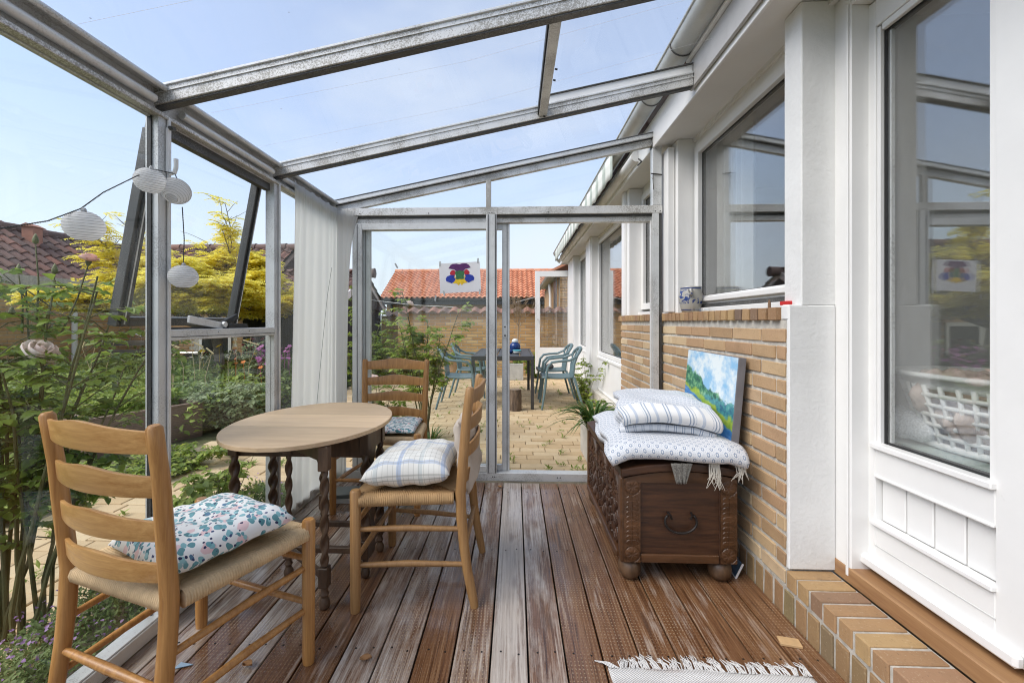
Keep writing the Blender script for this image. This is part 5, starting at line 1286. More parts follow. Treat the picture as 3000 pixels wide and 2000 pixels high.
for (x, z, r) in ((-0.14, 0.105, 0.1), (0.135, 0.115, 0.15), (-0.12, -0.108, -0.2), (0.138, -0.108, 0.1)):
    ob('tape', MB().box(-0.006, 0.006, -0.0014, -0.0009, -0.018, 0.018), M['tape'], cpn, loc=(x, 0, z), rot=(0, r, 0))
for (x, z, r, lab) in ((-0.86, 1.54, 0.5, 'loose strip of tape on the end glass left of the blot painting'), (-0.575, 1.305, -0.15, 'loose strip of tape on the glass below the blot painting corner')):
    o = ob('tape_strip', MB().box(-0.006, 0.006, -0.0005, 0.0, -0.02, 0.02), M['tape'], None, loc=(x, 3.0835, z), rot=(0, -r, 0)); tag(o, lab, 'tape')
# ================================================================== GARDEN WALL, HOUSES BEHIND
def brick_face(parent, mat, ax, fixed, a0, a1, z0, z1, L=0.228, H=0.054, P=0.0667, D=0.05, limit=300, hole=None, mat_i=None, order=None):
    """real bricks over a wall face. ax 'x': wall along X at y=fixed facing -Y; ax 'y': along Y at x=fixed facing +X"""
    slots = []; r = 0; z = z0
    while z + H <= z1 + 1e-6:
        a = a0 - (0 if r % 2 == 0 else L / 2)
        while a < a1:
            s, e = max(a, a0), min(a + L, a1)
            if e - s > 0.05 and not (hole and any(h[0] < e and s < h[1] and h[2] < z + H and z < h[3] for h in hole)): slots.append((s, e, z))
            a += L + 0.012
        z += P; r += 1
    if order: slots.sort(key=order)
    cache = {}; rest = MB(); cnt = 0
    for (s, e, z) in slots:
        l = e - s; full = abs(l - L) < 1e-4
        j = random.uniform(-0.002, 0.0025)
        if cnt < limit and full:
            if 'b' not in cache:
                me = cbox(L if ax == 'x' else D, D if ax == 'x' else L, H).mesh('brick', bevel=0.002); me.materials.append(M[mat]); cache['b'] = me
            lo = ((s + e) / 2, fixed + D / 2 + j, z + H / 2) if ax == 'x' else (fixed - D / 2 + j, (s + e) / 2, z + H / 2)
            link('brick', cache['b'], None, parent, lo); cnt += 1
        elif ax == 'x': rest.box(s, e, fixed + j, fixed + D + j, z, z + H)
        else: rest.box(fixed - D + j, fixed + j, s, e, z, z + H)
    if rest.v:
        o = ob('brick_field', rest, M[mat_i], parent); tag(o, kind='stuff')
M['brick_far_i'] = island_brick('garden_brick_field', [(0, (0.42, 0.23, 0.085)), (0.4, (0.52, 0.30, 0.115)), (0.8, (0.58, 0.35, 0.145)), (1, (0.62, 0.43, 0.21))])
M['brick_left_i'] = island_brick('courtyard_brick_field', [(0, (0.46, 0.265, 0.12)), (0.5, (0.54, 0.33, 0.16)), (1, (0.60, 0.40, 0.21))])
M['mortar_dark'] = plain('grey_joint', (0.44, 0.40, 0.34), 0.95, var=0.2)
def pantile_mesh(name, w=0.205, l=0.33, th=0.014, n=10, lip=0.028):
    """single S-shaped roof tile, local x across, y up the slope, z out"""
    mb = MB(); prof = []
    for i in range(n + 1):
        u = i / n; prof.append((u * w * 1.06 - w * 0.03, 0.030 * math.sin(u * 2 * PI - 0.6) * (1.0) ))
    vs = []
    for (y, zo) in ((0, lip), (l, 0.0)):
        for (x, z) in prof: vs.append((x, y, z + zo))
    for (y, zo) in ((0, lip - th), (l, -th)):
        for (x, z) in prof: vs.append((x, y, z + zo))
    m = n + 1; fs = []
    for i in range(n):
        fs += [(i, i + 1, m + i + 1, m + i), (2 * m + i + 1, 2 * m + i, 3 * m + i, 3 * m + i + 1), (i + 1, i, 2 * m + i, 2 * m + i + 1)]
    mb.add(vs, fs); return mb
def tile_field(parent, mat, origin, ux, uy, W_, Ls, limit=300, mat_i=None, w=0.205, l=0.30, order=None, lip=0.028):
    """tiles over a slope. origin = lower left corner; ux along the eave; uy up the slope (unit vectors)"""
    ux, uy = Vector(ux).normalized(), Vector(uy).normalized(); uz = ux.cross(uy)
    R = Matrix((ux, uy, uz)).transposed().to_4x4()
    base = pantile_mesh('roof_tile', w, l * 1.12, lip, lip=lip); me = base.mesh('roof_tile', smooth=True, fixn=False); me.materials.append(M[mat])
    nx, ny = int(W_ / w), int(math.ceil(Ls / l)); slots = [(i, j) for j in range(ny) for i in range(nx)]
    if order: slots.sort(key=order)
    rest = MB()
    for c, (i, j) in enumerate(slots):
        p = Vector(origin) + ux * (i * w) + uy * (j * l)
        Mx = Matrix.Translation(p + uz * random.uniform(0, .004)) @ R @ Matrix.Rotation(random.uniform(-.012, .012), 4, 'Z')
        if c < limit:
            o = link('roof_tile', me, None, parent); o.matrix_local = Matrix.Translation(-parent.matrix_basis.translation) @ Mx if False else Mx
        else:
            rest.add([Mx @ Vector(v) for v in base.v], base.f)
    if rest.v:
        o = ob('tile_field', rest, M[mat_i or mat], parent, smooth=True); tag(o, kind='stuff')
def tile_mat(name, stops, lich=0.4, island=False):
    m = NT(name); v = m.coord(rnd=11.0); c = m.ramp(m.island() if island else m.rnd(), stops)
    n1 = m.noise(v, 9, 5, 0.65); n2 = m.noise(v, 60, 4, 0.6)
    c = m.mix(m.mr(n1, 0.5, 0.7, 0, lich), c, (0.11, 0.085, 0.075)); c = m.mix(m.mr(n2, 0.6, 0.72, 0, lich * 0.7), c, (0.42, 0.38, 0.34))
    m.set(Base_Color=c, Roughness=0.8); m.bump(n2, 0.3, 0.003); return m.m
st_b = [(0, (0.095, 0.060, 0.053)), (0.5, (0.135, 0.080, 0.068)), (0.85, (0.165, 0.085, 0.066)), (1, (0.23, 0.10, 0.07))]
M['tile_brown'] = tile_mat('old_brown_tile', st_b); M['tile_brown_i'] = tile_mat('old_brown_tile_field', st_b, island=True)
st_o = [(0, (0.52, 0.205, 0.105)), (0.5, (0.60, 0.25, 0.135)), (1, (0.66, 0.30, 0.17))]
M['tile_orange'] = tile_mat('orange_tile', st_o, 0.25); M['tile_orange_i'] = tile_mat('orange_tile_field', st_o, 0.25, True)
st_c = [(0, (0.13, 0.085, 0.065)), (0.5, (0.20, 0.12, 0.09)), (1, (0.30, 0.13, 0.08))]
M['tile_coping'] = tile_mat('coping_tile', st_c, 0.5)
# garden wall across the yard end
gw = thing('garden_wall', 'yellow brick garden wall with tile coping across the end of the yard', 'wall', (0, 0, 0))
GY = 9.60
ob('wall_core', MB().box(-2.64, 1.34, GY + 0.006, GY + 0.24, -0.28, 1.36), M['mortar_dark'], gw)
brick_face(gw, 'brick_far', 'x', GY, -2.64, 1.34, ZP - 0.01, 1.36, mat_i='brick_far_i', order=lambda s: (0 if -1.6 < s[0] else 1, -s[2]))
tm = pantile_mesh('coping_tile', 0.23, 0.30).mesh('coping_tile', smooth=True, fixn=False); tm.materials.append(M['tile_coping'])
for k in range(17):
    o = link('coping_tile', tm, None, gw, (-2.62 + k * 0.235, GY - 0.11, 1.335 + random.uniform(-.006, .006)), (math.radians(24), 0, random.uniform(-.04, .04)))
gw2 = thing('garden_wall', 'shaded yellow brick wall set further back behind the rose, by the shed', 'wall', (0, 0, 0))
ob('wall_core', MB().box(-3.59, -2.65, 11.408, 11.6, -0.28, 1.30), M['mortar_dark'], gw2)
brick_face(gw2, 'brick_far', 'x', 11.40, -3.59, -2.65, ZP - 0.1, 1.30, mat_i='brick_far_i', limit=120)
for k in range(4): link('coping_tile', tm, None, gw2, (-3.55 + k * 0.235, 11.30, 1.29), (math.radians(24), 0, 0))
gw3 = thing('planter_wall', 'low brick planter wall at the left end of the garden wall', 'planter', (0, 0, 0))
ob('wall_core', MB().box(-3.5, -2.66, 9.908, 10.1, -0.28, 0.30), M['mortar_dark'], gw3)
brick_face(gw3, 'brick_far', 'x', 9.90, -3.5, -2.66, ZP - 0.1, 0.30, mat_i='brick_far_i', limit=40)
# house with the orange roof behind the wall
oh = thing('neighbour_house', 'brick house with bright orange tiled roof beyond the garden wall', 'house', (0, 0, 0))
OY, EZ, RZ, RY = 17.6, 2.12, 3.52, 20.0
ob('wall', MB().box(-5.45, 6.0, OY + 0.45, 22.0, -0.28, 2.05), plain('far_brick', (0.46, 0.27, 0.11), 0.9, var=0.25, nscale=25), oh)
ob('fascia', MB().box(-5.6, 6.2, OY + 0.10, OY + 0.44, 1.87, 2.06), plain('dark_fascia', (0.035, 0.032, 0.03), 0.7), oh)
ob('gutter', gutter_mb(0, 0, -5.7, 6.2, 0.95), M['alu_dark'], oh, smooth=True, loc=(0, OY + 0.02, 2.09), rot=(0, 0, math.radians(-90)))
ob('roof_deck', MB().prism([(OY, EZ - 0.05), (RY, RZ - 0.05), (22.4, EZ - 0.05)], 'x', -5.6, 6.2), plain('roof_deck', (0.25, 0.1, 0.05), 0.9), oh)
sl = Vector((0, RY - OY, RZ - EZ)); 
tile_field(oh, 'tile_orange', (-5.62, OY, EZ), (1, 0, 0), sl, 11.8, sl.length - 0.05, 300, 'tile_orange_i', 0.215, 0.235, order=lambda q: (0 if q[0] < 40 else 1, abs(q[0] - 16)), lip=0.05)
rt = MB().tube([(0, 0, 0), (0.30, 0, 0.0), (0.34, 0, 0.0)], [0.105, 0.115, 0.125], 10); rtm = rt.mesh('ridge_tile', smooth=True); rtm.materials.append(M['tile_orange'])
for k in range(35): link('ridge_tile', rtm, None, oh, (-5.62 + k * 0.34, RY, RZ - 0.02))
ob('downpipe', MB().tube([(-5.25, OY + 0.2, 2.0), (-5.22, OY + 0.4, 1.8), (-5.22, OY + 0.4, -0.2)], 0.05, 8), M['alu_dark'], oh)
ob('downpipe', MB().tube([(-4.7, OY + 0.4, 1.95), (-4.7, OY + 0.4, -0.2)], 0.05, 8), M['zinc'], oh)
# end of the right-hand neighbour seen through the open door
on = thing('brick_outbuilding', 'brick outbuilding corner with white downpipe seen through the open garden door', 'building', (0, 0, 0))
ob('wall', MB().box(1.10, 3.0, 10.6, 15.5, -0.28, 2.3), plain('outbuilding_joint', (0.3, 0.24, 0.17), 0.9), on)
brick_face(on, 'brick_far', 'x', 10.55, 1.10, 2.0, 0.9, 2.3, mat_i='brick_far_i', limit=120)
ob('wall_return', MB().box(1.06, 1.0995, 10.9, 15.5, -0.28, 2.25), plain('outbuilding_brick', (0.48, 0.27, 0.11), 0.9, var=0.25, nscale=18), on)
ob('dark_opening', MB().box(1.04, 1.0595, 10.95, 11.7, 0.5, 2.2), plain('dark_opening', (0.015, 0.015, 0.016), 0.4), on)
ob('downpipe', MB().tube([(0.98, 12.2, 2.2), (1.0, 12.2, 1.9), (1.0, 12.2, -0.2)], 0.045, 10), M['white'], on, smooth=True)
ob('gutter', gutter_mb(0.86, 2.30, 10.6, 15.5), M['zinc'], on, smooth=True)
ob('eave_board', MB().box(0.90, 1.3, 10.6, 15.5, 2.31, 2.40), M['white'], on)
ob('roof', MB().prism([(0.80, 2.36), (3.4, 3.7), (3.4, 3.6), (0.80, 2.30)], 'y', 10.4, 15.6), M['tile_orange_i'], on)
# ---------- the house on the left, L shaped
lh = thing('courtyard_house', 'low brick house with dark brown tiled roof on the left', 'house', (0, 0, 0))
LX, LRX, LRZ, LEZ = -8.5, -10.3, 3.05, 1.93
GZ = -0.25
ob('wall_core', MB().box(-12.0, LX - 0.008, -2, 11.9, -0.3, 1.95), M['mortar'], lh)
brick_face(lh, 'brick_left', 'y', LX, 5.2, 9.18, GZ + 0.5, 1.80, mat_i='brick_left_i', order=lambda s: -s[2], limit=150)
ob('roof_deck', MB().prism([(-8.72, LEZ - 0.05), (LRX, LRZ - 0.06), (-12.0, LEZ - 0.05)], 'y', -2, 10.9), plain('roof_underlay', (0.05, 0.035, 0.03), 0.9), lh)
us = Vector((LRX + 8.72, 0, LRZ - LEZ))
tile_field(lh, 'tile_brown', (-8.72, 4.6, LEZ), (0, 1, 0), us, 6.3, us.length, 300, 'tile_brown_i', 0.205, 0.30)
ob('roof_slope', MB().add([(-8.75, -2, LEZ + .02), (-8.75, 4.6, LEZ + .02), (LRX, 4.6, LRZ + .02), (LRX, -2, LRZ + .02)], [(0, 1, 2, 3)]), M['tile_brown'], lh)
rb = MB().tube([(0, 0, 0), (0, 0.36, 0), (0, 0.40, 0)], [0.10, 0.11, 0.12], 10).mesh('ridge_tile', smooth=True); rb.materials.append(M['tile_brown'])
for k in range(16): link('ridge_tile', rb, None, lh, (LRX, 4.6 + k * 0.4, LRZ + 0.0))
ob('gutter', gutter_mb(-8.80, 1.93, -2, 9.3), M['white'], lh, smooth=True)
ob('fascia', MB().box(-8.74, -8.70, -2, 9.2, 1.72, 1.90), M['white'], lh)
ob('downpipe', MB().tube([(-8.42, 7.9, 1.75), (-8.42, 7.9, -0.2)], 0.045, 10), M['white'], lh, smooth=True)
ob('roof_vent', MB().box(-0.10, 0.10, -0.11, 0.11, -0.25, 0.17).prism([(-0.14, 0.171), (0.14, 0.171), (0.0, 0.24)], 'y', -0.15, 0.15), plain('terracotta_vent', (0.40, 0.19, 0.13), 0.8), lh, loc=(-9.9, 8.44, 2.90), rot=(0, 0, 0.2))
# wing facing the sunroom
WY, WRY, WE = 9.20, 10.9, 1.66
ob('wall_core', MB().box(LX, -5.62, WY + 0.008, 12.2, -0.3, 1.55), M['mortar'], lh)
wn = [(-6.95, -6.22, 0.35, 1.12)]
brick_face(lh, 'brick_left', 'x', WY, LX + 0.0, -5.62, GZ + 0.45, 1.52, mat_i='brick_left_i', hole=wn, order=lambda s: (-s[2]), limit=150)
ob('roof_deck', MB().prism([(WY - 0.22, WE - 0.05), (WRY, LRZ - 0.06), (12.6, WE - 0.05)], 'x', -10.3, -5.55), bpy.data.materials['roof_underlay'], lh)
uw = Vector((0, WRY - WY + 0.22, LRZ - WE))
tile_field(lh, 'tile_brown', (-10.0, WY - 0.22, WE), (1, 0, 0), uw, 4.45, uw.length, 0, 'tile_brown_i', 0.205, 0.30)
rx = MB().tube([(0, 0, 0), (0.36, 0, 0), (0.40, 0, 0)], [0.10, 0.11, 0.12], 10).mesh('ridge_tile', smooth=True); rx.materials.append(M['tile_brown'])
for k in range(12): link('ridge_tile', rx, None, lh, (-10.3 + k * 0.4, WRY, LRZ))
ob('gable', MB().prism([(WY + 0.02, 1.5), (WY + 0.02, WE - 0.1), (WRY, LRZ - 0.15), (12.2, WE), (12.2, -0.3), (WY + 0.02, -0.3)], 'x', -5.64, -5.605), M['brick_left_i'], lh)
ob('fascia', MB().box(-8.6, -5.6, WY - 0.18, WY - 0.02, 1.53, 1.63), M['white'], lh)
wf = ob('window', MB().box(-6.95, -6.22, WY - 0.02, WY + 0.02, 1.05, 1.12).box(-6.95, -6.22, WY - 0.02, WY + 0.02, 0.35, 0.43).box(-6.95, -6.88, WY - 0.02, WY + 0.02, 0.43, 1.05).box(-6.29, -6.22, WY - 0.02, WY + 0.02, 0.43, 1.05), M['white'], lh)
ob('pane', MB().box(-6.88, -6.29, WY + 0.0, WY + 0.006, 0.43, 1.05), plain('dark_window', (0.03, 0.035, 0.035), 0.05), wf)
ob('sill', MB().box(-7.0, -6.17, WY - 0.06, WY + 0.0, 0.30, 0.345), M['white'], wf)
# black boarded shed with its own roof
sh = thing('black_shed', 'black boarded shed with white barge boards and brown tiles beside the brick wing', 'shed', (0, 0, 0))
SX0, SX1, SYF, SYR, SYB, SE, SRZ = -5.60, -3.60, 8.62, 10.0, 11.4, 1.50, 2.28
bmh = MB().box(-0.058, 0.058, -0.009, 0.009, 0, 1).mesh('board', bevel=0.002); bmh.materials.append(M['dark_boards'])
ob('wall_core', MB().box(SX0, SX1 - 0.03, SYF + 0.03, SYB - 0.02, -0.3, 1.42).prism([(SYF + 0.03, 1.42), (SYR, SRZ - 0.12), (SYB - 0.02, 1.42)], 'x', SX0, SX1 - 0.03), M['rubber'], sh)
x = SX0 + 0.06
while x < SX1:
    o = link('board', bmh, None, sh, (x, SYF + 0.012 + random.uniform(-.002, .002), -0.25)); o.scale = (1, 1, 1.62); x += 0.121
y = SYF + 0.06
while y < SYB:
    hh = SRZ - 0.10 - abs(y - SYR) * (SRZ - SE) / (SYR - SYF + .15)
    o = link('board', bmh, None, sh, (SX1 - 0.012 + random.uniform(-.002, .002), y, -0.25), (0, 0, PI / 2)); o.scale = (1, 1, hh + 0.25); y += 0.121
ob('roof_deck', MB().prism([(SYF - 0.12, SE - 0.06), (SYR, SRZ - 0.06), (SYB + 0.12, SE - 0.06)], 'x', SX0, SX1 + 0.06), bpy.data.materials['roof_underlay'], sh)
us = Vector((0, SYR - SYF + 0.12, SRZ - SE)); tile_field(sh, 'tile_brown', (SX0, SYF - 0.12, SE), (1, 0, 0), us, 2.15, us.length, 300, 'tile_brown_i')
ub = Vector((0, SYR - SYB - 0.12, SRZ - SE)); tile_field(sh, 'tile_brown', (SX1 + 0.12, SYB + 0.12, SE), (-1, 0, 0), ub, 2.1, ub.length, 300, 'tile_brown_i')
for k in range(6): link('ridge_tile', rx, None, sh, (SX0 + k * 0.38, SYR, SRZ))
ob('barge_board', MB().bar((SX1 + 0.07, SYF - 0.15, SE - 0.06), (SX1 + 0.07, SYR + 0.0, SRZ - 0.06), 0.025, 0.15, (0, 0, 1)), M['white'], sh)
ob('barge_board', MB().bar((SX1 + 0.07, SYR, SRZ - 0.06), (SX1 + 0.07, SYB + 0.15, SE - 0.06), 0.025, 0.15, (0, 0, 1)), M['white'], sh)
ob('fascia', MB().box(SX0, SX1 + 0.05, SYF - 0.14, SYF - 0.11, SE - 0.13, SE - 0.02), M['white'], sh)

# ================================================================== YARD FURNITURE AND POTS
dt = thing('garden_table', 'dark grey slatted aluminium garden table on the patio', 'table', (-0.17, 6.72, ZP))
M['dark_alu'] = plain('anthracite_aluminium', (0.055, 0.055, 0.058), 0.45, 0.3)
for sx in (-1, 1):
    for sy in (-1, 1): ob('leg', MB().box(sx * 0.405 - 0.022, sx * 0.405 + 0.022, sy * 0.845 - 0.022, sy * 0.845 + 0.022, 0, 0.668), M['dark_alu'], dt, bevel=0.003)
ob('frame', MB().box(-0.428, 0.428, -0.868, -0.846, 0.669, 0.728).box(-0.428, 0.428, 0.846, 0.868, 0.669, 0.728).box(-0.428, -0.40, -0.8455, 0.8455, 0.669, 0.728).box(0.40, 0.428, -0.8455, 0.8455, 0.669, 0.728), M['dark_alu'], dt, bevel=0.003)
for k in range(5): ob('slat', MB().box(-0.396 + k * 0.16, -0.396 + k * 0.16 + 0.148, -0.844, 0.844, 0.715, 0.730), M['dark_alu'], dt, bevel=0.003)
M['teal'] = plain('teal_plastic', (0.125, 0.19, 0.205), 0.42, var=0.04)
def teal_chair(label, loc, rz):
    t = thing('armchair', label, 'chair', loc, rz, 'teal plastic armchairs around the garden table')
    # local +Y is forward
    def seatP(u, v): return Vector(((u - .5) * (0.42 + 0.06 * v), -0.21 + 0.44 * v, 0.435 + 0.015 * (2 * u - 1) ** 2 - 0.012 * math.sin(PI * v)))
    s = ob('seat', MB().grid(seatP, 12, 10), M['teal'], t, smooth='all'); s.modifiers.new('s', 'SOLIDIFY').thickness = 0.025
    for q in (-1, 1):
        ob('arm', MB().tube([(q * 0.27, 0.235, 0.0), (q * 0.262, 0.20, 0.22), (q * 0.258, 0.175, 0.45), (q * 0.262, 0.155, 0.58), (q * 0.27, 0.10, 0.645), (q * 0.275, 0.0, 0.66), (q * 0.265, -0.14, 0.672), (q * 0.235, -0.225, 0.715)], [0.014, 0.017, 0.019, 0.018, 0.018, 0.018, 0.018, 0.016], 8), M['teal'], t, smooth=True)
        ob('leg', MB().tube([(q * 0.27, -0.33, 0.0), (q * 0.235, -0.245, 0.30), (q * 0.212, -0.205, 0.43)], [0.014, 0.018, 0.020], 8), M['teal'], t, smooth=True)
    ob('top_rail', MB().tube([(-0.235, -0.225, 0.70), (-0.20, -0.275, 0.775), (-0.11, -0.315, 0.82), (0, -0.325, 0.828), (0.11, -0.315, 0.82), (0.20, -0.275, 0.775), (0.235, -0.225, 0.70)], [0.016, 0.022, 0.024, 0.025, 0.024, 0.022, 0.016], 8), M['teal'], t, smooth=True)
    for k in range(6):
        x = -0.19 + k * 0.076; zt = 0.80 - 0.9 * x * x; yt = -0.315 + 1.6 * x * x
        ob('back_slat', MB().tube([(x * 0.93, -0.20, 0.43), (x * 0.97, -0.232 + x * x * .4, 0.60), (x, yt, zt)], [0.013, 0.011, 0.011], 8), M['teal'], t, smooth=True)
    return t
tc0 = teal_chair('near right teal armchair with its back to the white facade', (0.60, 6.12, ZP), math.radians(90)); bpy.context.view_layer.update()
for lab, loc, rz in (('far right teal armchair with a dark stone on its seat', (0.585, 6.95, ZP), 92), ('near left teal armchair facing right beside the rose', (-0.76, 6.10, ZP), -88), ('far left teal armchair partly behind the nearer one', (-0.70, 6.98, ZP), -92)):
    c = copy_tree(tc0); c.location = loc; c.rotation_euler = (0, 0, math.radians(rz)); c['label'] = lab
stn = ob('stone', MB().lathe([(0, 0), (0.06, 0.005), (0.075, 0.04), (0.055, 0.075), (0, 0.085)], n=12), plain('dark_stone', (0.10, 0.085, 0.085), 0.8, var=0.3), None, smooth='all', loc=(0.55, 6.95, ZP + 0.437)); tag(stn, 'dark rounded stone lying on the far right armchair seat', 'stone')
jr = thing('blue_jar', 'dark blue glazed jar with white lid on the garden table', 'jar', (0.0, 6.75, ZP + 0.731))
M['blue_glaze'] = plain('blue_glaze', (0.012, 0.04, 0.16), 0.15); M['pale_glaze'] = plain('white_glaze', (0.65, 0.68, 0.66), 0.2); M['teal_glaze'] = plain('teal_glaze', (0.08, 0.36, 0.42), 0.2, var=0.3, nscale=40)
ob('body', MB().lathe([(0.05, 0), (0.07, 0.02), (0.088, 0.07), (0.078, 0.115), (0.05, 0.14)], n=20), M['blue_glaze'], jr, smooth='all')
ob('lid', MB().lathe([(0.045, 0.141), (0.055, 0.15), (0.045, 0.185), (0.02, 0.20), (0, 0.202)], n=18), M['pale_glaze'], jr, smooth='all')
ds = thing('ceramic_dish', 'small turquoise ceramic dish in front of the blue jar', 'dish', (0.03, 6.25, ZP + 0.731))
ob('body', MB().lathe([(0.035, 0), (0.055, 0.02), (0.062, 0.045), (0.056, 0.046), (0.03, 0.015), (0, 0.013)], n=18), M['pale_glaze'], ds, smooth='all')
ob('rim', MB().lathe([(0.0625, 0.040), (0.066, 0.052), (0.06, 0.058), (0.055, 0.05)], n=18), M['teal_glaze'], ds, smooth='all')
ds2 = ob('blue_bowl', MB().lathe([(0.025, 0), (0.045, 0.02), (0.05, 0.05), (0.045, 0.05), (0.02, 0.012), (0, 0.01)], n=16), M['blue_glaze'], None, smooth='all', loc=(-0.07, 6.32, ZP + 0.731)); tag(ds2, 'little blue bowl just left of the turquoise dish', 'bowl')
lg = thing('log_stump', 'upright sawn log standing on the patio under the garden table', 'log', (0.005, 5.80, ZP))
mlg = NT('log_bark'); vv = mlg.coord((26, 26, 7)); nn = mlg.noise(vv, 1.0, 6, 0.7)
mlg.set(Base_Color=mlg.ramp(nn, [(0.35, (0.05, 0.036, 0.027)), (0.6, (0.16, 0.115, 0.08)), (0.75, (0.26, 0.20, 0.15))]), Roughness=0.95); mlg.bump(nn, 1.0, 0.02)
ob('bark', MB().lathe([(0.083, 0), (0.084, 0.10), (0.082, 0.2), (0.078, 0.285)], n=22), mlg.m, lg, smooth=True)
ob('sawn_top', MB().lathe([(0.077, 0.286), (0.076, 0.290), (0, 0.291)], n=22), plain('sawn_wood', (0.24, 0.19, 0.14), 0.9, nscale=40), lg)
M['terracotta'] = plain('pale_terracotta', (0.50, 0.31, 0.17), 0.85, var=0.2, nscale=7, bump=0.3, bscale=40)
tp = thing('terracotta_pot', 'large pale terracotta pot before the garden wall, left of the table', 'pot', (-1.38, 9.0, ZP))
ob('body', MB().lathe([(0.14, 0), (0.165, 0.08), (0.195, 0.25), (0.205, 0.36), (0.215, 0.365), (0.22, 0.40), (0.20, 0.405), (0.18, 0.36), (0.0, 0.36)], n=28), M['terracotta'], tp, smooth=True)
for z, r in ((0.18, 0.187), (0.29, 0.203)): ob('band', MB().tube([(r * math.cos(k * 2 * PI / 28), r * math.sin(k * 2 * PI / 28), z) for k in range(28)], 0.006, 6, closed=True), M['terracotta'], tp, smooth='all')
sq = thing('square_planter', 'square grey concrete planter holding the bare standard tree', 'planter', (0.02, 8.95, ZP))
ob('body', MB().box(-0.15, 0.15, -0.15, 0.15, 0, 0.34), plain('pale_concrete', (0.44, 0.44, 0.41), 0.85, var=0.15, nscale=12), sq, bevel=0.006)
ob('soil', MB().box(-0.135, 0.135, -0.135, 0.135, 0.3405, 0.345), M['soil'], sq)
# clothes line
cln = ob('clothes_line', MB().tube([(-4.2, 10.2, 1.75), (-2.2, 9.3, 1.50), (-1.3, 9.0, 1.45)], 0.005, 5).tube([(0.0, 9.2, 1.55), (0.5, 9.1, 1.68)], 0.005, 5), M['white']); tag(cln, 'white clothes line sagging along the garden wall', 'clothes line')
# bench and bicycle by the brick wing
bn = thing('garden_bench', 'weathered wooden slat bench with iron frame by the brick wing', 'bench', (-7.75, 8.35, GZ + 0.1), math.radians(8))
for k in range(3): ob('seat_slat', MB().box(-0.75, 0.75, -0.22 + k * 0.13, -0.12 + k * 0.13, 0.42, 0.445), M['grey_wood'], bn, bevel=0.004)
for z in (0.62, 0.80): ob('back_slat', MB().box(-0.78, 0.78, 0.20 + (z - .6) * .2, 0.222 + (z - .6) * .2, z, z + 0.10), M['grey_wood'], bn, bevel=0.004)
for x in (-0.6, 0.6): ob('frame', MB().tube([(x, -0.22, 0), (x, -0.2, 0.41), (x, 0.2, 0.41), (x, 0.26, 0.92)], 0.014, 8).tube([(x, 0.24, 0), (x, 0.2, 0.41)], 0.014, 8), M['iron'], bn, smooth=True)
bi = thing('bicycle', 'dark old bicycle leaning by the bench, rear rack with red reflector', 'bicycle', (-6.85, 8.15, GZ + 0.05), math.radians(-4))
M['tyre'] = plain('tyre_rubber', (0.03, 0.03, 0.03), 0.8); M['chrome'] = plain('chrome', (0.55, 0.55, 0.55), 0.2, 1.0)
for x in (-0.53, 0.53):
    w = ob('wheel', MB().tube([(x + 0.33 * math.cos(k * PI / 18), 0, 0.35 + 0.33 * math.sin(k * PI / 18)) for k in range(36)], 0.019, 8, closed=True), M['tyre'], bi, smooth='all')
    ob('rim', MB().tube([(x + 0.305 * math.cos(k * PI / 18), 0, 0.35 + 0.305 * math.sin(k * PI / 18)) for k in range(36)], 0.009, 6, closed=True), M['chrome'], w, smooth='all')
    sk = MB()
    for k in range(18): sk.tube([(x, 0.01 * (-1) ** k, 0.35), (x + 0.3 * math.cos(k * PI / 9), 0, 0.35 + 0.3 * math.sin(k * PI / 9))], 0.0018, 4)
    ob('spokes', sk, M['chrome'], w)
ob('frame', MB().tube([(-0.42, 0, 0.98), (-0.40, 0, 0.80), (-0.53, 0, 0.35)], 0.016, 8).tube([(-0.40, 0, 0.82), (0.12, 0, 0.85)], 0.015, 8).tube([(-0.38, 0, 0.74), (0.0, 0, 0.32)], 0.017, 8).tube([(0.0, 0, 0.32), (0.18, 0, 0.95)], 0.015, 8).tube([(0.0, 0, 0.32), (0.53, 0.03, 0.35)], 0.010, 8).tube([(0.12, 0, 0.84), (0.53, 0.03, 0.35)], 0.009, 8), M['iron'], bi, smooth=True)
ob('saddle', MB().grid(lambda u, v: Vector((0.02 + 0.28 * u, (v - .5) * (0.04 + 0.16 * u), 1.0 + 0.02 * math.sin(u * 3) - 0.05 * (2 * v - 1) ** 2 * u)), 8, 8), M['iron'], bi, smooth='all')
ob('handlebar', MB().tube([(-0.22, -0.28, 1.06), (-0.36, -0.26, 1.10), (-0.43, -0.1, 1.07), (-0.43, 0.1, 1.07), (-0.36, 0.26, 1.10), (-0.22, 0.28, 1.06)], 0.012, 8), M['chrome'], bi, smooth=True)
ob('carrier', MB().tube([(0.2, -0.06, 0.74), (0.85, -0.06, 0.74), (0.85, 0.06, 0.74), (0.2, 0.06, 0.74)], 0.007, 6).tube([(0.8, 0.06, 0.74), (0.53, 0.05, 0.35)], 0.006, 6).tube([(0.8, -0.06, 0.74), (0.53, -0.05, 0.35)], 0.006, 6), M['chrome'], bi)
ob('reflector', MB().box(0.86, 0.88, -0.06, 0.06, 0.68, 0.75), plain('red_reflector', (0.45, 0.03, 0.02), 0.3), bi)
for x in (-0.53, 0.53): ob('mudguard', MB().tube([(x + 0.365 * math.cos(a), 0, 0.35 + 0.365 * math.sin(a)) for a in [0.3 + k * 0.17 for k in range(15)]], 0.012, 6), M['iron'], bi, smooth='all')
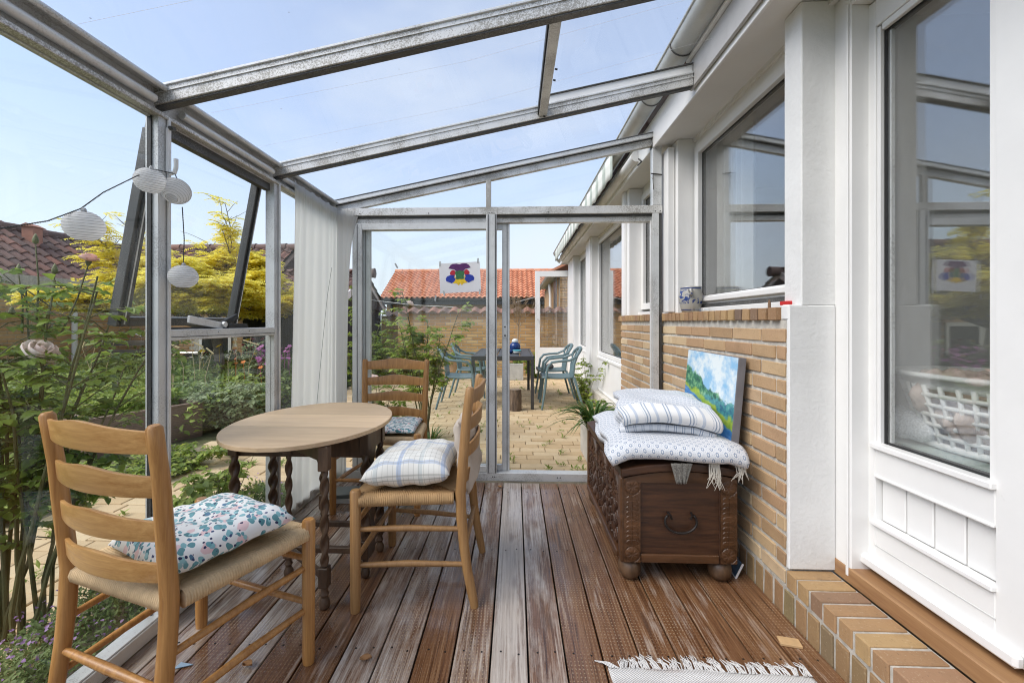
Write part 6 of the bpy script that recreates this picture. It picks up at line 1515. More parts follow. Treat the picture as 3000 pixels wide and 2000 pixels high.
# raised planter box
rbx = thing('raised_planter', 'brown ribbed plastic raised planter box beside the garden path', 'planter box', (-4.114, 4.387, -0.2), math.radians(-24.9))
M['brown_plastic'] = plain('brown_plastic', (0.22, 0.15, 0.12), 0.55, var=0.15)
pv = MB(); hw, hd, hz = 0.52, 0.48, 0.44
ob('box', MB().box(-hw, hw, -hd, -hd + .03, 0, hz).box(-hw, hw, hd - .03, hd, 0, hz).box(-hw, -hw + .03, -hd + .03, hd - .03, 0, hz).box(hw - .03, hw, -hd + .03, hd - .03, 0, hz), M['brown_plastic'], rbx, bevel=0.003)
rbm = MB()
for k in range(22):
    z = 0.03 + k * 0.0185
    rbm.box(hw, hw + 0.006, -hd + 0.01, hd - 0.01, z, z + 0.009); rbm.box(-hw + 0.01, hw - 0.01, -hd - 0.006, -hd, z, z + 0.009)
ob('ribs', rbm, M['brown_plastic'], rbx)
ob('rim', MB().box(-hw - .01, hw + .01, -hd - .01, -hd + .035, hz + .001, hz + .02).box(-hw - .01, hw + .01, hd - .035, hd + .01, hz + .001, hz + .02).box(hw - .035, hw + .01, -hd + .036, hd - .036, hz + .001, hz + .02).box(-hw - .01, -hw + .035, -hd + .036, hd - .036, hz + .001, hz + .02), M['brown_plastic'], rbx, bevel=0.002)
ob('soil', MB().box(-hw + .031, hw - .031, -hd + .031, hd - .031, 0, 0.30), M['soil'], rbx)

# ================================================================== PLANTS
RNG = np.random.default_rng(5)
def leaves_mesh(name, pos, d, up, L, Wd, mat, fold=0.25, curl=0.15):
    """numpy leaf builder: each leaf is 4 triangles folded along the midrib"""
    pos = np.asarray(pos, float); N = len(pos); d = np.asarray(d, float); up = np.asarray(up, float)
    d /= np.linalg.norm(d, axis=1, keepdims=True) + 1e-9
    s = np.cross(d, up); s /= np.linalg.norm(s, axis=1, keepdims=True) + 1e-9
    n = np.cross(s, d); L = np.broadcast_to(L, (N,))[:, None]; Wd = np.broadcast_to(Wd, (N,))[:, None]
    b = pos; t = pos + d * L - n * L * curl; mid = pos + d * L * 0.45 + n * L * 0.03
    l = pos + d * L * 0.42 - s * Wd * 0.5 + n * Wd * fold; r = pos + d * L * 0.42 + s * Wd * 0.5 + n * Wd * fold
    l2 = pos + d * L * 0.74 - s * Wd * 0.34 + n * (Wd * fold * .6 - L * curl * .5); r2 = pos + d * L * 0.74 + s * Wd * 0.34 + n * (Wd * fold * .6 - L * curl * .5)
    V = np.stack([b, l, l2, t, r2, r, mid], 1).reshape(-1, 3)
    tri = np.array([[0, 6, 1], [1, 6, 2], [2, 6, 3], [3, 6, 4], [4, 6, 5], [5, 6, 0]])
    F = (np.arange(N)[:, None, None] * 7 + tri[None]).reshape(-1, 3)
    me = bpy.data.meshes.new(name); me.vertices.add(len(V)); me.vertices.foreach_set('co', V.ravel())
    me.loops.add(F.size); me.loops.foreach_set('vertex_index', F.ravel().astype(np.int32))
    me.polygons.add(len(F)); me.polygons.foreach_set('loop_start', np.arange(0, F.size, 3, dtype=np.int32)); me.polygons.foreach_set('loop_total', np.full(len(F), 3, dtype=np.int32))
    me.update(calc_edges=True)
    if mat: me.materials.append(mat)
    return me
def rdir(n, zlo=-0.3, zhi=0.8):
    a = RNG.uniform(0, 2 * PI, n); z = RNG.uniform(zlo, zhi, n); r = np.sqrt(np.maximum(0.02, 1 - np.clip(z, -1, 1) ** 2))
    return np.stack([np.cos(a) * r, np.sin(a) * r, z], 1)
UPN = lambda n: np.tile([0, 0, 1.0], (n, 1)) + RNG.normal(0, 0.35, (n, 3))
M['rose_leaf'] = leaf_mat('rose_leaf', (0.13, 0.21, 0.045), (0.27, 0.37, 0.065), 0.45, 0.45, (0.42, 0.47, 0.07))
M['rose_leaf2'] = leaf_mat('rose_leaf_yellowish', (0.14, 0.22, 0.05), (0.33, 0.42, 0.075), 0.45, 0.45, (0.44, 0.47, 0.09))
M['stem_green'] = plain('green_stem', (0.115, 0.115, 0.045), 0.7, var=0.3)
M['stem_brown'] = plain('woody_stem', (0.12, 0.075, 0.045), 0.85, var=0.3)
M['petal'] = leaf_mat('rose_petal', (0.80, 0.48, 0.40), (0.88, 0.64, 0.56), 0.35, 0.6)
M['petal_pink'] = leaf_mat('pink_petal', (0.92, 0.72, 0.66), (0.95, 0.84, 0.79), 0.35, 0.6)
def rose_flower(parent, loc, r, mat, tilt=(0, 0)):
    mb = MB(); rr = random.Random(int(loc[0] * 1000) ^ 77)
    for ring, (n, rad, h, cl) in enumerate(((5, 1.0, 0.55, 0.25), (5, 0.78, 0.75, 0.5), (4, 0.5, 0.85, 0.75), (3, 0.28, 0.85, 0.9))):
        for k in range(n):
            a = 2 * PI * (k + ring * .37) / n + rr.uniform(-.2, .2)
            def P(u, v, a=a, rad=rad, h=h, cl=cl):
                aa = a + (u - .5) * 1.5; q = rad * (0.25 + 0.75 * math.sin(v * PI * (0.5 + 0.12 * (1 - cl)))) * (1 - cl * 0.25 * v)
                return Vector((r * q * math.cos(aa), r * q * math.sin(aa), r * (h * v * 1.1 - 0.12 * (1 - cl) * v * v - 0.10 * (2 * u - 1) ** 2 * v)))
            mb.grid(P, 4, 4)
    f = ob('flower', mb, mat, parent, smooth='all', loc=loc, rot=(tilt[0], tilt[1], rr.uniform(0, 6)))
    ob('sepals', MB().lathe([(0.004, -0.02), (r * .3, -0.006), (r * .28, r * .12)], n=8), M['stem_green'], f)
    return f
def bud(parent, loc, r):
    ob('bud', MB().lathe([(0.003, -r), (r * .55, -r * .6), (r * .62, 0), (r * .35, r * .9), (0.001, r * 1.5)], n=8), M['rose_bud'], parent, smooth='all', loc=loc)
M['rose_bud'] = plain('rose_bud', (0.16, 0.17, 0.07), 0.6, var=0.4, nscale=60)
def rose_shrub(name, label, base, canes, leaf_L, n_ind, matL, lean=(0, 0), per=9, seed=1, stem_r=0.008, low=0.35, cat='rose bush', twig=0.16, drop=1.0):
    """canes: list of (dx, dy, height); leaves in groups of five along twigs"""
    rr = random.Random(seed); t = thing(name, label, cat, base)
    pos, dr = [], []; stem = MB()
    def compound(p, d, L):
        side = Vector((-d.y, d.x, 0.05)).normalized()
        for k, (s, q) in enumerate(((0.35, 1), (0.35, -1), (0.7, 1), (0.7, -1), (1.0, 0))):
            b = p + d * (L * 1.3 * s); ld = d * (1 if q == 0 else 0.45) + side * q * 0.9 + Vector((0, 0, rr.uniform(-.45, .15)))
            pos.append(b); dr.append(ld.normalized())
        stem.tube([p, p + d * L * 1.3], [0.0014, 0.0009], 4)
    for (dx, dy, h) in canes:
        x0, y0 = rr.uniform(-.05, .05), rr.uniform(-.05, .05); n = 8; pts = []
        for i in range(n + 1):
            s = i / n; pts.append(Vector((x0 + dx * s ** 1.3 + rr.uniform(-.012, .012), y0 + dy * s ** 1.3 + rr.uniform(-.012, .012), h * s)))
        stem.tube(pts, [lerp(stem_r, stem_r * .35, i / n) for i in range(n + 1)], 7)
        for k in range(per):
            s = low + (1 - low) * (k + rr.uniform(0, 1)) / per; i = min(n - 1, int(s * n)); p = pts[i].lerp(pts[i + 1], s * n - i)
            a = rr.uniform(0, 2 * PI); tl = twig * rr.uniform(.4, 1.3) * (1.15 - 0.5 * s); d = Vector((math.cos(a), math.sin(a), rr.uniform(0.0, 0.8))).normalized(); e = p + d * tl
            stem.tube([p, (p + e) / 2 + Vector((0, 0, .01)), e], [0.0028, 0.0022, 0.0014], 5)
            for q in (0.35, 0.65, 1.0):
                a2 = a + rr.uniform(-1.1, 1.1); compound(p.lerp(e, q), Vector((math.cos(a2), math.sin(a2), rr.uniform(-.25, .45))).normalized(), leaf_L * rr.uniform(.7, 1.15))
    ob('stems', stem, M['stem_green'], t, smooth=True)
    P = np.array([tuple(p) for p in pos]); Dv = np.array([tuple(p) for p in dr]); N = len(P); Ls = leaf_L * RNG.uniform(0.75, 1.2, N)
    if n_ind:
        protos = [leaves_mesh('leaf', [[0, 0, 0]], [[0, 1, 0]], [[0, 0, 1]], leaf_L * s, leaf_L * w * s, matL, f, c) for s, w, f, c in ((1, .62, .2, .12), (.85, .66, .1, .25), (1.15, .58, .3, .05), (.95, .7, .05, .2))]
        camp = Vector((0, 0, 1.133)); B = Vector(base)
        order = sorted(range(N), key=lambda i: (B + Vector(P[i]) - camp).length)
        ind, rest = order[:n_ind], order[n_ind:]
        for i in ind:
            d = Vector(Dv[i]); up = Vector((rr.uniform(-.3, .3), rr.uniform(-.3, .3), 1)); x = d.cross(up).normalized(); z = x.cross(d)
            o = link('leaf', protos[i % 4], None, t); o.matrix_local = Matrix.Translation(P[i]) @ Matrix((x, d, z)).transposed().to_4x4()
        P, Dv, Ls = P[rest], Dv[rest], Ls[rest]
    if len(P):
        o = link('foliage', leaves_mesh('foliage', P, Dv, UPN(len(P)), Ls, Ls * 0.62, matL), None, t); tag(o, kind='stuff')
    return t
# the big rose just outside the glass, left of the near chair
rr = random.Random(21); canes = []
for k in range(15):
    a = rr.uniform(0, 2 * PI); s = rr.uniform(0.08, 0.46); canes.append((s * math.cos(a) * 0.95, s * math.sin(a) * 0.9, rr.uniform(0.95, 1.48)))
R1 = rose_shrub('rose_bush', 'tall pink rose bush just outside the glass behind the nearest chair', (-1.87, 1.56, ZP - 0.05), canes, 0.047, 290, M['rose_leaf'], per=12, seed=4, stem_r=0.0085, low=0.38, twig=0.19)
for loc, r, mt_, tl in (((0.13, -0.06, 1.12), 0.060, M['petal_pink'], (0.6, 0.5)), ((0.18, 0.08, 1.485), 0.034, M['petal'], (0.2, 0.1))): rose_flower(R1, loc, r, mt_, tl)
stx = MB()
for (a, b) in (((0.08, 0.0, 0.95), (0.14, -0.06, 1.10)), ((0.10, 0.05, 1.2), (0.18, 0.08, 1.475)), ((0.0, 0.05, 1.25), (-0.04, 0.08, 1.55)), ((0.02, 0.05, 1.2), (0.04, 0.08, 1.43)), ((-0.06, 0.05, 1.2), (-0.11, 0.08, 1.43))): stx.tube([a, ((a[0] + b[0]) / 2 + .01, (a[1] + b[1]) / 2, (a[2] + b[2]) / 2), b], [0.004, 0.003, 0.0022], 6)
ob('flower_stem', stx, M['stem_green'], R1, smooth=True)
for loc in ((-0.04, 0.08, 1.57), (0.04, 0.08, 1.45), (-0.11, 0.08, 1.45), (-0.09, 0.04, 1.28)): bud(R1, loc, 0.017)
# rose on the patio behind the far chair
rr = random.Random(8)
canes = [(rr.uniform(-.30, .36), rr.uniform(-.2, .2), rr.uniform(0.95, 1.5)) for _ in range(9)]
R2 = rose_shrub('rose_bush', 'open airy rose bush on the patio before the brick garden wall', (-0.93, 4.35, ZP), canes, 0.058, 150, M['rose_leaf2'], per=11, seed=9, stem_r=0.009, low=0.42, twig=0.15)
for loc, r in (((-0.10, -0.2, 1.36), 0.045), ((0.22, -0.1, 0.60), 0.04)): rose_flower(R2, loc, r, M['petal_pink'], (0.5, 0.2))
canes = [(rr.uniform(-.25, .2), rr.uniform(-.2, .2), rr.uniform(0.35, 0.70)) for _ in range(6)]
R3 = rose_shrub('rose_bush', 'low rose with one large pink flower seen between the far chair slats', (-1.32, 3.95, ZP), canes, 0.055, 90, M['rose_leaf'], per=7, seed=10, stem_r=0.006, low=0.3)
rose_flower(R3, (0.05, -0.15, 0.66), 0.065, M['petal_pink'], (0.5, 0)); rose_flower(R3, (0.03, -0.1, 0.47), 0.05, M['petal'], (1.2, 0))
canes = [(rr.uniform(-.25, .35), rr.uniform(-.3, .3), rr.uniform(0.9, 1.75)) for _ in range(6)]
R4 = rose_shrub('rose_bush', 'climbing rose at the door frame edge before the black shed', (-2.15, 5.6, ZP), canes, 0.055, 0, M['rose_leaf2'], per=8, seed=12, stem_r=0.008, low=0.3)
rose_flower(R4, (0.22, -0.2, 0.95), 0.06, M['petal_pink'], (0.9, 0.3))
for k, (x, y, hh, lab) in enumerate(((-2.75, 8.6, 0.95, 'grey green flowering shrub in front of the shed gable'), (-2.3, 9.2, 0.55, 'low green shrub at the foot of the garden wall end'))):
    canes = [(rr.uniform(-.3, .3), rr.uniform(-.2, .2), rr.uniform(0.6, 1.2) * hh) for _ in range(12)]
    rose_shrub('shrub', lab, (x, y, ZP), canes, 0.06, 0, M['rose_leaf'] if k else M['rose_leaf2'], per=9, seed=30 + k, stem_r=0.005, low=0.1, cat='shrub')
# ---------- yellow leaved tree
M['yellow_leaf'] = leaf_mat('yellow_leaflet', (0.78, 0.66, 0.07), (0.90, 0.82, 0.16), 0.6, 0.5, (0.90, 0.86, 0.32))
M['bark'] = plain('grey_bark', (0.20, 0.17, 0.13), 0.9, var=0.35, nscale=18, bump=0.8, bscale=50)
yt = thing('yellow_tree', 'small spreading tree with feathery golden yellow leaves', 'tree', (-5.30, 7.5, GZ))
rr = random.Random(17); tm_ = MB(); tips = []
tm_.tube([(0, 0, 0), (0.02, 0, 0.5), (-0.04, 0.02, 0.95), (-0.08, 0.0, 1.30)], [0.10, 0.082, 0.078, 0.088], 12)
def branch(p, d, L, r, depth):
    n = 5; pts = [Vector(p)]; dd = Vector(d).normalized()
    for i in range(n):
        dd = (dd + Vector((rr.uniform(-.22, .22), rr.uniform(-.22, .22), rr.uniform(-.12, .14)))).normalized(); pts.append(pts[-1] + dd * L / n)
    tm_.tube(pts, [lerp(r, r * .45, i / n) for i in range(n + 1)], 6)
    for i in range(1, n + 1):
        if depth >= 1: tips.append((pts[i], dd.copy(), depth))
        if depth < 3:
            for _ in range(1 if depth == 0 else (2 if depth == 1 else 1)):
                a = rr.uniform(0, 2 * PI); s = Vector((math.cos(a), math.sin(a), rr.uniform(-.15, .4)))
                branch(pts[i], (dd * 0.7 + s * 0.9), L * rr.uniform(.35, .55), r * .45, depth + 1)
for (a, el, L) in ((0.1, .25, 1.35), (0.9, .4, 1.15), (2.0, .35, 1.2), (2.9, .2, 1.75), (3.6, .3, 1.75), (4.4, .42, 1.25), (5.2, .3, 1.25), (5.9, .22, 1.3)):
    branch((-0.08, 0, 1.28), (math.cos(a), math.sin(a) * 0.8, el), L, 0.042, 0)
for (x, z) in ((-0.05, 1.6), (-0.1, 0.9), (-1.35, 1.25)): branch((-0.08 + (x + .08) * .3, 0, 1.35), (x, 0.1, z), math.hypot(x + .08, z) * 0.95, 0.028, 1)
ob('trunk', tm_, M['bark'], yt, smooth=True)
P, Dv, Un = [], [], []
for (p, d, dep) in tips:
    lead = -0.28 < p.x < 0.16 and p.z < 3.05
    if p.z < (1.60 if p.x < 0.7 else 1.25) or (p.z > 2.50 and not lead and rr.random() < 0.75) or rr.random() < (0.15 if p.x > -1.1 else 0.55): continue
    for _ in range(3):
        a = rr.uniform(0, 2 * PI); f = Vector((math.cos(a), math.sin(a), rr.uniform(-.1, .55))).normalized(); L = rr.uniform(.16, .28); side = f.cross(Vector((rr.uniform(-.3, .3), rr.uniform(-.3, .3), 1))).normalized()
        q0 = Vector(p) + Vector((rr.uniform(-.04, .04), rr.uniform(-.04, .04), rr.uniform(-.03, .05)))
        for k in range(9):
            s = (k + 1) / 9; b = q0 + f * (L * s) - Vector((0, 0, 0.30 * L * s * s))
            for q in (-1, 1): P.append(b); Dv.append(f * 0.55 + side * q + Vector((0, 0, -.15)))
P = np.array([tuple(v) for v in P]); Dv = np.array([tuple(v) for v in Dv]); print('yellow leaflets', len(P))
link('crown', leaves_mesh('crown', P, Dv, UPN(len(P)), RNG.uniform(.045, .07, len(P)), RNG.uniform(.018, .027, len(P)), M['yellow_leaf'], 0.1, 0.2), None, yt)
# ---------- garden foliage (nobody could count it)
M['herb'] = leaf_mat('garden_herbage', (0.17, 0.25, 0.05), (0.34, 0.44, 0.09), 0.4, 0.55, (0.52, 0.52, 0.17))
M['herb_dark'] = leaf_mat('dark_herbage', (0.11, 0.18, 0.05), (0.25, 0.34, 0.10), 0.35, 0.5, (0.36, 0.42, 0.15))
M['grey_leaf'] = leaf_mat('silver_leaf', (0.18, 0.24, 0.11), (0.33, 0.40, 0.21), 0.35, 0.6, (0.45, 0.50, 0.30))
M['blade'] = leaf_mat('grass_blade', (0.17, 0.25, 0.05), (0.33, 0.42, 0.10), 0.4, 0.5, (0.52, 0.46, 0.22))
M['stalk'] = plain('dry_stalk', (0.42, 0.34, 0.18), 0.8)
def scatter_bed(name, x0, x1, y0, y1, n, hfun, L, mat, z0=-0.15, avoid=None):
    X = RNG.uniform(x0, x1, n); Y = RNG.uniform(y0, y1, n); H = hfun(X, Y); Z = z0 + H * np.sqrt(RNG.uniform(0.02, 1, n))
    if avoid is not None:
        k = ~avoid(X, Y); X, Y, Z = X[k], Y[k], Z[k]
    N = len(X); Ls = L * RNG.uniform(.6, 1.4, N)
    o = link(name, leaves_mesh(name, np.stack([X, Y, Z], 1), rdir(N, -.2, .9), UPN(N), Ls, Ls * RNG.uniform(.3, .6, N), mat)); tag(o, kind='stuff'); return o
def lump(X, Y, s=1.0): return 0.5 + 0.5 * np.sin(X * 2.9 * s + 1.3 * np.sin(Y * 2.1 * s)) * np.cos(Y * 2.3 * s + X)
inbox = lambda X, Y: (np.abs((X + 3.85) * 0.945 - (Y - 3.95) * -0.325 * -1) < 0.62) & (np.abs(Y - 3.95) < 0.85)
scatter_bed('garden_foliage', -8.3, -3.25, 4.7, 8.9, 26000, lambda X, Y: 0.28 + 0.34 * lump(X, Y) + 0.03 * (Y - 4.5), 0.085, M['herb_dark'])
scatter_bed('garden_foliage', -8.3, -3.3, 4.3, 8.0, 14000, lambda X, Y: 0.25 + 0.35 * lump(X + 1.7, Y, 1.4), 0.075, M['herb'])
scatter_bed('ground_cover', -4.9, -3.05, 1.0, 3.4, 9000, lambda X, Y: 0.06 + 0.20 * lump(X, Y, 2) * np.clip((-3.0 - X) * 2, .1, 1), 0.06, M['herb'])
scatter_bed('ground_cover', -9.0, -4.6, 1.0, 4.6, 9000, lambda X, Y: 0.30 + 0.5 * lump(X, Y, 1.1), 0.10, M['herb'])
# weeds inside the planter box
scatter_bed('planter_weeds', -4.45, -3.8, 4.05, 4.75, 2600, lambda X, Y: 0.25 + 0.16 * lump(X, Y, 4), 0.06, M['herb'], z0=0.02)
def blades(name, label, base, n, H, spread, mat, cat, seed, wid=0.012, arch=0.5, kind=None, stiff=1.0):
    rr = random.Random(seed); t = thing(name, label, cat, base); mb = MB()
    for i in range(n):
        a = rr.uniform(0, 2 * PI); h = H * rr.uniform(.6, 1.15); out = spread * rr.uniform(.25, 1.0); w = wid * rr.uniform(.7, 1.2)
        d = Vector((math.cos(a), math.sin(a), 0)); s = Vector((-d.y, d.x, 0)); b0 = d * rr.uniform(0, .05); vs = []
        for k in range(7):
            q = k / 6; p = b0 + d * out * q ** 1.6 + Vector((0, 0, h * (q - arch * q ** 2.6 * (0.5 + out / max(spread, 1e-6) * .6)))); ww = w * (1 - q ** 2.2) * (0.6 + .4 * min(1, q * 4)) + 0.0005
            vs += [p - s * ww / 2 + Vector((0, 0, ww * .25)), p, p + s * ww / 2 + Vector((0, 0, ww * .25))]
        fs = []
        for k in range(6):
            for c in (0, 1): fs.append((k * 3 + c, k * 3 + c + 1, k * 3 + 4 + c, k * 3 + 3 + c))
        mb.add(vs, fs)
    link('leaves', mb.mesh('leaves', fixn=False, smooth='all'), mat, t); return t
M['strap'] = leaf_mat('strap_leaf', (0.045, 0.11, 0.022), (0.11, 0.20, 0.04), 0.3, 0.35, (0.40, 0.33, 0.06))
M['iris'] = leaf_mat('iris_leaf', (0.17, 0.27, 0.11), (0.30, 0.40, 0.17), 0.35, 0.5, (0.55, 0.45, 0.20))
blades('iris_clump', 'pale green iris fan beyond the planter box', (-3.95, 5.6, -0.12), 26, 0.62, 0.28, M['iris'], 'iris', 3, 0.045, 0.15)
blades('iris_clump', 'wispy tall grass clump left of the planter box, behind the rose', (-4.6, 4.3, -0.1), 60, 0.75, 0.45, M['blade'], 'grass clump', 6, 0.014, 0.25)
blades('grass_clump', 'tall grass with dry yellow stalks seen left of the big post', (-4.75, 5.2, -0.12), 60, 0.80, 0.40, M['blade'], 'grass clump', 8, 0.012, 0.2)
stk = MB(); rr = random.Random(31)
for k in range(16):
    x, y = rr.uniform(-5.2, -3.7), rr.uniform(4.9, 6.2); h = rr.uniform(.7, 1.05); stk.tube([(x, y, -0.1), (x + rr.uniform(-.06, .06), y, h * .6), (x + rr.uniform(-.15, .15), y, h)], [0.005, 0.004, 0.003], 5); stk.tube([(x + rr.uniform(-.12, .12), y, h - .02), (x + rr.uniform(-.12, .12), y, h + .05)], 0.010, 5)
so_ = ob('dry_stalks', stk, M['stalk']); tag(so_, kind='stuff')
def flower_patch(name, label, cat, x0, x1, y0, y1, z0, z1, n, r, col, seed, petals_=6):
    rr = random.Random(seed); mb = MB()
    for k in range(n):
        c = Vector((rr.uniform(x0, x1), rr.uniform(y0, y1), rr.uniform(z0, z1))); s = r * rr.uniform(.7, 1.2); tilt = Vector((rr.uniform(-.5, .5), -rr.uniform(.2, .9), 1)).normalized(); e1 = tilt.cross(Vector((1, 0, 0))).normalized(); e2 = tilt.cross(e1)
        for q in range(petals_):
            a = 2 * PI * q / petals_; d = e1 * math.cos(a) + e2 * math.sin(a); w = e1 * -math.sin(a) + e2 * math.cos(a)
            mb.add([c, c + d * s * .6 + w * s * .35 + tilt * s * .1, c + d * s + tilt * s * .18, c + d * s * .6 - w * s * .35 + tilt * s * .1], [(0, 1, 2, 3)])
        mb.tube([c, c + Vector((rr.uniform(-.03, .03), .02, -min(0.25, c.z + .1)))], 0.003, 4)
    o = ob(name, mb, leaf_mat(name + '_petal', tuple(v * .75 for v in col), col, 0.3, 0.6)); return tag(o, label, cat)
flower_patch('pink_flowers', 'cluster of magenta flowers by the curtain edge in the garden bed', 'flowers', -3.75, -3.35, 6.0, 6.6, 0.52, 0.78, 40, 0.04, (0.50, 0.17, 0.40), 1)
flower_patch('yellow_poppies', 'few yellow poppies beneath the yellow tree', 'flowers', -4.9, -4.2, 6.2, 6.9, 0.6, 0.85, 4, 0.055, (0.80, 0.55, 0.02), 2)
flower_patch('orange_poppies', 'small orange flowers scattered in the bed beside the shed', 'flowers', -4.3, -3.4, 5.6, 6.6, 0.45, 0.66, 4, 0.032, (0.72, 0.22, 0.05), 3)
flower_patch('red_flowers', 'dark red flowers before the brick wing, right of the trunk', 'flowers', -4.6, -4.0, 6.6, 7.2, 0.55, 0.9, 9, 0.04, (0.30, 0.03, 0.06), 4)
canes = [(rr.uniform(-.4, .4), rr.uniform(-.35, .35), rr.uniform(0.30, 0.62)) for _ in range(26)]
rose_shrub('grey_shrub', 'broad silvery leaved shrub right of the planter box', (-2.85 - .45, 4.9, -0.12), canes, 0.06, 0, M['grey_leaf'], per=9, seed=41, stem_r=0.005, low=0.08, cat='shrub')
canes = [(rr.uniform(-.16, .16), rr.uniform(-.16, .16), rr.uniform(0.5, 0.95)) for _ in range(9)]
rose_shrub('spurge', 'tall upright feathery plant before the black shed boards', (-3.95, 6.3, -0.12), canes, 0.05, 0, M['grey_leaf'], per=14, seed=42, stem_r=0.005, low=0.2, cat='plant', twig=0.08)
canes = [(rr.uniform(-.5, .5), rr.uniform(-.3, .3), rr.uniform(0.35, 0.6)) for _ in range(22)]
rose_shrub('cranesbill', 'dark leaved mound in the bed below the wing window', (-5.6, 7.0, -0.15), canes, 0.07, 0, M['herb_dark'], per=9, seed=43, stem_r=0.005, low=0.1, cat='shrub')
# thyme along the glass foot
def thyme(x0, x1, y0, y1, n):
    X = RNG.uniform(x0, x1, n); Y = RNG.uniform(y0, y1, n); H = 0.10 + 0.15 * lump(X, Y, 3) * np.clip((X - x0 + .1) * 4, .2, 1); Z = -0.10 + H * np.sqrt(RNG.uniform(0.02, 1, n))
    return np.stack([X, Y, Z], 1)
pp = thyme(-1.76, -1.37, 0.2, 2.9, 20000); N = len(pp)
th_ = link('thyme', leaves_mesh('thyme', pp, rdir(N, 0, 1), UPN(N), RNG.uniform(.012, .030, N), RNG.uniform(.006, .012, N), leaf_mat('thyme_leaf', (0.10, 0.145, 0.05), (0.21, 0.28, 0.09), .35, .6, (0.32, 0.38, 0.14)))); tag(th_, kind='stuff')
pp = thyme(-1.74, -1.38, 0.5, 2.6, 900); pp[:, 2] += 0.07; N = len(pp)
tf = link('thyme_flowers', leaves_mesh('thyme_flowers', pp, rdir(N, -.2, 1), UPN(N), 0.014, 0.011, leaf_mat('thyme_flower', (0.22, 0.10, 0.30), (0.42, 0.26, 0.48), .3, .6))); tag(tf, kind='stuff')
bedx = ob('glass_foot_bed', MB().box(-1.80, -1.353, -0.5, 3.1, -0.29, -0.10), M['soil']); tag(bedx, kind='structure')
canes = [(rr.uniform(-.25, .25), rr.uniform(-.35, .35), rr.uniform(0.15, 0.5)) for _ in range(16)]
rose_shrub('herb_clump', 'leafy herbs growing outside the glass beside the table legs', (-1.62, 2.25, -0.12), canes, 0.05, 0, M['herb'], per=8, seed=44, stem_r=0.004, low=0.1, cat='herbs', twig=0.10)
canes = [(rr.uniform(-.3, .3), rr.uniform(-.4, .4), rr.uniform(0.06, 0.17)) for _ in range(16)]
rose_shrub('herb_clump', 'yellow green weeds overgrowing the path edge near the planter', (-2.75, 3.3, -0.08), canes, 0.05, 0, M['rose_leaf2'], per=8, seed=45, stem_r=0.003, low=0.1, cat='weeds', twig=0.12)
canes = [(rr.uniform(-.5, .3), rr.uniform(-.4, .4), rr.uniform(0.08, 0.22)) for _ in range(18)]
rose_shrub('herb_clump', 'leafy green weeds beyond the path, behind the near chair slats', (-3.2, 2.6, -0.1), canes, 0.055, 0, M['herb'], per=8, seed=46, stem_r=0.003, low=0.05, cat='weeds', twig=0.14)
# weeds in the patio joints
wr = random.Random(12); wp, wd = [], []
for k in range(210):
    x, y = wr.uniform(-1.6, 1.0), 3.3 + 5.8 * wr.random() ** 1.4
    if k < 60: x, y = wr.uniform(-3.0, -1.85), wr.uniform(1.4, 4.0)
    s = wr.uniform(.3, 1.0)
    for j in range(int(4 + 9 * s)):
        a = wr.uniform(0, 6.28); wp.append((x + wr.uniform(-.02, .02), y + wr.uniform(-.02, .02), ZP + wr.uniform(0, .03) * s)); wd.append((math.cos(a), math.sin(a), wr.uniform(.2, 1.8)))
N = len(wp); wl = np.array([wr.uniform(.02, .055) for _ in range(N)])
we = link('joint_weeds', leaves_mesh('joint_weeds', wp, wd, UPN(N), wl, wl * .28, M['blade'])); tag(we, kind='stuff')
# strap leaved plant in a pale trough beside the chest, outside
tg = thing('trough', 'pale wooden trough outside the end glass, left of the brick pier', 'planter', (0.74, 3.62, ZP))
ob('body', MB().box(-0.13, 0.16, -0.22, 0.42, 0.0, 0.36), plain('whitewashed_wood', (0.58, 0.55, 0.49), 0.8, var=0.15, nscale=10), tg, bevel=0.004)
ob('soil', MB().box(-0.115, 0.145, -0.205, 0.405, 0.3605, 0.366), M['soil'], tg)
blades('agapanthus', 'strap leaved plant arching out of the pale trough by the chest', (0.63, 3.48, 0.24), 100, 0.46, 0.42, M['strap'], 'plant', 14, 0.026, 0.75)
# weeds along the facade
canes = [(rr.uniform(-.06, .10), rr.uniform(-1.1, 1.1), rr.uniform(0.2, 0.7)) for _ in range(12)]
rose_shrub('facade_weeds', 'tall green weeds growing along the foot of the white facade', (1.02, 6.4, ZP), canes, 0.042, 0, M['rose_leaf2'], per=7, seed=50, stem_r=0.003, low=0.05, cat='weeds', twig=0.07)
canes = [(rr.uniform(-.10, .08), rr.uniform(-.4, .4), rr.uniform(0.12, 0.32)) for _ in range(8)]
rose_shrub('facade_weeds', 'low bushy weeds by the facade just beyond the strap leaved plant', (0.98, 5.0, ZP), canes, 0.045, 0, M['rose_leaf2'], per=8, seed=51, stem_r=0.003, low=0.05, cat='weeds', twig=0.08)
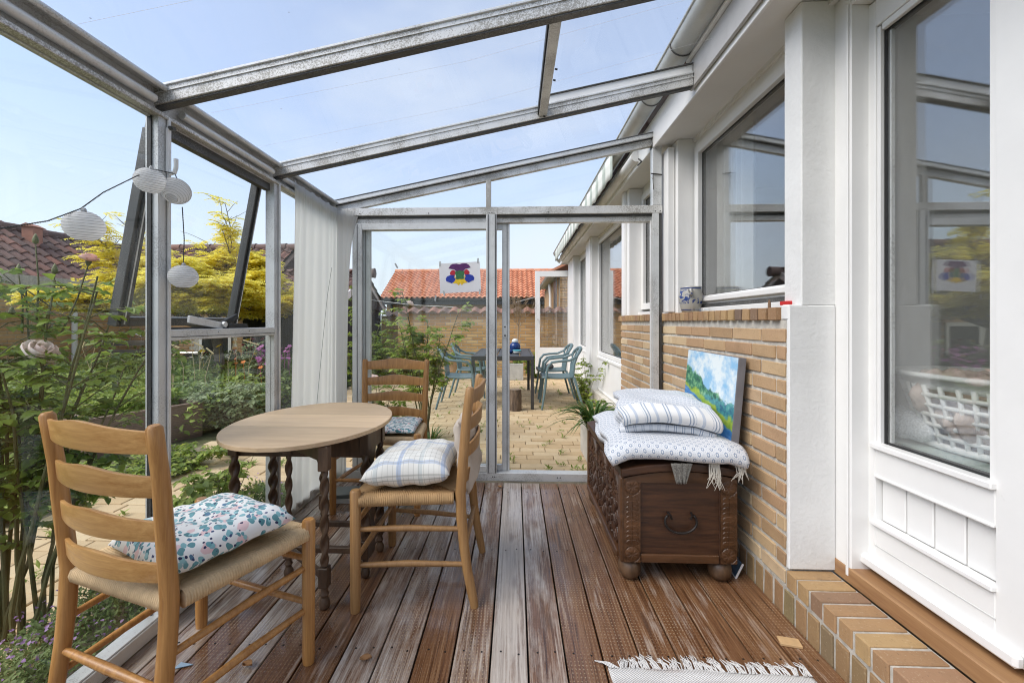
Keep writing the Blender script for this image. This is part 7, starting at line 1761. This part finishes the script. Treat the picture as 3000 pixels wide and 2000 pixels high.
# pots outside the glass behind the side turned chair
M['dark_pot'] = plain('dark_plastic_pot', (0.02, 0.022, 0.024), 0.4); M['brown_pot'] = plain('brown_glazed_pot', (0.10, 0.05, 0.03), 0.3); M['grey_pot'] = plain('grey_stone_pot', (0.16, 0.14, 0.12), 0.6)
for nm, lab, loc, r, h, mt_ in (('plant_pot', 'black plastic pot with grassy plant outside the glass', (-0.70, 3.55, ZP), 0.085, 0.17, 'dark_pot'), ('plant_pot', 'brown glazed pot between the black and the grey pot', (-0.545, 3.52, ZP), 0.085, 0.15, 'brown_pot'), ('plant_pot', 'grey stoneware pot behind the side turned chair', (-0.40, 3.55, ZP), 0.085, 0.22, 'grey_pot')):
    t = thing(nm, lab, 'pot', loc, 0, 'plant pots outside the end glass')
    ob('body', MB().lathe([(r * .72, 0), (r * .95, h * .8), (r * 1.06, h * .86), (r * 1.06, h), (r * .93, h), (r * .88, h * .85), (0, h * .84)], n=20), M[mt_], t, smooth=True)
    ob('soil', MB().lathe([(r * .87, h * .86), (0, h * .865)], n=16), M['soil'], t)
blades('pot_plant', 'grassy dark green plant in the black plastic pot', (-0.70, 3.55, ZP + 0.14), 80, 0.26, 0.19, M['strap'], 'plant', 15, 0.010, 0.5)
canes = [(rr.uniform(-.05, .05), rr.uniform(-.05, .05), rr.uniform(0.08, 0.18)) for _ in range(4)]
rose_shrub('seedling', 'small leafy seedling sprouting in the grey stoneware pot', (-0.40, 3.55, ZP + 0.18), canes, 0.03, 0, M['herb'], per=4, seed=52, stem_r=0.002, low=0.4, cat='plant', twig=0.03)
# plants at the garden wall foot
canes = [(rr.uniform(-.2, .2), rr.uniform(-.15, .15), rr.uniform(0.05, 0.2)) for _ in range(12)]
rose_shrub('pot_plant', 'leafy green plant growing in the terracotta pot', (-1.38, 9.0, ZP + 0.34), canes, 0.055, 0, M['herb'], per=6, seed=53, stem_r=0.004, low=0.1, cat='plant', twig=0.1)
for k, (x, y, w, hh, lab) in enumerate(((0.42, 9.3, .22, .55, 'bushy fern-like plant at the wall right of the square planter'), (-0.75, 9.3, .35, .35, 'low weeds at the wall foot behind the left chairs'), (-1.85, 9.2, .35, .40, 'weeds at the wall foot left of the terracotta pot'))):
    canes = [(rr.uniform(-w, w), rr.uniform(-.12, .12), rr.uniform(.4, 1.0) * hh) for _ in range(14)]
    rose_shrub('wall_plant', lab, (x, y, ZP), canes, 0.06, 0, M['herb'] if k != 1 else M['herb_dark'], per=8, seed=60 + k, stem_r=0.004, low=0.05, cat='plant', twig=0.1)
# bare standard tree in the square planter
bt = thing('bare_tree', 'leafless standard tree with twiggy crown in the square planter', 'tree', (0.04, 8.95, ZP + 0.33)); tm_ = MB(); rr = random.Random(70)
tm_.tube([(0, 0, 0), (0.01, 0, 0.4), (0.03, 0, 0.78)], [0.018, 0.015, 0.014], 8)
def twig(p, d, L, r, dep):
    pts = [Vector(p)]; dd = Vector(d).normalized()
    for i in range(4):
        dd = (dd + Vector((rr.uniform(-.3, .3), rr.uniform(-.3, .3), rr.uniform(-.05, .2)))).normalized(); pts.append(pts[-1] + dd * L / 4)
    tm_.tube(pts, [lerp(r, r * .4, i / 4) for i in range(5)], 5)
    if dep < 3:
        for i in range(1, 5):
            for _ in range(1 if dep else 1): twig(pts[i], dd + Vector((rr.uniform(-1, 1), rr.uniform(-1, 1), rr.uniform(-.1, .5))), L * .6, r * .55, dep + 1)
for k in range(7): a = k * 0.9; twig((0.03, 0, 0.74 + .01 * k), (math.cos(a) * .7, math.sin(a) * .5, 1), 0.42, 0.008, 0)
ob('trunk', tm_, plain('bare_twig', (0.30, 0.22, 0.14), 0.8), bt, smooth=True)
canes = [(rr.uniform(-.1, .1), rr.uniform(-.1, .1), rr.uniform(.03, .1)) for _ in range(8)]
rose_shrub('pot_plant', 'low trailing green plants around the bare tree stem', (0.02, 8.95, ZP + 0.34), canes, 0.04, 0, M['herb'], per=5, seed=71, stem_r=0.003, low=0.1, cat='plant', twig=0.08)
